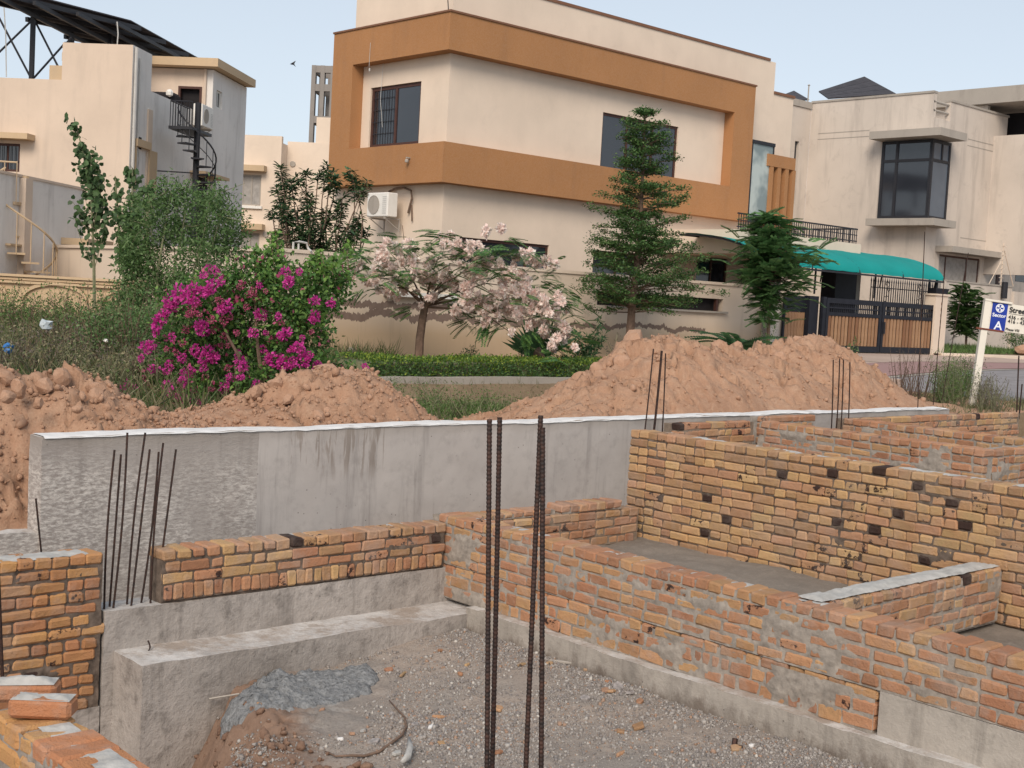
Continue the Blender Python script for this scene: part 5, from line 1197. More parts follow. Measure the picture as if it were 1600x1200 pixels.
hd = (la(213, 222, x=0)[1], la(213, 218, x=0)[2]); b = MB(); b.box(-.05, .02, hd[0], hd[0]+.35, hd[1]-.25, hd[1]+.1); b.build('vent', M['dark'], lh, FL)
b = MB(); yy = la(230, 175, x=0)[1]; b.box(.006, .05, yy, yy+.35, 1.5, la(230, 170, x=0)[2]); b.build('pilaster', M['cream_left'], lh, FL)
b = MB(); b.tube([(.06, .12, 1.5), (.06, .12, zl_blk-.05)], .05, 7); b.tube([(.05, .45, 1.5), (.05, .45, zl_blk-.3)], .03, 6); b.build('downpipe', M['grey_pvc'], lh, FL)
# front window left with hood
w_ = window(lh, 'X', 0.0, wx0, wx1, wz0, wz1, nx=3, frame_m='brown_frame', frame=FL, grille=True)
hx = la(45, 208, y=-.4); b = MB(); b.box(-16, hx[0], -.5, -.002, la(20, 216, y=-.5)[2], la(20, 207, y=-.5)[2]); b.build('window_hood', M['beige_trim'], lh, FL)
# rear upper room: front face, roof slab, door
xr0 = la(236, 130, y=y2)[0]; z_l = zpar-1.2
dx0, dx1 = la(278, 160, y=y2)[0], la(315, 160, y=y2)[0]; dz1 = la(296, 135, y=y2)[2]; dz0 = la(296, 176, y=y2)[2]-.3
b = MB(); wall_holes(b, 'X', y2, xr0-3, -.225, z_l, zsl-.012, [(dx0, dx1, dz0, dz1)], .22); b.build('rear_room_wall', M['cream_left'], lh, FL)
b = MB(); b.box(dx0, dx1, y2+.2, y2+.22, dz0, dz1); b.build('dark_doorway', M['dark'], lh, FL)
b = MB(); b.box(dx0, dx0+.08, y2-.02, y2+.1, dz0, dz1); b.box(dx1-.08, dx1, y2-.02, y2+.1, dz0, dz1); b.box(dx0+.08, dx1-.08, y2-.02, y2+.1, dz1-.08, dz1); b.build('door_frame', M['brown_frame'], lh, FL)
b = MB(); b.box(xr0-3, .32, y2-.5, ye+.05, zsl+.02, zsl+.30); b.build('roof_slab', M['beige_trim'], lh, FL)
b = MB(); b.tube([(dx1+.12, y2-.06, dz0), (dx1+.12, y2-.06, zsl)], .05, 6); b.build('downpipe', M['cream_left'], lh, FL)
tr = la(255, 145, y=y2-1.5); b = MB(); b.box(tr[0]-.7, tr[0]+.5, y2-1.8, y2-1.1, zpar-.5, tr[2]); tag(b.build('roof_clutter', M['dark'], frame=FL, bevel=.1), 'dark bundle of household things on the roof behind the parapet', 'bundle')
b = MB(); q = la(265, 146, y=y2-1.9); b.lathe([(0, -.12), (.11, -.06), (.12, .05), (.06, .13), (0, .14)], q, 7); tag(b.build('white_bag', M['white'], frame=FL), 'small white bag lying on the dark bundle on the roof', 'bag')
# air conditioner on the side wall
pa_ = la(329, 186, x=.45)
ac_unit('white air conditioner unit beside the black spiral stair', (0.04, pa_[1], pa_[2]-.30), math.pi/2, FL, w=1.1, h=.72)
# black spiral stair
sp_c = la(307, 240, x=1.15); sx, sy = sp_c[0], sp_c[1]; ztop_s = la(308, 165, x=1.15)[2]; zland = la(300, 202, x=1.15)[2]
st = thing('spiral_stair', 'black iron spiral stair climbing to the roof terrace of the left house', 'spiral stair', (sx, sy, 2.0), None, FL)
b = MB(); b.tube([(sx, sy, 1.2), (sx, sy, ztop_s+.1)], .10, 8); b.build('pole', M['black'], st, FL)
R_ = .60; nst = 26; rise = .225; a_land = math.radians(200)
def stair(parent, sx, sy, ztop, n, R_, rise, a0, da, mat, frame, vis_z=2.0, rail_h=.95):
    step = MB(); step.prism([(0.06, -.05, 0), (R_, -.20, 0), (R_, .20, 0), (0.06, .05, 0)], (0, 0, .045)); me = step.mesh('step', M[mat]); rp = []
    for k in range(n):
        a = a0+da*k; z_ = ztop-rise*(k+1)
        if z_ < vis_z: break
        o = bpy.data.objects.new('step', me); COL.objects.link(o); o.parent = parent; o.location = (sx-parent['_l'][0], sy-parent['_l'][1], z_-parent['_l'][2]); o.rotation_euler = (0, 0, a)
        e = np.array([sx+R_*math.cos(a), sy+R_*math.sin(a), z_]); rp.append(e+[0, 0, rail_h])
        m_ = MB(); m_.tube([e, e+[0, 0, rail_h]], .014, 5); m_.build('baluster', M[mat], parent, frame)
    rr = [np.array([sx+R_*math.cos(a0-da*.5), sy+R_*math.sin(a0-da*.5), ztop-rise*.5+rail_h])]+rp
    fine = []
    for k in range(len(rr)-1):
        for t_ in (0, .5): 
            a1 = math.atan2(rr[k][1]-sy, rr[k][0]-sx); a2 = math.atan2(rr[k+1][1]-sy, rr[k+1][0]-sx); dd = (a2-a1+math.pi) % (2*math.pi)-math.pi
            fine.append(np.array([sx+R_*math.cos(a1+dd*t_), sy+R_*math.sin(a1+dd*t_), rr[k][2]*(1-t_)+rr[k+1][2]*t_]))
    m_ = MB(); m_.tube(fine+[rr[-1]], .026, 6); m_.build('handrail', M[mat], parent, frame)
    m_ = MB(); m_.tube([p-[0, 0, rail_h*.5] for p in fine], .014, 5); m_.build('mid_rail', M[mat], parent, frame) if mat == 'black' else None
stair(st, sx, sy, zland, nst, R_, rise, math.radians(215), math.radians(26), 'black', FL, 2.0, .80)
b = MB(); b.prism([(sx-.70, sy-.6, zland-.02), (sx+.05, sy-.6, zland-.02), (sx+.05, sy+1.2, zland-.02), (sx-.70, sy+1.2, zland-.02)], (0, 0, .09)); b.build('landing', M['black'], st, FL)
lr = MB()
for p, q in (((sx-.66, sy-.58), (sx+.02, sy-.58)), ((sx-.66, sy-.58), (sx-.66, sy+1.1))):
    lr.tube([(p[0], p[1], zland+.82), (q[0], q[1], zland+.82)], .022, 5)
    for t_ in np.linspace(0, 1, 9): lr.tube([(p[0]+(q[0]-p[0])*t_, p[1]+(q[1]-p[1])*t_, zland), (p[0]+(q[0]-p[0])*t_, p[1]+(q[1]-p[1])*t_, zland+.82)], .012, 4)
lr.build('landing_rail', M['black'], st, FL)
b = MB(); b.tube([(0.0, sy-.2, sp_c[2]-.6), (sx, sy, sp_c[2]-.6)], .02, 5); b.build('wall_tie', M['black'], st, FL)
dv = (la(300, 300, x=0)[1], la(322, 300, x=0)[1]); dz = la(312, 277, x=0)[2]
b = MB(); b.box(.006, .03, dv[0], dv[1], 1.6, dz); b.build('dark_doorway', M['dark'], lh, FL)
b = MB(); b.box(.006, .55, dv[0]-.3, dv[1]+.8, dz+.03, dz+.13); b.build('door_hood', M['beige_trim'], lh, FL)

# solar array
A_ = la(-70, -38, D=35.5); B_ = la(205, 33, D=43); C_ = la(333, 104, D=50.5)
nrm = np.cross(B_-A_, C_-A_)
ray_o = FL.R.T @ (EYE-FL.o)
def on_plane(px, py):
    d = la(px, py, D=1.0)-ray_o; t_ = np.dot(A_-ray_o, nrm)/np.dot(d, nrm); return ray_o+d*t_
E_ = on_plane(112, 58)
sa = thing('solar_array', 'large tilted solar array on steel posts over the left house roof, seen from below', 'solar panels', ((A_+C_)/2), None, FL)
nu, nv = 8, 4; nz = unit(nrm[None])[0]; nz = nz if nz[2] > 0 else -nz
for i in range(nu):
    for j in range(nv):
        def Q(u, v): return A_*(1-u)*(1-v)+B_*u*(1-v)+C_*u*v+E_*(1-u)*v
        # A->B far edge, A->E near edge
        def Q2(u, v): return (A_*(1-u)+B_*u)*(1-v)+(E_*.0+(A_+(E_-A_)*(u*.5+.5)*1.0)*(1-v)*0) if False else Q(u, v)
        u0, u1, v0, v1 = (i+.02)/nu, (i+.98)/nu, (j+.02)/nv, (j+.98)/nv
        c4 = [Q(u0, v0), Q(u1, v0), Q(u1, v1), Q(u0, v1)]
        b = MB(); b.add(c4+[p+nz*.04 for p in c4], [(0, 1, 2, 3), (7, 6, 5, 4), (0, 4, 5, 1), (1, 5, 6, 2), (2, 6, 7, 3), (3, 7, 4, 0)]); b.build('solar_panel', M['solar'], sa, FL)
for v in (.08, .36, .64, .92):
    b = MB(); b.bar(Q(-.05 if v < .9 else .0, v)-nz*.12, Q(1.0, v)-nz*.12, .11, .14); b.build('rail', M['black'], sa, FL)
for u in (.15, .4, .65, .9):
    b = MB(); b.bar(Q(u, -.02)-nz*.25, Q(u, 1.02)-nz*.25, .09, .12); b.build('cross_beam', M['black'], sa, FL)
for (tx, ty), (bx_, by_), D in (((52, 27), (51, 124), 39.5), ((112, 50), (113, 75), 42.0), ((173, 40), (173, 75), 43.5)):
    p = la(tx, ty, D=D); q = la(bx_, by_, D=D); q[0], q[1] = p[0], p[1]; b = MB(); b.bar(q-[0, 0, .6], p, .12 if tx < 100 else .14); b.build('post', M['black'], sa, FL)
for (tx, ty), (bx_, by_) in (((-20, -8), (48, 121)), ((-25, 105), (52, 30)), ((55, 33), (97, 116)), ((53, 122), (103, 66)), ((98, 75), (112, 58))):
    b = MB(); b.tube([la(tx, ty, D=39.6), la(bx_, by_, D=39.6)], .035, 5); b.build('brace', M['black'], sa, FL)
for (tx, ty), (bx_, by_), D in (((183, 34), (183, 72), 37.8), ((5, -10), (10, 120), 38.6)):
    p = la(tx, ty, D=D); q = la(bx_, by_, D=D); b = MB(); b.tube([p, (p+q)/2+[.03, 0, 0], q], .018, 5); tag(b.build('thin_mast', M['grey_pvc'], frame=FL), 'thin pale mast on the left house roof, %s' % ('above the stair block corner' if tx > 100 else 'at the left edge of the photo'), 'mast')
b = MB(); p = la(91, 119, y=.1); b.box(p[0]-.25, p[0]+.2, .05, .6, zl_low, zl_low+.42); b.build('parapet_block', M['beige_trim'], lh, FL)

# nearer wing of the left plot: grey side wall, beige spiral stair, arched wall
q1 = la(0, 258, D=31); q2 = None
nwx = la(20, 290, D=30)[0]
nyA = la(-30, 300, x=nwx)[1]; nyB = la(131, 320, x=nwx)[1]
nz_ = la(110, 290, x=nwx)[2]
nb = thing('house_wing', 'low grey-sided wing behind the beige spiral stair at the left edge', 'house wing', (nwx, nyB, 1.5), None, FL)
cz = [la(22, 265, x=nwx), la(125, 296, x=nwx)]
b = MB(); b.prism([(nwx-.25, nyA, 1.2), (nwx-.25, nyB, 1.2), (nwx-.25, nyB, cz[1][2]), (nwx-.25, nyA, cz[1][2])], (.25, 0, 0)); b.build('wall', M['grey_left'], nb, FL)
b = MB(); yp = la(38, 300, x=nwx)[1]; b.box(nwx+.002, nwx+.16, yp-.25, yp+.1, 1.2, cz[1][2]-.02); b.box(nwx-.3, nwx+.03, nyA, nyB, cz[1][2], cz[1][2]+.06); b.build('trim', M['cream_left'], nb, FL)
hy = (la(95, 385, x=nwx)[1], la(137, 385, x=nwx)[1]); hz = la(110, 380, x=nwx)[2]
b = MB(); b.box(nwx+.002, nwx+.7, hy[0], hy[1], hz-.05, hz+.12); b.build('window_hood', M['beige_trim'], nb, FL)
wy = (la(99, 405, x=nwx)[1], la(117, 405, x=nwx)[1]); wz = (la(108, 421, x=nwx)[2], la(108, 396, x=nwx)[2])
b = MB(); b.box(nwx+.002, nwx+.05, wy[0], wy[1], wz[0]-.5, wz[1]); w_ = b.build('window', M['white'], nb, FL)
for k in (0, 1):
    b = MB(); y0 = wy[0]+(wy[1]-wy[0])*(k*.5)+.07; b.box(nwx+.052, nwx+.06, y0, y0+(wy[1]-wy[0])*.5-.12, wz[0]-.4, wz[1]-.08); o = link('pane', b.mesh('pane', M['glass'])); o.parent = w_; o.matrix_local = Matrix()
c_ = la(38, 330, D=30.5); sx, sy = c_[0], c_[1]
zt2 = la(38, 275, D=30.5)[2]; zl2 = la(20, 321, D=30.5)[2]
st2 = thing('spiral_stair', 'beige spiral stair against the grey wing at the left edge', 'spiral stair', (sx, sy, 2.0), None, FL)
b = MB(); b.tube([(sx, sy, 1.2), (sx, sy, zt2)], .09, 8); b.build('pole', M['beige_trim'], st2, FL)
stair(st2, sx, sy, zl2+.05, 14, .75, .2, math.radians(165), math.radians(-24)*-1, 'beige_trim', FL, 1.6)
b = MB(); b.box(sx-1.5, sx, sy-.45, sy+.4, zl2, zl2+.07); b.build('landing', M['beige_trim'], st2, FL)
b = MB(); b.tube([(sx-1.5, sy-.42, zl2+1.0), (sx, sy-.42, zl2+.97)], .02, 5)
for k in range(5): b.tube([(sx-1.2+.3*k, sy-.42, zl2), (sx-1.2+.3*k, sy-.42, zl2+1.0)], .012, 4)
b.build('landing_rail', M['beige_trim'], st2, FL)
# arched compound wall
cw = thing('compound_wall', 'beige compound wall with blind arches and a moulded cornice, behind the weeds at the left', 'compound wall', (0, 0, 1.6), None, FL)
cy = la(80, 425, D=29.0)[1]; zc = la(80, 428, y=cy)[2]
xa_, xb_ = la(-60, 430, y=cy)[0], la(260, 430, y=cy)[0]
b = MB(); b.box(xa_, xb_, cy, cy+.22, 1.0, zc-.1); b.build('wall', M['beige_trim'], cw, FL)
for k, (dz_, pr) in enumerate(((0, .10), (-.075, .05), (-.15, .09))):
    b = MB(); b.box(xa_, xb_, cy-pr, cy+.25, zc+dz_-.10+.002*k, zc+dz_-.045); b.build('cornice', M['beige_trim'], cw, FL)
xs0 = la(38, 440, y=cy)[0]; xs1 = la(138, 450, y=cy)[0]
for j in range(3):
    b = MB(); w0 = xs1-xs0; c0 = (xs0+xs1)/2+(j)*(w0+.35)-.0 if j < 2 else (xs0+xs1)/2-(w0+.35)
    pts = [(c0+w0/2*math.cos(a), zc-.62+.36*math.sin(a)) for a in np.linspace(0, math.pi, 15)]
    for (p, q) in zip(pts[:-1], pts[1:]): b.prism([(p[0], cy-.07, p[1]), (q[0], cy-.07, q[1]), (q[0], cy-.07, q[1]+.08), (p[0], cy-.07, p[1]+.08)], (0, .068, 0))
    b.build('arch', M['beige_trim'], cw, FL)

# ================================================================== BUILDING BETWEEN THE HOUSES
mb = thing('house', 'pale cream house between the left house and the ochre band house', 'house', (0, 0, 1.5), None, FL)
ym = la(450, 300, D=62)[1]; zt_m = la(420, 212, y=ym)[2]; x0m = la(376, 300, y=ym)[0]; x1m = la(560, 300, y=ym)[0]; xc = la(437, 300, y=ym)[0]
w1 = [la(378, 290, y=ym)[0], la(408, 290, y=ym)[0], la(395, 321, y=ym)[2], la(395, 273, y=ym)[2]]
w2 = [la(374, 380, y=ym)[0], la(405, 380, y=ym)[0], la(395, 420, y=ym)[2], la(395, 364, y=ym)[2]]
b = MB(); wall_holes(b, 'X', ym, x0m-3, xc, 0, zt_m, [tuple(w1), tuple(w2)], .25); b.box(x0m-3, xc, ym+.25, ym+9, 0, zt_m-.3); b.box(xc+.003, x1m+3, ym+1.0, ym+9, 0, zt_m-.12); b.build('wall', M['cream'], mb, FL)
xt = la(494, 200, y=ym+1.0)[0]; b = MB(); b.box(xt, x1m+2, ym+1.02, ym+6, zt_m-.12, la(500, 182, y=ym)[2]+.1); b.build('roof_block', M['cream'], mb, FL)
for w in (w1, w2):
    window(mb, 'X', ym, *w, nx=2, frame_m='sill', glass='curtain', frame=FL)
    b = MB(); b.box(w[0]-.4, w[1]+.25, ym-.5, ym-.003, w[3]+.15, w[3]+.42); b.build('window_hood', M['beige_trim'], mb, FL)
    b = MB(); b.box(w[0]-.2, w[1]+.1, ym-.12, ym-.003, w[2]-.15, w[2]-.02); b.build('sill', M['white'], mb, FL)
for px, py in ((457, 256), (415, 366)):
    p = la(px, py, y=ym+(1.0 if px > 437 else 0)-.06); b = MB(); b.tube([p, p+[0, .12, 0]], .14, 9); b.build('vent', M['sill'], mb, FL)
tw = thing('concrete_tower', 'bare concrete frame tower rising behind the pale house', 'tower', (0, 0, 1.5), None, FL)
yt = la(497, 150, D=92)[1]; xa_, xb_ = la(486, 160, y=yt)[0], la(540, 160, y=yt)[0]; zt_t = la(500, 102, y=yt)[2]
b = MB(); wd = .30; n_ = 3
xsn = [la(x_, 160, y=yt)[0] for x_ in (488, 502, 518, 536)]
for yy in (yt, yt+2.2):
    for x_ in xsn: b.box(x_-wd/2, x_+wd/2, yy, yy+.4, 1.0, zt_t)
for z_ in (zt_t, la(500, 131, y=yt)[2], la(500, 181, y=yt)[2]):
    for yy in (yt, yt+2.2): b.box(xsn[0]+wd/2+.002, xsn[-1], yy+.02, yy+.36, z_-.5, z_-.01)
    b.box(xsn[0]-wd/2+.03, xsn[0]+wd/2-.03, yt+.402, yt+2.198, z_-.5, z_-.01)
b.box(xsn[1], xsn[-1], yt+1.2, yt+1.3, zt_t-4.6, zt_t-1.9)
b.build('frame', M['tower'], tw, FL)

# ================================================================== RIGHT HOUSE
rh = thing('house', 'weathered beige house at the right with a dark corner bay window', 'house', (48, 30, 2.0))
c_ = at(1452, 280, D=48.0); RX, RY = c_[0], c_[1]
ra = lambda px, py: at(px, py, x=RX); rf = lambda px, py: at(px, py, y=RY)
zp = ra(1400, 150)[2]; yl = ra(1266, 200)[1]; xr = rf(1574, 200)[0]
gA = (ra(1377, 280)[1], RY); zg0, zg1 = ra(1400, 342)[2], ra(1400, 221)[2]
xg = rf(1479, 280)[0]
gw = (rf(1466, 425)[0], rf(1530, 425)[0], rf(1500, 440)[2]-1.0, rf(1500, 401)[2])
b = MB()
wall_holes(b, 'Y', RX, RY, yl, 1.5, zp-.9, [(gA[1]-.01, gA[0], zg0, zg1)], .25)
wall_holes(b, 'X', RY, RX+.25, xr, 1.5, zp-.9, [(RX+.2, xg, zg0, zg1), gw], .25)
y_gap = ra(1457, 180)[1]; x_gap = rf(1485, 180)[0]
b.box(RX, RX+.22, y_gap, yl, zp-.9, zp); b.box(x_gap, xr, RY, RY+.22, zp-.9, rf(1490, 160)[2])
b.box(xr-.25, xr, RY+.25, RY+8, 1.5, zp-.9); b.box(RX+.25, xr-.25, RY+.3, yl, zp-1.0, zp-.91)
b.build('wall', M['cream_right'], rh)
b = MB(); b.box(RX-.04, RX+.26, y_gap-.02, yl, zp, zp+.08); b.box(x_gap-.02, xr+.04, RY-.04, RY+.26, rf(1490, 160)[2], rf(1490, 160)[2]+.08); b.build('coping', M['sill'], rh)
b = MB()
for z_ in (zp-.30, zp-.62): b.tube([(RX+.1, y_gap, z_), (RX+.1, RY+.1, z_), (x_gap, RY+.1, z_)], .05, 6)
b.build('corner_rail', M['sill'], rh)
# bay window
b = MB(); e = .10; f = .11
yA, yB = gA[0], RY-e; xA, xB = RX-e, xg; zm = ra(1400, 252)[2]
for z0, z1 in ((zg0, zg0+f), (zg1-f, zg1), (zm-.05, zm+.05)): b.box(xA, xA+f, yB+f, yA, z0, z1); b.box(xA+f, xB, yB, yB+f, z0, z1)
for y_ in (yA-f, ra(1403, 280)[1]): b.box(xA-.002, xA+f-.002, y_, y_+f, zg0, zg1)
for x_ in (xA, xB-f): b.box(x_, x_+f, yB-.002, yB+f-.002, zg0, zg1)
xm_ = rf(1468, 240)[0]; b.box(xm_, xm_+f*.8, yB-.003, yB+f-.003, zm, zg1)
wb = b.build('window', M['black'], rh)
for (p, q, u, v, fx) in ((yB+f, ra(1403, 280)[1], zg0+f, zm-.05, 1), (ra(1403, 280)[1]+f, yA-f, zg0+f, zm-.05, 1), (yB+f, ra(1403, 280)[1], zm+.05, zg1-f, 1), (ra(1403, 280)[1]+f, yA-f, zm+.05, zg1-f, 1)):
    g_ = MB(); g_.box(xA+.03, xA+.05, p, q, u, v); o = link('pane', g_.mesh('pane', M['glass'])); o.parent = wb; o.matrix_local = Matrix()
t = NT('blue_glass'); t.b.inputs['Roughness'].default_value = .08; M['blue_glass'] = t.out(t.mix(t.noise(.7, 2), (.06, .075, .10), (.15, .18, .22)))
for (p, q, u, v) in ((xA+f, xB-f, zg0+f, zm-.05), (xA+f, xm_, zm+.05, zg1-f), (xm_+f*.8, xB-f, zm+.05, zg1-f)):
    g_ = MB(); g_.box(p, q, yB+.03, yB+.05, u, v); o = link('pane', g_.mesh('pane', M['blue_glass'])); o.parent = wb; o.matrix_local = Matrix()
b = MB(); b.box(RX+.3, RX+.4, RY+.4, yA, zg0, zg1); b.box(RX+.4, xg, RY+.35, RY+.4, zg0, zg1); b.build('dark_interior', M['dark'], rh)
for nm, zz, hh, (pl, pr) in (('window_hood', zg1+.03, .28, (1358, 1511)), ('window_sill', zg0-.30, .26, (1352, 1494))):
    yl_ = at(pl, 215 if nm == 'window_hood' else 350, x=RX-.75)[1]; xr_ = at(pr, 215 if nm == 'window_hood' else 350, y=RY-.75)[0]
    b = MB(); b.prism([(RX-.75, RY-.75, zz), (xr_, RY-.75, zz), (xr_, RY-.003, zz), (RX-.003, RY-.003, zz), (RX-.003, yl_, zz), (RX-.75, yl_, zz)], (0, 0, hh)); b.build(nm, M['sill'], rh)
# ground floor window and hood
window(rh, 'X', RY, *gw, kinds=[gw[0], rf(1478, 425)[0], rf(1511, 425)[0], gw[1]], frame_m='brown_frame', glass='curtain')
hzz = rf(1500, 398)[2]; b = MB(); b.box(rf(1461, 395)[0], rf(1566, 405)[0], RY-.7, RY-.003, hzz, hzz+.22); b.build('window_hood', M['sill'], rh)
b = MB(); b.box(rf(1557, 420)[0], rf(1562, 420)[0], RY-.03, RY-.004, hzz-2, hzz-.01); b.build('downpipe', M['brown_frame'], rh)
b = MB()
for z_ in (ra(1300, 208)[2], ra(1300, 217)[2]): b.box(RX-.008, RX-.001, ra(1358, 210)[1], ra(1278, 215)[1], z_, z_+.03)
b.build('groove_line', M['sill'], rh)
b = MB()
for z_ in (rf(1530, 222)[2], rf(1530, 232)[2], rf(1530, 376)[2]): b.box(rf(1512, 222)[0], xr-.1, RY-.008, RY-.001, z_, z_+.03)
b.build('groove_line', M['sill'], rh)
# set-back wing at its left with a slit window
yw = yl-.0; xw = at(1238, 250, y=yw)[0]; xs_ = (at(1238, 250, y=yw)[0]+.1, at(1247, 250, y=yw)[0]); zs_ = (at(1243, 320, y=yw)[2], at(1243, 220, y=yw)[2])
b = MB(); wall_holes(b, 'X', yw, xw-3, RX-.004, 1.5, zp-.25, [(xs_[0], xs_[1], zs_[0], zs_[1])], .25); b.box(xw-3, RX-.004, yw+.3, yw+5, 1.5, zp-.4); b.build('wing_wall', M['cream_right'], rh)
b = MB(); b.box(xw-3, RX, yw-.05, yw+.3, zp-.24, zp+.02); b.build('coping', M['sill'], rh)
b = MB(); b.box(xs_[0], xs_[1], yw+.12, yw+.14, zs_[0], zs_[1]); b.build('pane', M['glass'], rh)
# roof room with a deep slab, behind
c2 = at(1600, 200, D=56); r2x = RX+4.2
zt2 = at(1600, 128, x=r2x)[2]; zt3 = at(1415, 148, x=r2x)[2]
yA2, yB2 = at(1412, 150, x=r2x)[1], at(1700, 150, x=r2x)[1]
b = MB(); b.box(r2x, r2x+8, yB2, yA2, zt3-.62, zt3); b.build('roof_slab', M['sill'], rh)
b = MB(); dz1 = at(1580, 161, x=r2x+.35)[2]; dz0 = at(1580, 211, x=r2x+.35)[2]; dy = (at(1700, 200, x=r2x+.35)[1], at(1541, 200, x=r2x+.35)[1])
wall_holes(b, 'Y', r2x+.35, yB2, yA2-.1, 5, zt3-.63, [(dy[0], dy[1], dz0, dz1)], .2); b.build('roof_room_wall', M['cream_right'], rh)
b = MB(); b.box(r2x+2.2, r2x+2.3, yB2, yA2, dz0-.2, zt3-.7); b.build('dark_interior', M['dark'], rh)
# right-hand wing past the corner, balcony slab
b = MB(); wx_ = xr+.8; y3 = RY+1.2; b.box(xr+.003, xr+9, y3, y3+.25, 1.5, dz0); p = at(1575, 272, y=RY-.6)
b.build('right_wing_wall', M['cream_right'], rh)
b = MB(); zb_ = at(1585, 275, y=RY)[2]; b.box(xr+.003, xr+7, RY-.6, y3-.003, zb_-.02, zb_+.30); b.build('balcony_slab', M['sill'], rh)
b = MB(); b.box(xr+.2, xr+.9, RY+.1, y3-.003, 1.5, zb_-.03); b.build('pier', M['cream_right'], rh)
p0 = at(1589, 400, y=y3-.01); b = MB(); b.box(p0[0], p0[0]+2, y3-.02, y3-.004, at(1592, 440, y=y3)[2], at(1592, 401, y=y3)[2]); b.build('pane', M['glass'], rh)
b = MB(); p1 = at(1595, 408, y=y3-.03); b.box(p1[0], p1[0]+.5, y3-.03, y3-.022, p1[2]-.15, p1[2]+.02); b.build('yellow_notice', M['yellow'], rh)
b = MB(); b.box(p0[0]-.3, p0[0]+3, y3-.7, y3-.03, at(1592, 397, y=y3)[2], at(1592, 392, y=y3)[2]); b.build('window_hood', M['sill'], rh)
# its garden wall
gy_ = 24.0; b = MB(); zwt = at(1520, 441, y=gy_)[2]; x_a, x_b = at(1478, 450, y=gy_)[0], at(1582, 450, y=gy_)[0]
b.box(x_a, x_b, gy_, gy_+.2, 1.5, zwt-.06); b.box(x_b+.003, x_b+10, gy_-.1, gy_+.2, 1.5, zwt-.20)
tag(b.build('garden_wall', M['cream_right']), 'weathered beige garden wall right of the gate, behind the small tree', 'garden wall')
b = MB(); b.box(x_a, x_b, gy_-.03, gy_+.23, zwt-.058, zwt); tag(b.build('wall_coping', M['sill']), 'thin grey coping on the garden wall right of the gate', 'coping')
b = MB(); px_ = at(1573, 450, y=gy_-.2)
b.tube([(px_[0], gy_-.12, zwt-.5), (px_[0], gy_-.12, zwt+.12)], .12, 8); tag(b.build('electric_meter', M['black'], bevel=.01), 'small black meter box on the garden wall above the sign', 'meter')
b = MB(); p = at(1567, 400, y=gy_+.1); 
for k in range(9): b.box(p[0]-.18, p[0]+.18, gy_+.08, gy_+.10, zwt+.1+k*.17, zwt+.12+k*.17)
b.box(p[0]-.01, p[0]+.02, gy_+.08, gy_+.12, zwt, zwt+1.6); b.bar((p[0]+.1, gy_+.1, zwt+1.3), (p[0]+1.0, gy_+.1, zwt), .03); b.bar((p[0]-.1, gy_+.1, zwt+.9), (p[0]-.9, gy_+.1, zwt), .02)
tag(b.build('wire_bracket', M['cream']), 'pale wire bracket standing on the garden wall right of the gate', 'bracket')
# rooftop panels on the right
def roof_panel(label, pts, D0, drop):
    c = [at(px, py, D=d) for px, py, d in pts]; n_ = np.cross(c[1]-c[0], c[2]-c[0])
    t_ = thing('roof_solar_array', label, 'solar panels', c[0], 'roof solar panels of the right house'); nu = 4
    nn = unit(n_[None])[0]; nn = nn if nn[2] > 0 else -nn
    for k in range(nu):
        f0_, f1_ = (k+.02)/nu, (k+.98)/nu
        q = [c[0]+(c[3]-c[0])*f0_, c[1]+(c[2]-c[1])*f0_, c[1]+(c[2]-c[1])*f1_, c[0]+(c[3]-c[0])*f1_]; b = MB(); b.add(q+[p+nn*.05 for p in q], [(0, 1, 2, 3), (7, 6, 5, 4), (0, 4, 5, 1), (1, 5, 6, 2), (2, 6, 7, 3), (3, 7, 4, 0)]); b.build('solar_panel', M['solar'], t_)
    for k in range(3):
        p = (c[0]+(c[3]-c[0])*(.2+.3*k))*.35+(c[1]+(c[2]-c[1])*(.2+.3*k))*.65; b = MB(); b.bar(p, p-[0, 0, drop], .09); b.build('post', M['sill'], t_)
roof_panel('solar panels tilted on the flat roof of the right house', [(1279, 144, 55), (1350, 121, 58), (1400, 148, 55.5), (1294, 155, 53)], 0, 2.0)
roof_panel('smaller solar panels at the left end of the right house roof', [(1227, 148, 62), (1240, 143, 64), (1264, 157, 62), (1238, 158, 60)], 0, 2.0)
b = MB(); p = at(1264, 135, D=54); b.tube([p+[0, 0, .05], p-[0, 0, 1.2]], .03, 5); b.lathe([(0, 0), (.06, .04), (0, .1)], p, 6); tag(b.build('thin_mast', M['sill']), 'thin mast on the roof edge left of the solar panels', 'mast')
# bird
b = MB(); p = at(457, 100, D=60); s_ = .32
b.add([p+_r*-.1*s_+_u*.05, p+_r*s_*.5+_u*s_*.5, p+_r*s_*.25+_u*s_*.0, p+_r*s_*.5-_u*s_*.45, p-_r*s_*.35, p+_f*.06], [(0, 1, 2, 5), (0, 5, 2, 3), (0, 4, 5)]); b.add([p-_r*.12+_f*.05, p+_r*.1+_f*.05, p+_u*.04, p-_u*.04], [(0, 2, 1), (0, 1, 3), (0, 3, 2)])
tag(b.build('bird', M['black']), 'small dark bird flying in the sky above the concrete tower', 'bird')
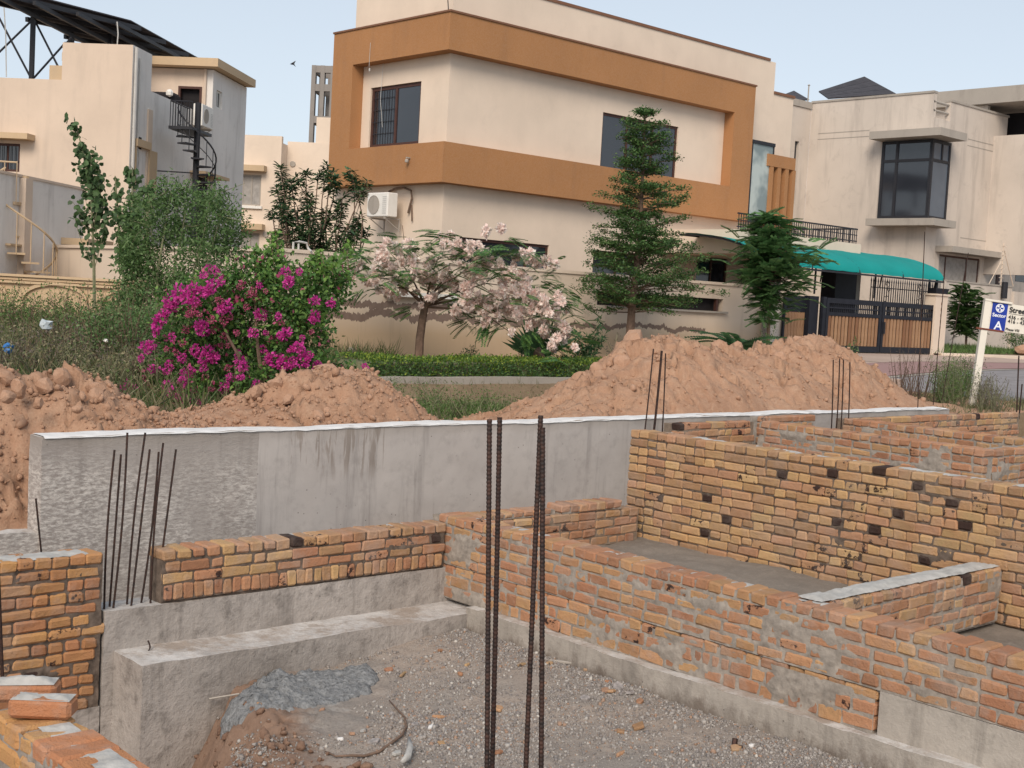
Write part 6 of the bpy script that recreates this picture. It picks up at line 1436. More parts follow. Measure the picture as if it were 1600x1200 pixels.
# rubbish in the field
for px, py, s_, m, lb in ((72, 508, .22, 'bag', 'grey-white plastic bag caught in the weeds on the left'), (15, 543, .16, 'blue_bag', 'scrap of blue plastic lying in the weeds on the left'), (165, 532, .07, 'white', 'white scrap in the weeds below the leafy bush')):
    p = at(px, py, D=17 if px > 30 else 15.5); V, Fq = rock(int(px), (1, .8, .9), 2, .45); b = MB(); b.add(V*s_*.75+p, [tuple(f) for f in Fq]); tag(b.build('plastic_bag', M[m]), lb, 'rubbish')
b = MB(); V, Fq = rock(55, (1.6, 1, .7), 2, .25); p = at(1600, 547, D=43); b.add(V*.55+p, [tuple(f) for f in Fq]); tag(b.build('earth_pile', M['clod']), 'small pile of earth at the right edge beyond the road', 'earth pile')
# ================================================================== PLANTS
LEAF_V = np.array([[0, 0, 0], [.38, .5, .06], [1, 0, -.04], [.38, -.5, .06]]); LEAF_F = np.array([[0, 3, 2, 1]])
ROUND_V = np.array([[0, 0, 0], [.15, .42, .03], [.6, .46, .04], [1, 0, -.05], [.6, -.46, .04], [.15, -.42, .03]]); ROUND_F = np.array([[0, 5, 4, 3, 2, 1]])
def leaf_arrays(P, D, N, L, Wd, tv=LEAF_V, tf=LEAF_F):
    n = len(P); L = np.broadcast_to(L, n); Wd = np.broadcast_to(Wd, n); B = basis(D, N)
    B = B*np.stack([L, Wd, L], 1)[:, None, :]
    return scatter(tv, tf, B, P)
def leaves(name, P, D, N, L, Wd, mat, parent=None, tv=LEAF_V, tf=LEAF_F, frame=W, kind='stuff'):
    V, Fq = leaf_arrays(P, D, N, L, Wd, tv, tf)
    o = link(name, mesh_np(name, V, Fq, M[mat]), parent, frame)
    if kind: o['kind'] = kind
    return o
def rdir(n, up=0.0, flat=1.0):
    d = RNG.normal(size=(n, 3)); d[:, 2] = d[:, 2]*flat+up; return unit(d)
def clump_cloud(lobes, nclump, per, cr, shell=.55):
    """points in little clumps spread through ellipsoids; lobes: (centre, (rx, ry, rz), weight)"""
    w = np.array([l[2] for l in lobes], float); w /= w.sum(); out = []; cen = []
    for (c, r, _), k in zip(lobes, (w*nclump).astype(int)+1):
        d = unit(RNG.normal(size=(k, 3))); rad = RNG.uniform(0, 1, k)**(1/3.*shell)
        cc = np.array(c)+d*rad[:, None]*np.array(r); pp = np.repeat(cc, per, 0)+RNG.normal(size=(k*per, 3))*cr
        out.append(pp); cen.append(np.repeat(unit(cc-np.array(c)+1e-3), per, 0))
    return np.concatenate(out), np.concatenate(cen)
def branchy(b, p0, p1, r0, r1, bend=.1, n=5, seed=0, k=5):
    p0 = np.array(p0, float); p1 = np.array(p1, float); rg = np.random.default_rng(seed); L = np.linalg.norm(p1-p0)
    o = rg.normal(size=3)*bend*L; ts = np.linspace(0, 1, n); pts = [p0+(p1-p0)*t_+o*math.sin(t_*math.pi)+rg.normal(size=3)*L*.012*(0 < t_ < 1) for t_ in ts]
    b.tube(pts, [r0+(r1-r0)*t_ for t_ in ts], k); return pts

# --- big loose bush on the left
def big_bush():
    D = 21.5; base = at(275, 560, D=D); base[2] = float(ground_z(base[0], base[1]))-.05
    t_ = thing('leafy_bush', 'big loose green bush between the left house and the bougainvillea', 'bush', base)
    lob = []
    for px, py, rx, rz, w in ((290, 330, 62, 40, 1.2), (235, 350, 46, 40, .9), (345, 340, 34, 38, .6), (270, 400, 80, 55, 2.0), (225, 440, 42, 50, 1.0), (320, 420, 55, 55, 1.2), (270, 480, 70, 50, 1.2), (360, 372, 24, 26, .4), (268, 300, 26, 22, .3), (330, 305, 26, 20, .25), (200, 480, 26, 40, .5), (210, 405, 28, 34, .5)):
        lob.append((at(px, py, D=D+random.uniform(-.5, .5)), (rx/F_PX*D, rx/F_PX*D*.9, rz/F_PX*D), w))
    P, O = clump_cloud(lob, 720, 22, .075)
    n = len(P); D_ = unit(O*.7+RNG.normal(size=(n, 3))*.8+[0, 0, -.1]); leaves('crown', P, D_, rdir(n, .8), RNG.uniform(.05, .10, n), RNG.uniform(.022, .036, n), 'leaf_bush', t_)
    b = MB()
    for k, l in enumerate(lob): branchy(b, base+[random.uniform(-.3, .3), random.uniform(-.3, .3), 0], l[0], .035, .008, .06, 6, k)
    for k in range(30):
        l = random.choice(lob); a = np.array(l[0])+RNG.normal(size=3)*np.array(l[1])*.3; branchy(b, a, a+unit(RNG.normal(size=3)+[0, 0, .6])*.6, .009, .003, .05, 4, 50+k, 4)
    b.build('stems', M['bark_green'], t_)
big_bush()

# --- poplar saplings
def sapling(label, line, D, spread, nb, seed, nleaf=26):
    pts = [at(px, py, D=D) for px, py in line]; t_ = thing('sapling', label, 'sapling', pts[0], 'thin saplings before the left house'); b = MB(); b.tube(pts, [.028*(1-k/len(pts))+.006 for k in range(len(pts))], 5)
    rg = np.random.default_rng(seed); P = []; 
    for k in range(nb):
        s = rg.uniform(.18, .97); i = int(s*(len(pts)-1)); f = s*(len(pts)-1)-i; p = pts[i]*(1-f)+pts[min(i+1, len(pts)-1)]*f
        w_ = spread*(1.05-s*.8)*F_PX**-1*D*rg.uniform(.5, 1.1); d = unit(_r*rg.choice([-1, 1])*rg.uniform(.4, 1)+_f*rg.normal()*.5); e = p+d*w_+np.array([0, 0, 1])*w_*rg.uniform(1.0, 2.2)
        b.tube([p, (p+e)/2+d*.05, e], [.008, .006, .003], 4)
        for q in range(nleaf): tt = rg.uniform(.25, 1.05); P.append(p+(e-p)*tt+rg.normal(size=3)*.045)
    for q in range(nleaf*2): tt = rg.uniform(.6, 1.0); i = min(int(tt*(len(pts)-1)), len(pts)-2); P.append(pts[i]+(pts[i+1]-pts[i])*(tt*(len(pts)-1)-i)+rg.normal(size=3)*.06)
    b.build('stem', M['bark_green'], t_); P = np.array(P); n = len(P)
    leaves('crown', P, rdir(n, -.5), unit(-_f+RNG.normal(size=(n, 3))*.7), RNG.uniform(.075, .125, n), RNG.uniform(.07, .11, n), 'leaf_pop', t_, ROUND_V, ROUND_F)
sapling('slender sapling with round leaves before the cream front of the left house', [(148, 482), (147, 420), (145, 360), (143, 310), (133, 250), (120, 200)], 24, 40, 34, 5, 20)
sapling('short sapling with round leaves before the corner of the left house', [(205, 480), (204, 400), (206, 340), (207, 262)], 23.5, 26, 20, 6, 24)
sapling('low sapling with drooping round leaves left of the house corner', [(196, 470), (190, 400), (184, 330), (180, 275)], 23.5, 10, 8, 8, 14)
sapling('thin leafy sapling before the grey side wall, left of the black spiral stair', [(232, 460), (230, 380), (231, 320), (228, 286)], 23, 12, 7, 9, 14)

# --- flower bunch meshes
def bunch(name, mat, n, r, L, seed, flat=.8, wd=.8):
    rg = np.random.default_rng(seed); d = unit(rg.normal(size=(n, 3))); P = d*(r*rg.uniform(.45, 1, n)[:, None])*[1, 1, flat]; D_ = unit(d+rg.normal(size=(n, 3))*.7)
    V, Fq = leaf_arrays(P, D_, unit(rg.normal(size=(n, 3))), rg.uniform(.7, 1.2, n)*L, rg.uniform(.7, 1.1, n)*L*wd, LEAF_V, LEAF_F)
    return mesh_np(name, V, Fq, M[mat])
# --- bougainvillea
def bougainvillea():
    D = 15.6; base = at(385, 655, D=D); base[2] = float(ground_z(base[0], base[1]))
    t_ = thing('bougainvillea', 'big bougainvillea bush covered in magenta flowers behind the earth heaps', 'flowering bush', base)
    lob = []
    for px, py, rx, rz, w in ((400, 500, 75, 60, 2.2), (330, 470, 55, 45, 1.3), (290, 500, 50, 55, 1.3), (350, 560, 85, 60, 2.2), (270, 590, 50, 45, 1.2), (460, 470, 55, 50, 1.5), (500, 450, 42, 40, 1.0), (470, 540, 50, 50, 1.4), (420, 600, 60, 45, 1.2), (240, 610, 40, 30, .6), (520, 430, 26, 24, .4), (390, 440, 40, 40, .8), (430, 430, 30, 40, .6), (530, 585, 26, 16, .4), (300, 620, 50, 30, .8), (500, 590, 34, 18, .4), (470, 580, 30, 25, .4)):
        lob.append((at(px, py, D=D+random.uniform(-.35, .45)), (rx/F_PX*D, rx/F_PX*D*.8, rz/F_PX*D), w))
    P, O = clump_cloud(lob, 1150, 20, .062, .7); n = len(P)
    leaves('crown', P, unit(O*.8+RNG.normal(size=(n, 3))*.8+[0, 0, -.25]), rdir(n, .9), RNG.uniform(.04, .075, n), RNG.uniform(.028, .045, n), 'leaf_boug', t_)
    b = MB(); P = []
    for k, (px, py, h) in enumerate(((428, 430, 70), (436, 400, 40), (492, 440, 50), (505, 440, 45), (483, 430, 30), (445, 470, 60), (400, 420, 35), (418, 440, 55), (520, 430, 30), (412, 470, 60), (470, 500, 40), (544, 420, 40))):
        p = at(px, py, D=D-.2); e = at(px+random.uniform(-6, 6), py-h, D=D-.2); branchy(b, p, e, .008, .003, .03, 5, k, 4)
        for q in range(70): tt = random.random(); P.append(p+(e-p)*tt+RNG.normal(size=3)*(.075*(1.1-tt)))
    for k, l in enumerate(lob): branchy(b, base+[random.uniform(-.4, .4), random.uniform(-.3, .3), 0], l[0], .03, .008, .1, 6, 100+k)
    b.build('stems', M['bark'], t_); P = np.array(P); n = len(P); leaves('shoots', P, rdir(n, -.4), rdir(n, .3), RNG.uniform(.05, .08, n), RNG.uniform(.035, .055, n), 'leaf_shoot', t_)
    fl = [bunch('flower_cluster', 'magenta', 90, .5, .26, 40+k) for k in range(4)]+[bunch('flower_cluster', 'magenta_dull', 60, .5, .24, 50+k) for k in range(2)]
    spots = [(327, 422, 24), (318, 430, 16), (338, 424, 14), (280, 458, 34), (300, 452, 28), (318, 455, 26), (330, 448, 28), (292, 466, 26), (266, 472, 28), (262, 484, 24), (272, 478, 22), (252, 496, 24), (246, 506, 26), (244, 518, 20), (228, 543, 26), (236, 540, 20), (354, 478, 26), (346, 484, 20), (316, 512, 28), (322, 518, 22), (310, 508, 18), (268, 527, 16), (305, 548, 24), (326, 548, 24), (320, 560, 28), (335, 560, 20), (338, 556, 16), (376, 565, 26), (380, 572, 22), (372, 552, 14), (293, 588, 30), (286, 596, 22), (298, 580, 22), (240, 575, 22), (262, 578, 22), (262, 568, 14), (200, 608, 30), (192, 612, 22), (212, 610, 16), (262, 604, 26), (270, 612, 22), (278, 620, 18), (492, 470, 20), (517, 473, 20), (492, 494, 24), (488, 500, 16), (445, 522, 28), (438, 524, 16), (465, 543, 26), (472, 548, 18), (455, 546, 16), (430, 562, 32), (440, 568, 26), (455, 566, 24), (474, 564, 26), (482, 556, 18), (420, 560, 18), (376, 590, 16), (408, 492, 22), (403, 490, 16), (435, 494, 16), (450, 443, 22), (455, 438, 16), (446, 424, 20), (468, 425, 14), (405, 446, 14), (472, 528, 12), (415, 520, 12), (496, 570, 20), (556, 582, 12), (395, 520, 20), (410, 545, 18), (350, 605, 22), (360, 590, 18), (310, 630, 20), (290, 625, 20), (250, 630, 18), (225, 625, 18), (400, 600, 18), (345, 440, 18), (305, 470, 20), (285, 560, 20), (318, 575, 18), (452, 590, 16), (220, 560, 16), (572, 578, 16), (570, 572, 12)]
    dull = [(300, 485, 20), (310, 490, 16), (296, 492, 18), (290, 515, 16), (330, 500, 18), (350, 500, 20), (360, 495, 14), (342, 470, 16), (400, 465, 16), (395, 455, 18), (375, 448, 16), (310, 475, 14), (350, 525, 16), (335, 515, 16), (345, 540, 14), (358, 540, 14), (275, 550, 14), (285, 535, 16), (300, 610, 14), (235, 612, 14), (228, 600, 16), (440, 505, 12), (487, 518, 12), (355, 575, 14), (415, 455, 12), (423, 528, 10), (385, 480, 14), (390, 460, 16), (260, 545, 12), (320, 590, 14), (225, 590, 12), (330, 608, 12), (370, 520, 14)]
    for k, (px, py, s, q) in enumerate([(*a, 0) for a in spots]+[(*a, 1) for a in dull]):
        o = bpy.data.objects.new('flower_cluster', fl[4+k % 2] if q else fl[k % 4]); COL.objects.link(o); o.parent = t_
        rd = at(px, py, D=1.0)-EYE; best = D-.2
        for (lc, lr, _) in lob:
            oc = (EYE-np.array(lc))/np.array(lr); dd_ = rd/np.array(lr); A2, B2, C2 = dd_@dd_, 2*oc@dd_, oc@oc-1.05
            if B2*B2-4*A2*C2 > 0: best = min(best, (-B2-math.sqrt(B2*B2-4*A2*C2))/(2*A2))
        d_ = best-.08; p = at(px, py, D=d_); sc = s/F_PX*d_*.80; o.location = [p[i]-base[i] for i in range(3)]; o.scale = (sc,)*3; o.rotation_euler = (random.random()*6, random.random()*6, random.random()*6)
    # single bracts sprinkled over the bush
    k = 900; i = RNG.integers(0, len(lob), k); Pp = np.array([np.array(lob[j][0])+unit(RNG.normal(size=(1, 3)))[0]*np.array(lob[j][1])*RNG.uniform(.8, 1.05) for j in i if True]); leaves('scattered_bracts', Pp, rdir(k), rdir(k), .06, .05, 'magenta_dull', t_)
bougainvillea()

# --- pinnate leaf template
def pinnate(n, ll, lw, droop=.25):
    V = []; Fq = []
    for k in range(n):
        x = .12+.88*k/(n-1); z = -droop*x*x; s = math.sin(min(1, x*1.1+.12)*math.pi)*.5+.55
        for sg in (-1, 1):
            b0 = len(V); dx = .55*ll*s; V += [(x, 0, z), (x+dx*.4, sg*ll*s*.5, z+.01-droop*.1), (x+dx, sg*ll*s, z-.03), (x+dx*.4+lw*.9, sg*ll*s*.45, z-.01)]; Fq.append([b0, b0+1, b0+2, b0+3] if sg < 0 else [b0+3, b0+2, b0+1, b0])
    V += [(0, -.006, 0), (0, .006, 0), (.5, .005, -droop*.25), (.5, -.005, -droop*.25)]; Fq.append([len(V)-4, len(V)-3, len(V)-2, len(V)-1])
    V += [(.5, -.005, -droop*.25), (.5, .005, -droop*.25), (1, .003, -droop), (1, -.003, -droop)]; Fq.append([len(V)-4, len(V)-3, len(V)-2, len(V)-1])
    return np.array(V), np.array(Fq)
# --- blossoming tree
def cassia():
    D = 24.6; base = at(655, 556, D=D); fork = at(664, 478, D=D)
    t_ = thing('blossom_tree', 'small spreading tree covered in pale pink blossom before the garden wall', 'tree', base)
    b = MB(); b.tube([base-[0, 0, .3], at(656, 530, D=D), at(660, 500, D=D), fork], [.085, .08, .075, .07], 8, False)
    spine = [(552, 424), (580, 400), (600, 382), (640, 392), (690, 385), (700, 400), (740, 402), (770, 400), (800, 392), (830, 408), (770, 430), (820, 440), (850, 452), (868, 478), (880, 500), (840, 470), (720, 425), (620, 425), (760, 470), (780, 500), (600, 440), (640, 440), (700, 448), (880, 530), (860, 560), (810, 480)]
    tips = []
    for k, (px, py) in enumerate(spine):
        thin = k % 2
        e = at(px, py+4, D=D+random.uniform(-1.0, 1.0)); mid = (fork+e)/2+np.array([0, 0, .12*np.linalg.norm(e-fork)]); st_ = fork if k % 3 else fork+(e-fork)*.02
        if not thin: b.tube([st_, st_+(mid-st_)*.5+[0, 0, .05], mid, e], [.026, .017, .010, .004], 5)
        tips.append(e)
    b.build('trunk', M['bark'], t_)
    # foliage fronds: flat sprays
    tv, tf = pinnate(12, .26, .11, .22); P = []; Dd = []; top = []
    for e in tips:
        for q in range(20):
            P.append(e+RNG.normal(size=3)*[.34, .34, .09]-_f*.45*random.random()+[0, 0, .05]); a = RNG.uniform(0, 2*math.pi); Dd.append([math.cos(a), math.sin(a), RNG.uniform(-.35, .25)])
    for px, py, dx, dy in ((565, 400, -1, .1), (575, 412, -1, .2), (690, 365, 1, 0), (690, 366, -1, 0), (860, 510, 1, .6), (870, 470, 1, .3), (845, 440, 1, .4), (775, 510, -1, .5), (730, 500, -1, .4), (790, 372, 1, .2), (705, 480, 1, .1), (640, 482, -1, .2), (870, 540, 1, .5), (820, 520, .3, 1), (760, 505, -.5, 1), (705, 478, .6, .4), (570, 455, -1, .6), (880, 560, 1, .2)):
        for q in range(6):
            p = at(px+random.uniform(-10, 10), py+random.uniform(-6, 6), D=D-.6); P.append(p); v = _r*dx-_u*dy*.8+_f*random.uniform(-.5, .5)+RNG.normal(size=3)*.25; Dd.append(v)
    P = np.array(P); Dd = unit(np.array(Dd, float)); n = len(P); sz = RNG.uniform(.28, .42, n); V, Fq = scatter(tv, tf, basis(Dd, unit(np.array([0, 0, 1])+RNG.normal(size=(n, 3))*.25))*sz[:, None, None], P)
    o = link('crown', mesh_np('crown', V, Fq, M['leaf_cassia']), t_); o['kind'] = 'stuff'
    fl = [bunch('blossom_cluster', 'pink', 70, .5, .5, 70+k, .8, .9) for k in range(4)]
    rg = random.Random(4); sp = []
    band = [(560, 412), (590, 400), (600, 385), (625, 388), (640, 402), (660, 412), (690, 420), (700, 400), (720, 395), (745, 420), (740, 400), (765, 408), (790, 412), (815, 404), (840, 408), (842, 402), (640, 425), (612, 418), (590, 422), (578, 440), (580, 445), (608, 445), (628, 450), (660, 455), (672, 440), (682, 450), (690, 440), (720, 445), (740, 440), (760, 450), (780, 445), (800, 445), (830, 450), (845, 465), (860, 478), (850, 490), (835, 488), (820, 478), (800, 470), (780, 470), (765, 478), (750, 465), (757, 480), (738, 475), (736, 486), (770, 490), (815, 492), (840, 510), (850, 520), (858, 525), (868, 530), (862, 540), (775, 505), (870, 495), (868, 510), (755, 362), (745, 383), (720, 385), (748, 387), (698, 380), (691, 375), (722, 388), (810, 420), (780, 425), (735, 428), (700, 430), (650, 432), (805, 455), (790, 480), (826, 465), (725, 452), (600, 430), (570, 425), (620, 400), (880, 520)]
    for px, py in band:
        for q in range(rg.choice([2, 3, 3, 4])):
            sp.append((px+rg.gauss(0, 12), py+rg.gauss(0, 8), rg.uniform(8, 15)))
    for k, (px, py, s) in enumerate(rg.sample(sp, min(225, len(sp)))):
        d_ = D-.35+rg.uniform(-.8, .5); p = at(px, py, D=d_); o = bpy.data.objects.new('blossom_cluster', fl[k % 4]); COL.objects.link(o); o.parent = t_; o.location = [p[i]-base[i] for i in range(3)]; o.scale = (s/F_PX*d_*1.08, s/F_PX*d_*1.08, s/F_PX*d_*.85); o.rotation_euler = (rg.random()*6, rg.random()*6, rg.random()*6)
cassia()

# --- tiered tree before the house
def tiered():
    D = 28.7; base = at(984, 534, y=19.5); base[2] -= .2; D = float(np.dot(base-EYE, _f)); t_ = thing('tiered_tree', 'tall tree with flat tiers of small dark leaves standing before the ochre band', 'tree', base)
    axis = [at(984, 534, D=D), at(988, 470, D=D), at(1000, 380, D=D), at(1003, 300, D=D), at(1006, 230, D=D), at(1008, 172, D=D)]
    b = MB(); b.tube([base]+axis, [.10, .10, .085, .06, .04, .025, .01], 7)
    def ax(py):
        ys = [534, 470, 380, 300, 230, 172]; xs_ = [984, 988, 1000, 1003, 1006, 1008]; return at(np.interp(-py, [-y for y in ys], xs_), py, D=D)
    prof = [(176, 14, 14), (190, 34, 34), (205, 58, 44), (222, 52, 42), (240, 42, 44), (258, 56, 50), (275, 50, 42), (290, 46, 50), (305, 62, 70), (318, 64, 84), (335, 56, 56), (350, 82, 52), (365, 78, 78), (382, 70, 82), (398, 72, 84), (412, 92, 118), (430, 94, 122), (448, 88, 132), (462, 92, 112), (478, 76, 104), (490, 50, 80), (498, 30, 40)]
    pys = [p[0] for p in prof]; P = []
    rg = np.random.default_rng(77); pyc = 178.0; whorls = []
    while pyc < 496: whorls.append(pyc); pyc += rg.uniform(12, 21)
    for py0 in whorls:
        ph = rg.uniform(0, 6); nb = int(rg.integers(7, 10)+ (py0 > 340)*4)
        for j in range(nb):
            py = py0+rg.normal()*3.0; c = ax(min(max(py, 176), 500)); a = ph+2*math.pi*j/nb+rg.uniform(-.35, .35); d = np.array([math.cos(a), math.sin(a), 0]); side = float(np.dot(d, _r))
            rl, rr = np.interp(py, pys, [p[1] for p in prof]), np.interp(py, pys, [p[2] for p in prof])
            R = ((rr if side > 0 else rl)*abs(side)+(rl+rr)/2*(1-abs(side)))/F_PX*D*rg.uniform(.6, 1.2)
            rise = rg.uniform(-.12, .34); e = c+d*R+[0, 0, rise*R*.8]; mid = (c+e)/2+[0, 0, rg.uniform(-.08, .05)*R]; b.tube([c-[0, 0, .08], mid, e], [.016, .010, .004], 4)
            per = np.array([-d[1], d[0], 0])
            for q in range(int(14+34*R)):
                s = rg.uniform(.15, 1.03)**.75; w_ = rg.normal()*.16*R*(1.2-s)+rg.normal()*.05; base_p = (c*(1-s)+e*s)+(mid-(c+e)/2)*4*s*(1-s)
                P.append(base_p+per*w_+[0, 0, rg.normal()*.03+.03])
    P = np.array(P); m = 5; Pc = np.repeat(P, m, 0)+RNG.normal(size=(len(P)*m, 3))*[.055, .055, .022]; n = len(Pc)
    leaves('crown', Pc, rdir(n, .25, .5), unit(np.array([0, 0, 1.0])+RNG.normal(size=(n, 3))*.5), RNG.uniform(.045, .085, n), RNG.uniform(.025, .042, n), 'leaf_tiers', t_)
    b.build('trunk', M['bark'], t_)
tiered()

# --- dark pinnate tree beside the gate
def frond_tree(label, pxs, tiers, mat, y, size, seed, tmat='bark', nm='feathery_tree', cat='tree', group=None, n_l=13):
    base = at(*pxs[0], y=y); D = float(np.dot(base-EYE, _f)); t_ = thing(nm, label, cat, base, group); b = MB(); line = [at(px, py, D=D) for px, py in pxs]
    b.tube(line, [.05*(1-.7*k/len(line)) for k in range(len(line))], 6)
    P = []; Dd = []; rg = np.random.default_rng(seed); ys = [-p[1] for p in pxs]; xx = [p[0] for p in pxs]; sz = []
    for py, rl, rr, nb in tiers:
        c = at(np.interp(-py, ys, xx), py, D=D); ph = rg.uniform(0, 6)
        for j in range(nb):
            a = ph+2*math.pi*j/nb+rg.uniform(-.3, .3); d = np.array([math.cos(a), math.sin(a), 0]); side = np.dot(d, _r); R = ((rr if side > 0 else rl)*abs(side)+(rl+rr)/2*(1-abs(side)))/F_PX*D*rg.uniform(.45, 1.08)
            R0 = max(0, R-size*.7); e = c+d*R0+[0, 0, rg.uniform(-.0, .25)*R0]
            if R0 > .15: b.tube([c, e], [.012, .005], 4)
            for q in range(5): P.append(e+rg.normal(size=3)*[.12, .12, .07]+d*(-.14*q*(R0 > .2))); Dd.append(d+np.array([0, 0, rg.uniform(.05, .6)])+rg.normal(size=3)*.25); sz.append(size*rg.uniform(.75, 1.15))
    tv, tf = pinnate(n_l, .30, .15, .38); P = np.array(P); n = len(P); sz = np.array(sz); V, Fq = scatter(tv, tf, basis(unit(np.array(Dd)), unit(np.array([0, 0, 1.])+rg.normal(size=(n, 3))*.15))*sz[:, None, None], P)
    o = link('crown', mesh_np('crown', V, Fq, M[mat]), t_); o['kind'] = 'stuff'; b.build('trunk', M[tmat], t_)
frond_tree('slender tree with big dark feathery leaves just left of the gate', [(1200, 552), (1201, 500), (1203, 450), (1204, 400), (1205, 350), (1192, 336)],
           [(342, 14, 16, 5), (350, 36, 42, 7), (362, 30, 40, 7), (372, 44, 50, 8), (385, 60, 60, 10), (398, 76, 66, 12), (412, 80, 96, 14), (426, 82, 98, 15), (440, 70, 104, 14), (454, 52, 90, 12), (462, 30, 70, 8), (482, 14, 50, 5), (500, 10, 26, 4), (392, 40, 106, 8), (470, 14, 60, 5), (430, 60, 60, 10), (405, 50, 60, 10)], 'leaf_feather', 19.2, .46, 21, 'bark')
frond_tree('small garden tree with feathery leaves behind the street sign', [(1509, 548), (1510, 520), (1511, 490), (1512, 455)],
           [(458, 20, 22, 8), (470, 30, 34, 10), (484, 34, 36, 12), (496, 38, 34, 12), (508, 30, 32, 12), (520, 24, 26, 8)], 'leaf_tiers', 22.2, .5, 22, 'bark')

# --- strap-leaved plants behind the garden wall
def strap_plants():
    y = 22.6; base = at(500, 400, y=y); base[2] = 1.9; t_ = thing('strap_leaved_shrub', 'tall shrub of bare canes tipped with strap leaves behind the garden wall', 'shrub', base); b = MB(); P = []; Dd = []
    tops = [(438, 252, 60), (432, 285, 40), (455, 276, 30), (463, 270, 14), (437, 316, 30), (425, 322, 14), (478, 263, 10), (478, 285, 55), (486, 300, 60), (497, 266, 10), (512, 250, 40), (520, 262, 40), (525, 270, 20), (545, 258, 34), (553, 272, 34), (573, 275, 14), (565, 290, 18), (535, 300, 40), (528, 310, 40), (506, 320, 30), (515, 325, 30), (562, 328, 36), (575, 352, 20), (457, 345, 44), (470, 350, 48), (490, 352, 48), (545, 345, 40), (440, 345, 40), (450, 320, 26), (465, 315, 24), (500, 350, 40), (520, 355, 40), (535, 355, 36), (555, 360, 30), (480, 335, 40), (430, 360, 30), (460, 372, 30), (485, 375, 30), (510, 375, 30), (535, 378, 30), (560, 345, 20), (475, 360, 40), (465, 335, 40)]
    for k, (px, py, ln) in enumerate(tops):
        d_ = random.uniform(-.6, .7); e = at(px, py+8, y=y+d_); r0 = at(500+(px-500)*.45, 405, y=y+d_*.5); r0[2] = 2.6; pts = branchy(b, r0, e, .022, .010, .05, 6, k, 5)
        Lm = ln/F_PX*np.dot(e-EYE, _f); dirn = unit((pts[-1]-pts[-2])[None])[0]
        for q in range(int(20+ln*2.2)):
            s = RNG.uniform(0, 1)**1.2; p = e-dirn*Lm*s+RNG.normal(size=3)*.015; a = RNG.uniform(0, 2*math.pi); P.append(p); Dd.append([math.cos(a), math.sin(a), RNG.uniform(-.55, .75)*(1.0 if s < .1 else .7)+(.5 if s < .08 else 0)])
    b.build('canes', M['bark'], t_); P = np.array(P); n = len(P)
    tv = np.array([[0, 0, 0], [.4, .5, .03], [.8, .35, -.05], [1, 0, -.18], [.8, -.35, -.05], [.4, -.5, .03]])
    leaves('foliage', P, unit(np.array(Dd)), unit(np.array([0, 0, 1.])+RNG.normal(size=(n, 3))*.3), RNG.uniform(.13, .21, n), RNG.uniform(.034, .05, n), 'leaf_ole', t_, tv, ROUND_F)
strap_plants()

# --- palms and low garden plants
def cycad(label, c, n, L, mat, seed, up=.5, spread=(0, 2*math.pi), nm='cycad', nl=18):
    t_ = thing(nm, label, 'palm', c); rg = np.random.default_rng(seed); b = MB(); b.lathe([(0, -.3), (.13, -.2), (.15, 0), (.09, .14), (0, .16)], c, 9); b.build('trunk', M['bark'], t_)
    tv, tf = pinnate(nl, .20, .04, .45)
    for k in range(n):
        a = spread[0]+(spread[1]-spread[0])*(k+rg.uniform(-.3, .3))/n; el = rg.uniform(up*.5, up*1.6); d = unit(np.array([[math.cos(a)*math.cos(el), math.sin(a)*math.cos(el), math.sin(el)]])); s = L*rg.uniform(.8, 1.1)
        V, Fq = scatter(tv, tf, basis(d, np.array([[0, 0, 1.]]))*s, np.array([c])+d*.05+[0, 0, .1]); link('frond', mesh_np('frond', V, Fq, M[mat]), t_)
p = at(1150, 548, y=18.6); cycad('dark cycad with stiff fronds just above the large earth heap', p+[0, 0, -.05], 26, 1.0, 'leaf_dark', 31, .45)
p = at(842, 560, y=19.0); t_ = thing('spiky_plant', 'dark spiky plant fanning out under the right side of the blossom', 'plant', p)
tv = np.array([[0, -.03, 0], [0, .03, 0], [.5, .035, .02], [1, 0, -.02], [.5, -.035, .02]])
for k in range(22):
    a = (k-11)/11*1.15; d = unit((_r*math.sin(a)+np.array([0, 0, 1])*math.cos(a)+_f*random.uniform(-.3, .3))[None]); V, Fq = scatter(tv*[1, 2.0, 1], np.array([[0, 1, 2, 3, 4]]), basis(d, -_f[None]+RNG.normal(size=(1, 3))*.2)*random.uniform(.75, 1.0), np.array([p])); link('blade', mesh_np('blade', V, Fq, M['leaf_dark']), t_)
b = MB(); b.lathe([(0, -.2), (.11, -.15), (.13, .12), (.05, .25), (0, .26)], p, 8); b.build('trunk', M['bark'], t_)
def small_shrub(label, pts, mat, n, L, cr=.10, nm='shrub', stem=True, y=18.6, group=None, wd=.35, per=14, cat='shrub'):
    base = at(*pts[0], y=y); t_ = thing(nm, label, cat, base, group); D = float(np.dot(base-EYE, _f)); b = MB(); P = []
    for k, (px, py) in enumerate(pts[1:]):
        e = at(px, py, D=D+random.uniform(-.2, .2)); branchy(b, base, e, .014, .005, .06, 5, k, 4)
        for q in range(n): s = random.uniform(.25, 1.0); P.append(base+(e-base)*s+RNG.normal(size=3)*cr*(1.1-s*.6))
    b.build('stems', M['bark_green'], t_); P = np.array(P); k = len(P); leaves('foliage', P, rdir(k, .3), rdir(k, .8), RNG.uniform(.7, 1.2, k)*L, RNG.uniform(.7, 1.2, k)*L*wd, mat, t_); return t_
small_shrub('dark upright shrub left of the tiered tree trunk', [(915, 570), (895, 515), (905, 520), (920, 525), (935, 508), (941, 492), (940, 530), (890, 540), (910, 545), (928, 540), (947, 520)], 'leaf_dark', 60, .13, .07, wd=.25)
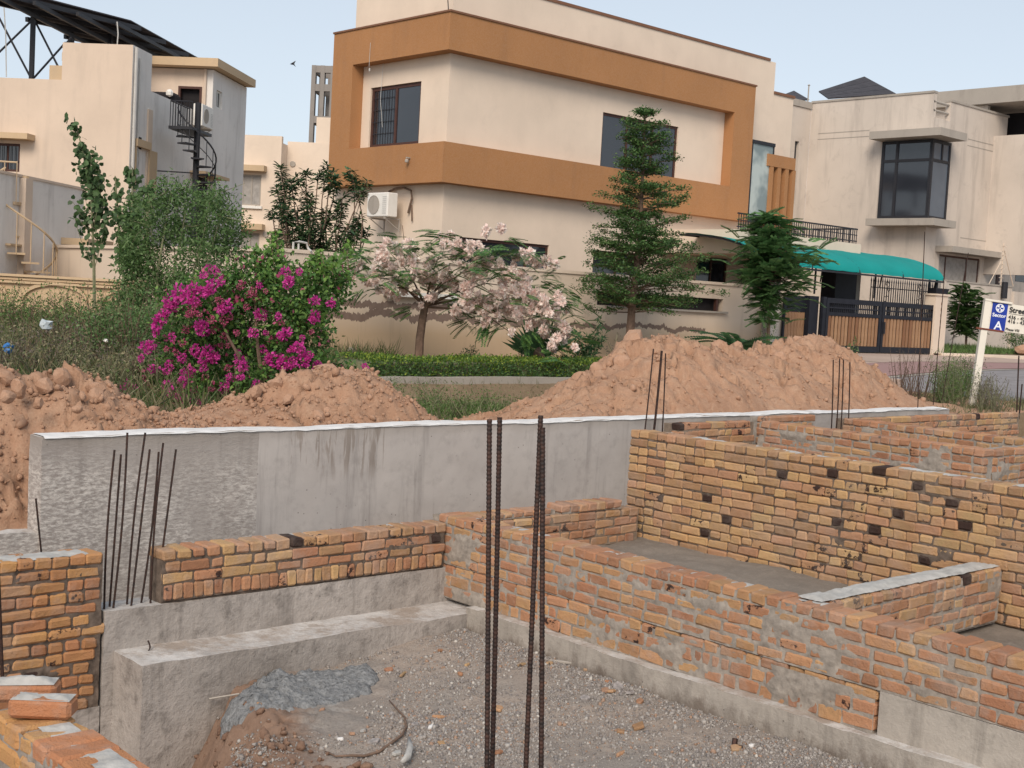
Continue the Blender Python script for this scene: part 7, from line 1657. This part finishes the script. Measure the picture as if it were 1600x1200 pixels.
small_shrub('leafy shrub at the foot of the dark-leaved tree', [(1195, 560), (1180, 530), (1190, 515), (1210, 510), (1215, 535), (1195, 540), (1222, 545), (1200, 525)], 'leaf_tiers', 70, .06, .09)
small_shrub('small weedy bush standing before the left gate leaf', [(1325, 570), (1310, 545), (1325, 540), (1335, 530), (1340, 540), (1318, 550), (1330, 552), (1305, 538)], 'leaf_tiers', 60, .07, .07, y=18.2)
small_shrub('dark rounded plant at the foot of the blossom tree', [(735, 560), (728, 545), (738, 542), (746, 548), (720, 552)], 'leaf_dark', 50, .05, .05, y=18.9)
small_shrub('dark small plant left of the spiky plant', [(815, 560), (812, 545), (820, 542), (826, 548)], 'leaf_dark', 50, .05, .05, y=18.9)
small_shrub('dry twiggy shrub above the left end of the large earth heap', [(960, 560), (950, 535), (965, 520), (975, 530), (945, 545)], 'weed_grey', 22, .05, .05, y=18.3)
small_shrub('dark hedge bush at the right edge behind the sign', [(1590, 548), (1575, 515), (1585, 512), (1598, 514), (1610, 518), (1570, 525), (1600, 525), (1580, 522), (1620, 520)], 'leaf_tiers', 120, .09, .16, y=22.5)

# --- clipped hedge
def hedge():
    x0, x1, y0, y1, z0, z1 = 12.2, 19.4, 16.66, 17.55, 1.60, 1.93; t_ = thing('hedge', 'long clipped yellow-green hedge on the kerb wall before the garden wall', 'hedge', ((x0+x1)/2, y0, z0))
    n = 15000; f = RNG.uniform(size=n); x = RNG.uniform(x0, x1, n); top = f > .5
    y = np.where(top, RNG.uniform(y0, y1, n), y0+RNG.normal(size=n)*.025); z = np.where(top, z1, RNG.uniform(z0, z1, n)); bump_ = .045*fbm(x*2.2, y*2.2, oct=4, seed=5); z = z+np.where(top, bump_+RNG.normal(size=n)*.022, 0); y = y-np.where(top, 0, bump_)
    ends = RNG.uniform(size=n) < .03; x = np.where(ends, x1, x)
    P = np.stack([x, y, z], 1); hi = sstep(z, z1-.12, z1+.02)
    g1 = RNG.uniform(size=n) < .25+.75*hi; Nn = np.where(top[:, None], [0, 0, 1.], [0, -1., .3])
    for nm, m_, mt in (('young_leaves', g1, 'leaf_hedge'), ('old_leaves', ~g1, 'leaf_tiers')):
        k = m_.sum(); leaves(nm, P[m_], rdir(k, .35), unit(Nn[m_]+RNG.normal(size=(k, 3))*.7), RNG.uniform(.035, .06, k), RNG.uniform(.02, .034, k), mt, t_)
    b = MB(); b.box(x0+.06, x1-.06, y0+.07, y1, z0-.05, z1-.06); b.build('inner_twigs', M['bark_green'], t_)
hedge()

# --- weeds
BL_V = np.array([[0, -.5, 0], [0, .5, 0], [.55, .35, .012], [1.0, 0, -.012], [.55, -.35, .012]]); BL_F = np.array([[0, 1, 2, 3, 4]])
def blades(name, label, cat, x0, x1, y0, y1, n, L, wd, mat, seed, mask=None, up=.9, zf=ground_z, lean=.5):
    rg = np.random.default_rng(seed); x = rg.uniform(x0, x1, n); y = rg.uniform(y0, y1, n); k = mask(x, y) if mask else np.ones(n, bool)
    cl = fbm(x*1.1, y*1.1, oct=3, seed=seed); k &= cl > -.35+rg.uniform(-.2, .2, n); x, y, cl = x[k], y[k], cl[k]; n = len(x)
    d = rg.normal(size=(n, 3))*lean; d[:, 2] = up; P = np.stack([x, y, zf(x, y)-.01], 1); nn = rg.normal(size=(n, 3)); nn[:, 2] *= .2
    o = leaves(name, P, unit(d), unit(nn), L*rg.uniform(.4, 1.2, n)*(1+.8*np.clip(cl, -.5, 1)), wd*rg.uniform(.7, 1.3, n), mat, None, BL_V, BL_F); return tag(o, label, cat)
def bushy(name, label, cat, centers, mat, per, L, wd, cr, seed, twigs='bark', frame=W):
    P = []; b = MB(); rg = np.random.default_rng(seed)
    for (c, r, h) in centers:
        c = np.array(c)
        for s in range(7):
            a = rg.uniform(0, 6.3); e = c+np.array([math.cos(a)*r*rg.uniform(.2, 1), math.sin(a)*r*rg.uniform(.2, 1), h*rg.uniform(.55, 1.1)]); b.tube([c, (c+e)/2+rg.normal(size=3)*.03, e], [.008, .006, .002], 3, False)
            for q in range(per): t_ = rg.uniform(.2, 1.02); P.append(c+(e-c)*t_+rg.normal(size=3)*cr)
    P = np.array(P); n = len(P); V, Fq = leaf_arrays(P, rdir(n, .25), rdir(n, .6), L*RNG.uniform(.6, 1.3, n), wd*RNG.uniform(.6, 1.3, n))
    t_ = thing(name, label, cat, centers[0][0]); link('foliage', mesh_np('foliage', V, Fq, M[mat]), t_)['kind'] = 'stuff'; o = b.build('stems', M[twigs], t_); o['kind'] = 'stuff'; t_['kind'] = 'stuff'; return t_
def field_mask(x, y):
    v = (x*_r[0]+y*_r[1])/(x*_f[0]+y*_f[1]); return (v < -.115+.03*np.sin(y)) & (v > -.46)
blades('dry_grass', 'dry grass and weeds over the waste ground at the left', 'weeds', 3, 22, 11.5, 34, 42000, .38, .014, 'weed_dry', 401, field_mask)
blades('green_weeds', 'fresher green grass mixed into the waste ground at the left', 'weeds', 3, 20, 12.5, 32, 20000, .34, .014, 'weed_green', 406, field_mask)
def ctr(n, pxr, pyr, Dr, r, h, seed):
    rg = np.random.default_rng(seed); out = []
    for _ in range(n):
        px = rg.uniform(*pxr); D = rg.uniform(*Dr); p = at(px, 500, D=D); p[2] = float(ground_z(p[0], p[1])); out.append((p, r*rg.uniform(.6, 1.3), h*rg.uniform(.6, 1.25)))
    return out
bushy('thicket', 'green weedy thicket below the arched wall at the left', 'undergrowth', ctr(46, (-30, 215), 0, (21, 27), .55, .8, 1), 'weed_green', 26, .055, .028, .07, 411)
bushy('thicket', 'brownish dry thicket in the middle of the waste ground', 'undergrowth', ctr(42, (-20, 245), 0, (15.5, 21), .45, .5, 2), 'weed_grey', 20, .05, .02, .06, 412)
bushy('thicket', 'olive weeds mixed through the waste ground behind the left heap', 'undergrowth', ctr(66, (-20, 250), 0, (13.5, 25), .4, .5, 3), 'weed_dry', 24, .05, .022, .06, 413, 'bark_green')
bushy('thicket', 'darker green shrubs at the foot of the leafy bush', 'undergrowth', ctr(34, (150, 270), 0, (18, 21), .5, .95, 4), 'leaf_bush', 30, .06, .03, .07, 414)
blades('green_weeds', 'green grassy weeds between the middle and the large heap', 'weeds', 9.0, 15.5, 11.8, 15.4, 16000, .13, .010, 'weed_green', 402, None)
bushy('weed_patch', 'leafy pale green weeds between the middle and the large heap', 'weeds', [((x, y, float(ground_z(x, y))), .3, .42) for x, y in zip(RNG.uniform(9.4, 12.8, 40), RNG.uniform(12.2, 15.6, 40))], 'weed_green', 30, .035, .014, .05, 415, 'bark_green')
blades('green_weeds', 'low weeds round the foot of the street sign', 'weeds', 17.8, 22.0, 9.9, 13.2, 5500, .16, .012, 'weed_dry', 403, None)
bushy('weed_patch', 'feathery green weeds just left of the sign post', 'weeds', [((x, y, float(ground_z(x, y))), .28, .75) for x, y in [(at(px, 640, D=d)[0], at(px, 640, D=d)[1]) for px, d in zip(RNG.uniform(1462, 1512, 18), RNG.uniform(21, 23.5, 18))]], 'weed_green', 46, .05, .010, .06, 416, 'bark_green')
bushy('weed_patch', 'thin dark weeds just right of the sign post', 'weeds', [((x, y, float(ground_z(x, y))), .2, .55) for x, y in [(at(px, 640, D=d)[0], at(px, 640, D=d)[1]) for px, d in zip(RNG.uniform(1528, 1565, 9), RNG.uniform(20.5, 22, 9))]], 'weed_grey', 16, .06, .010, .04, 417, 'bark_green')
bushy('weed_patch', 'thin dry thistles before the gate', 'weeds', [((x, y, float(ground_z(x, y))-.1), .32, 1.0) for x, y in [(at(px, 640, D=d)[0], at(px, 640, D=d)[1]) for px, d in ((1408, 22), (1416, 22.5), (1424, 22), (1432, 22.8), (1400, 22.4), (1440, 22.2))]], 'weed_grey', 12, .06, .008, .04, 418, 'bark')
p_, q_ = LAWN
blades('lawn', 'short green grass behind the low kerb wall right of the gate', 'grass', p_[0], q_[0]+5, 20.45, 23.9, 9000, .22, .02, 'weed_green', 404, lambda x, y: y > 20.3-(x-p_[0])*.09, zf=lambda x, y: x*0+p_[2]-.03)
# dry debris of thin stalks in front of the kerb wall
blades('dry_grass', 'dry stalks on the kerb wall foot below the hedge', 'weeds', 9, 19.5, 15.7, 16.45, 1600, .10, .008, 'weed_dry', 405, None)
print('objects', len(bpy.data.objects))
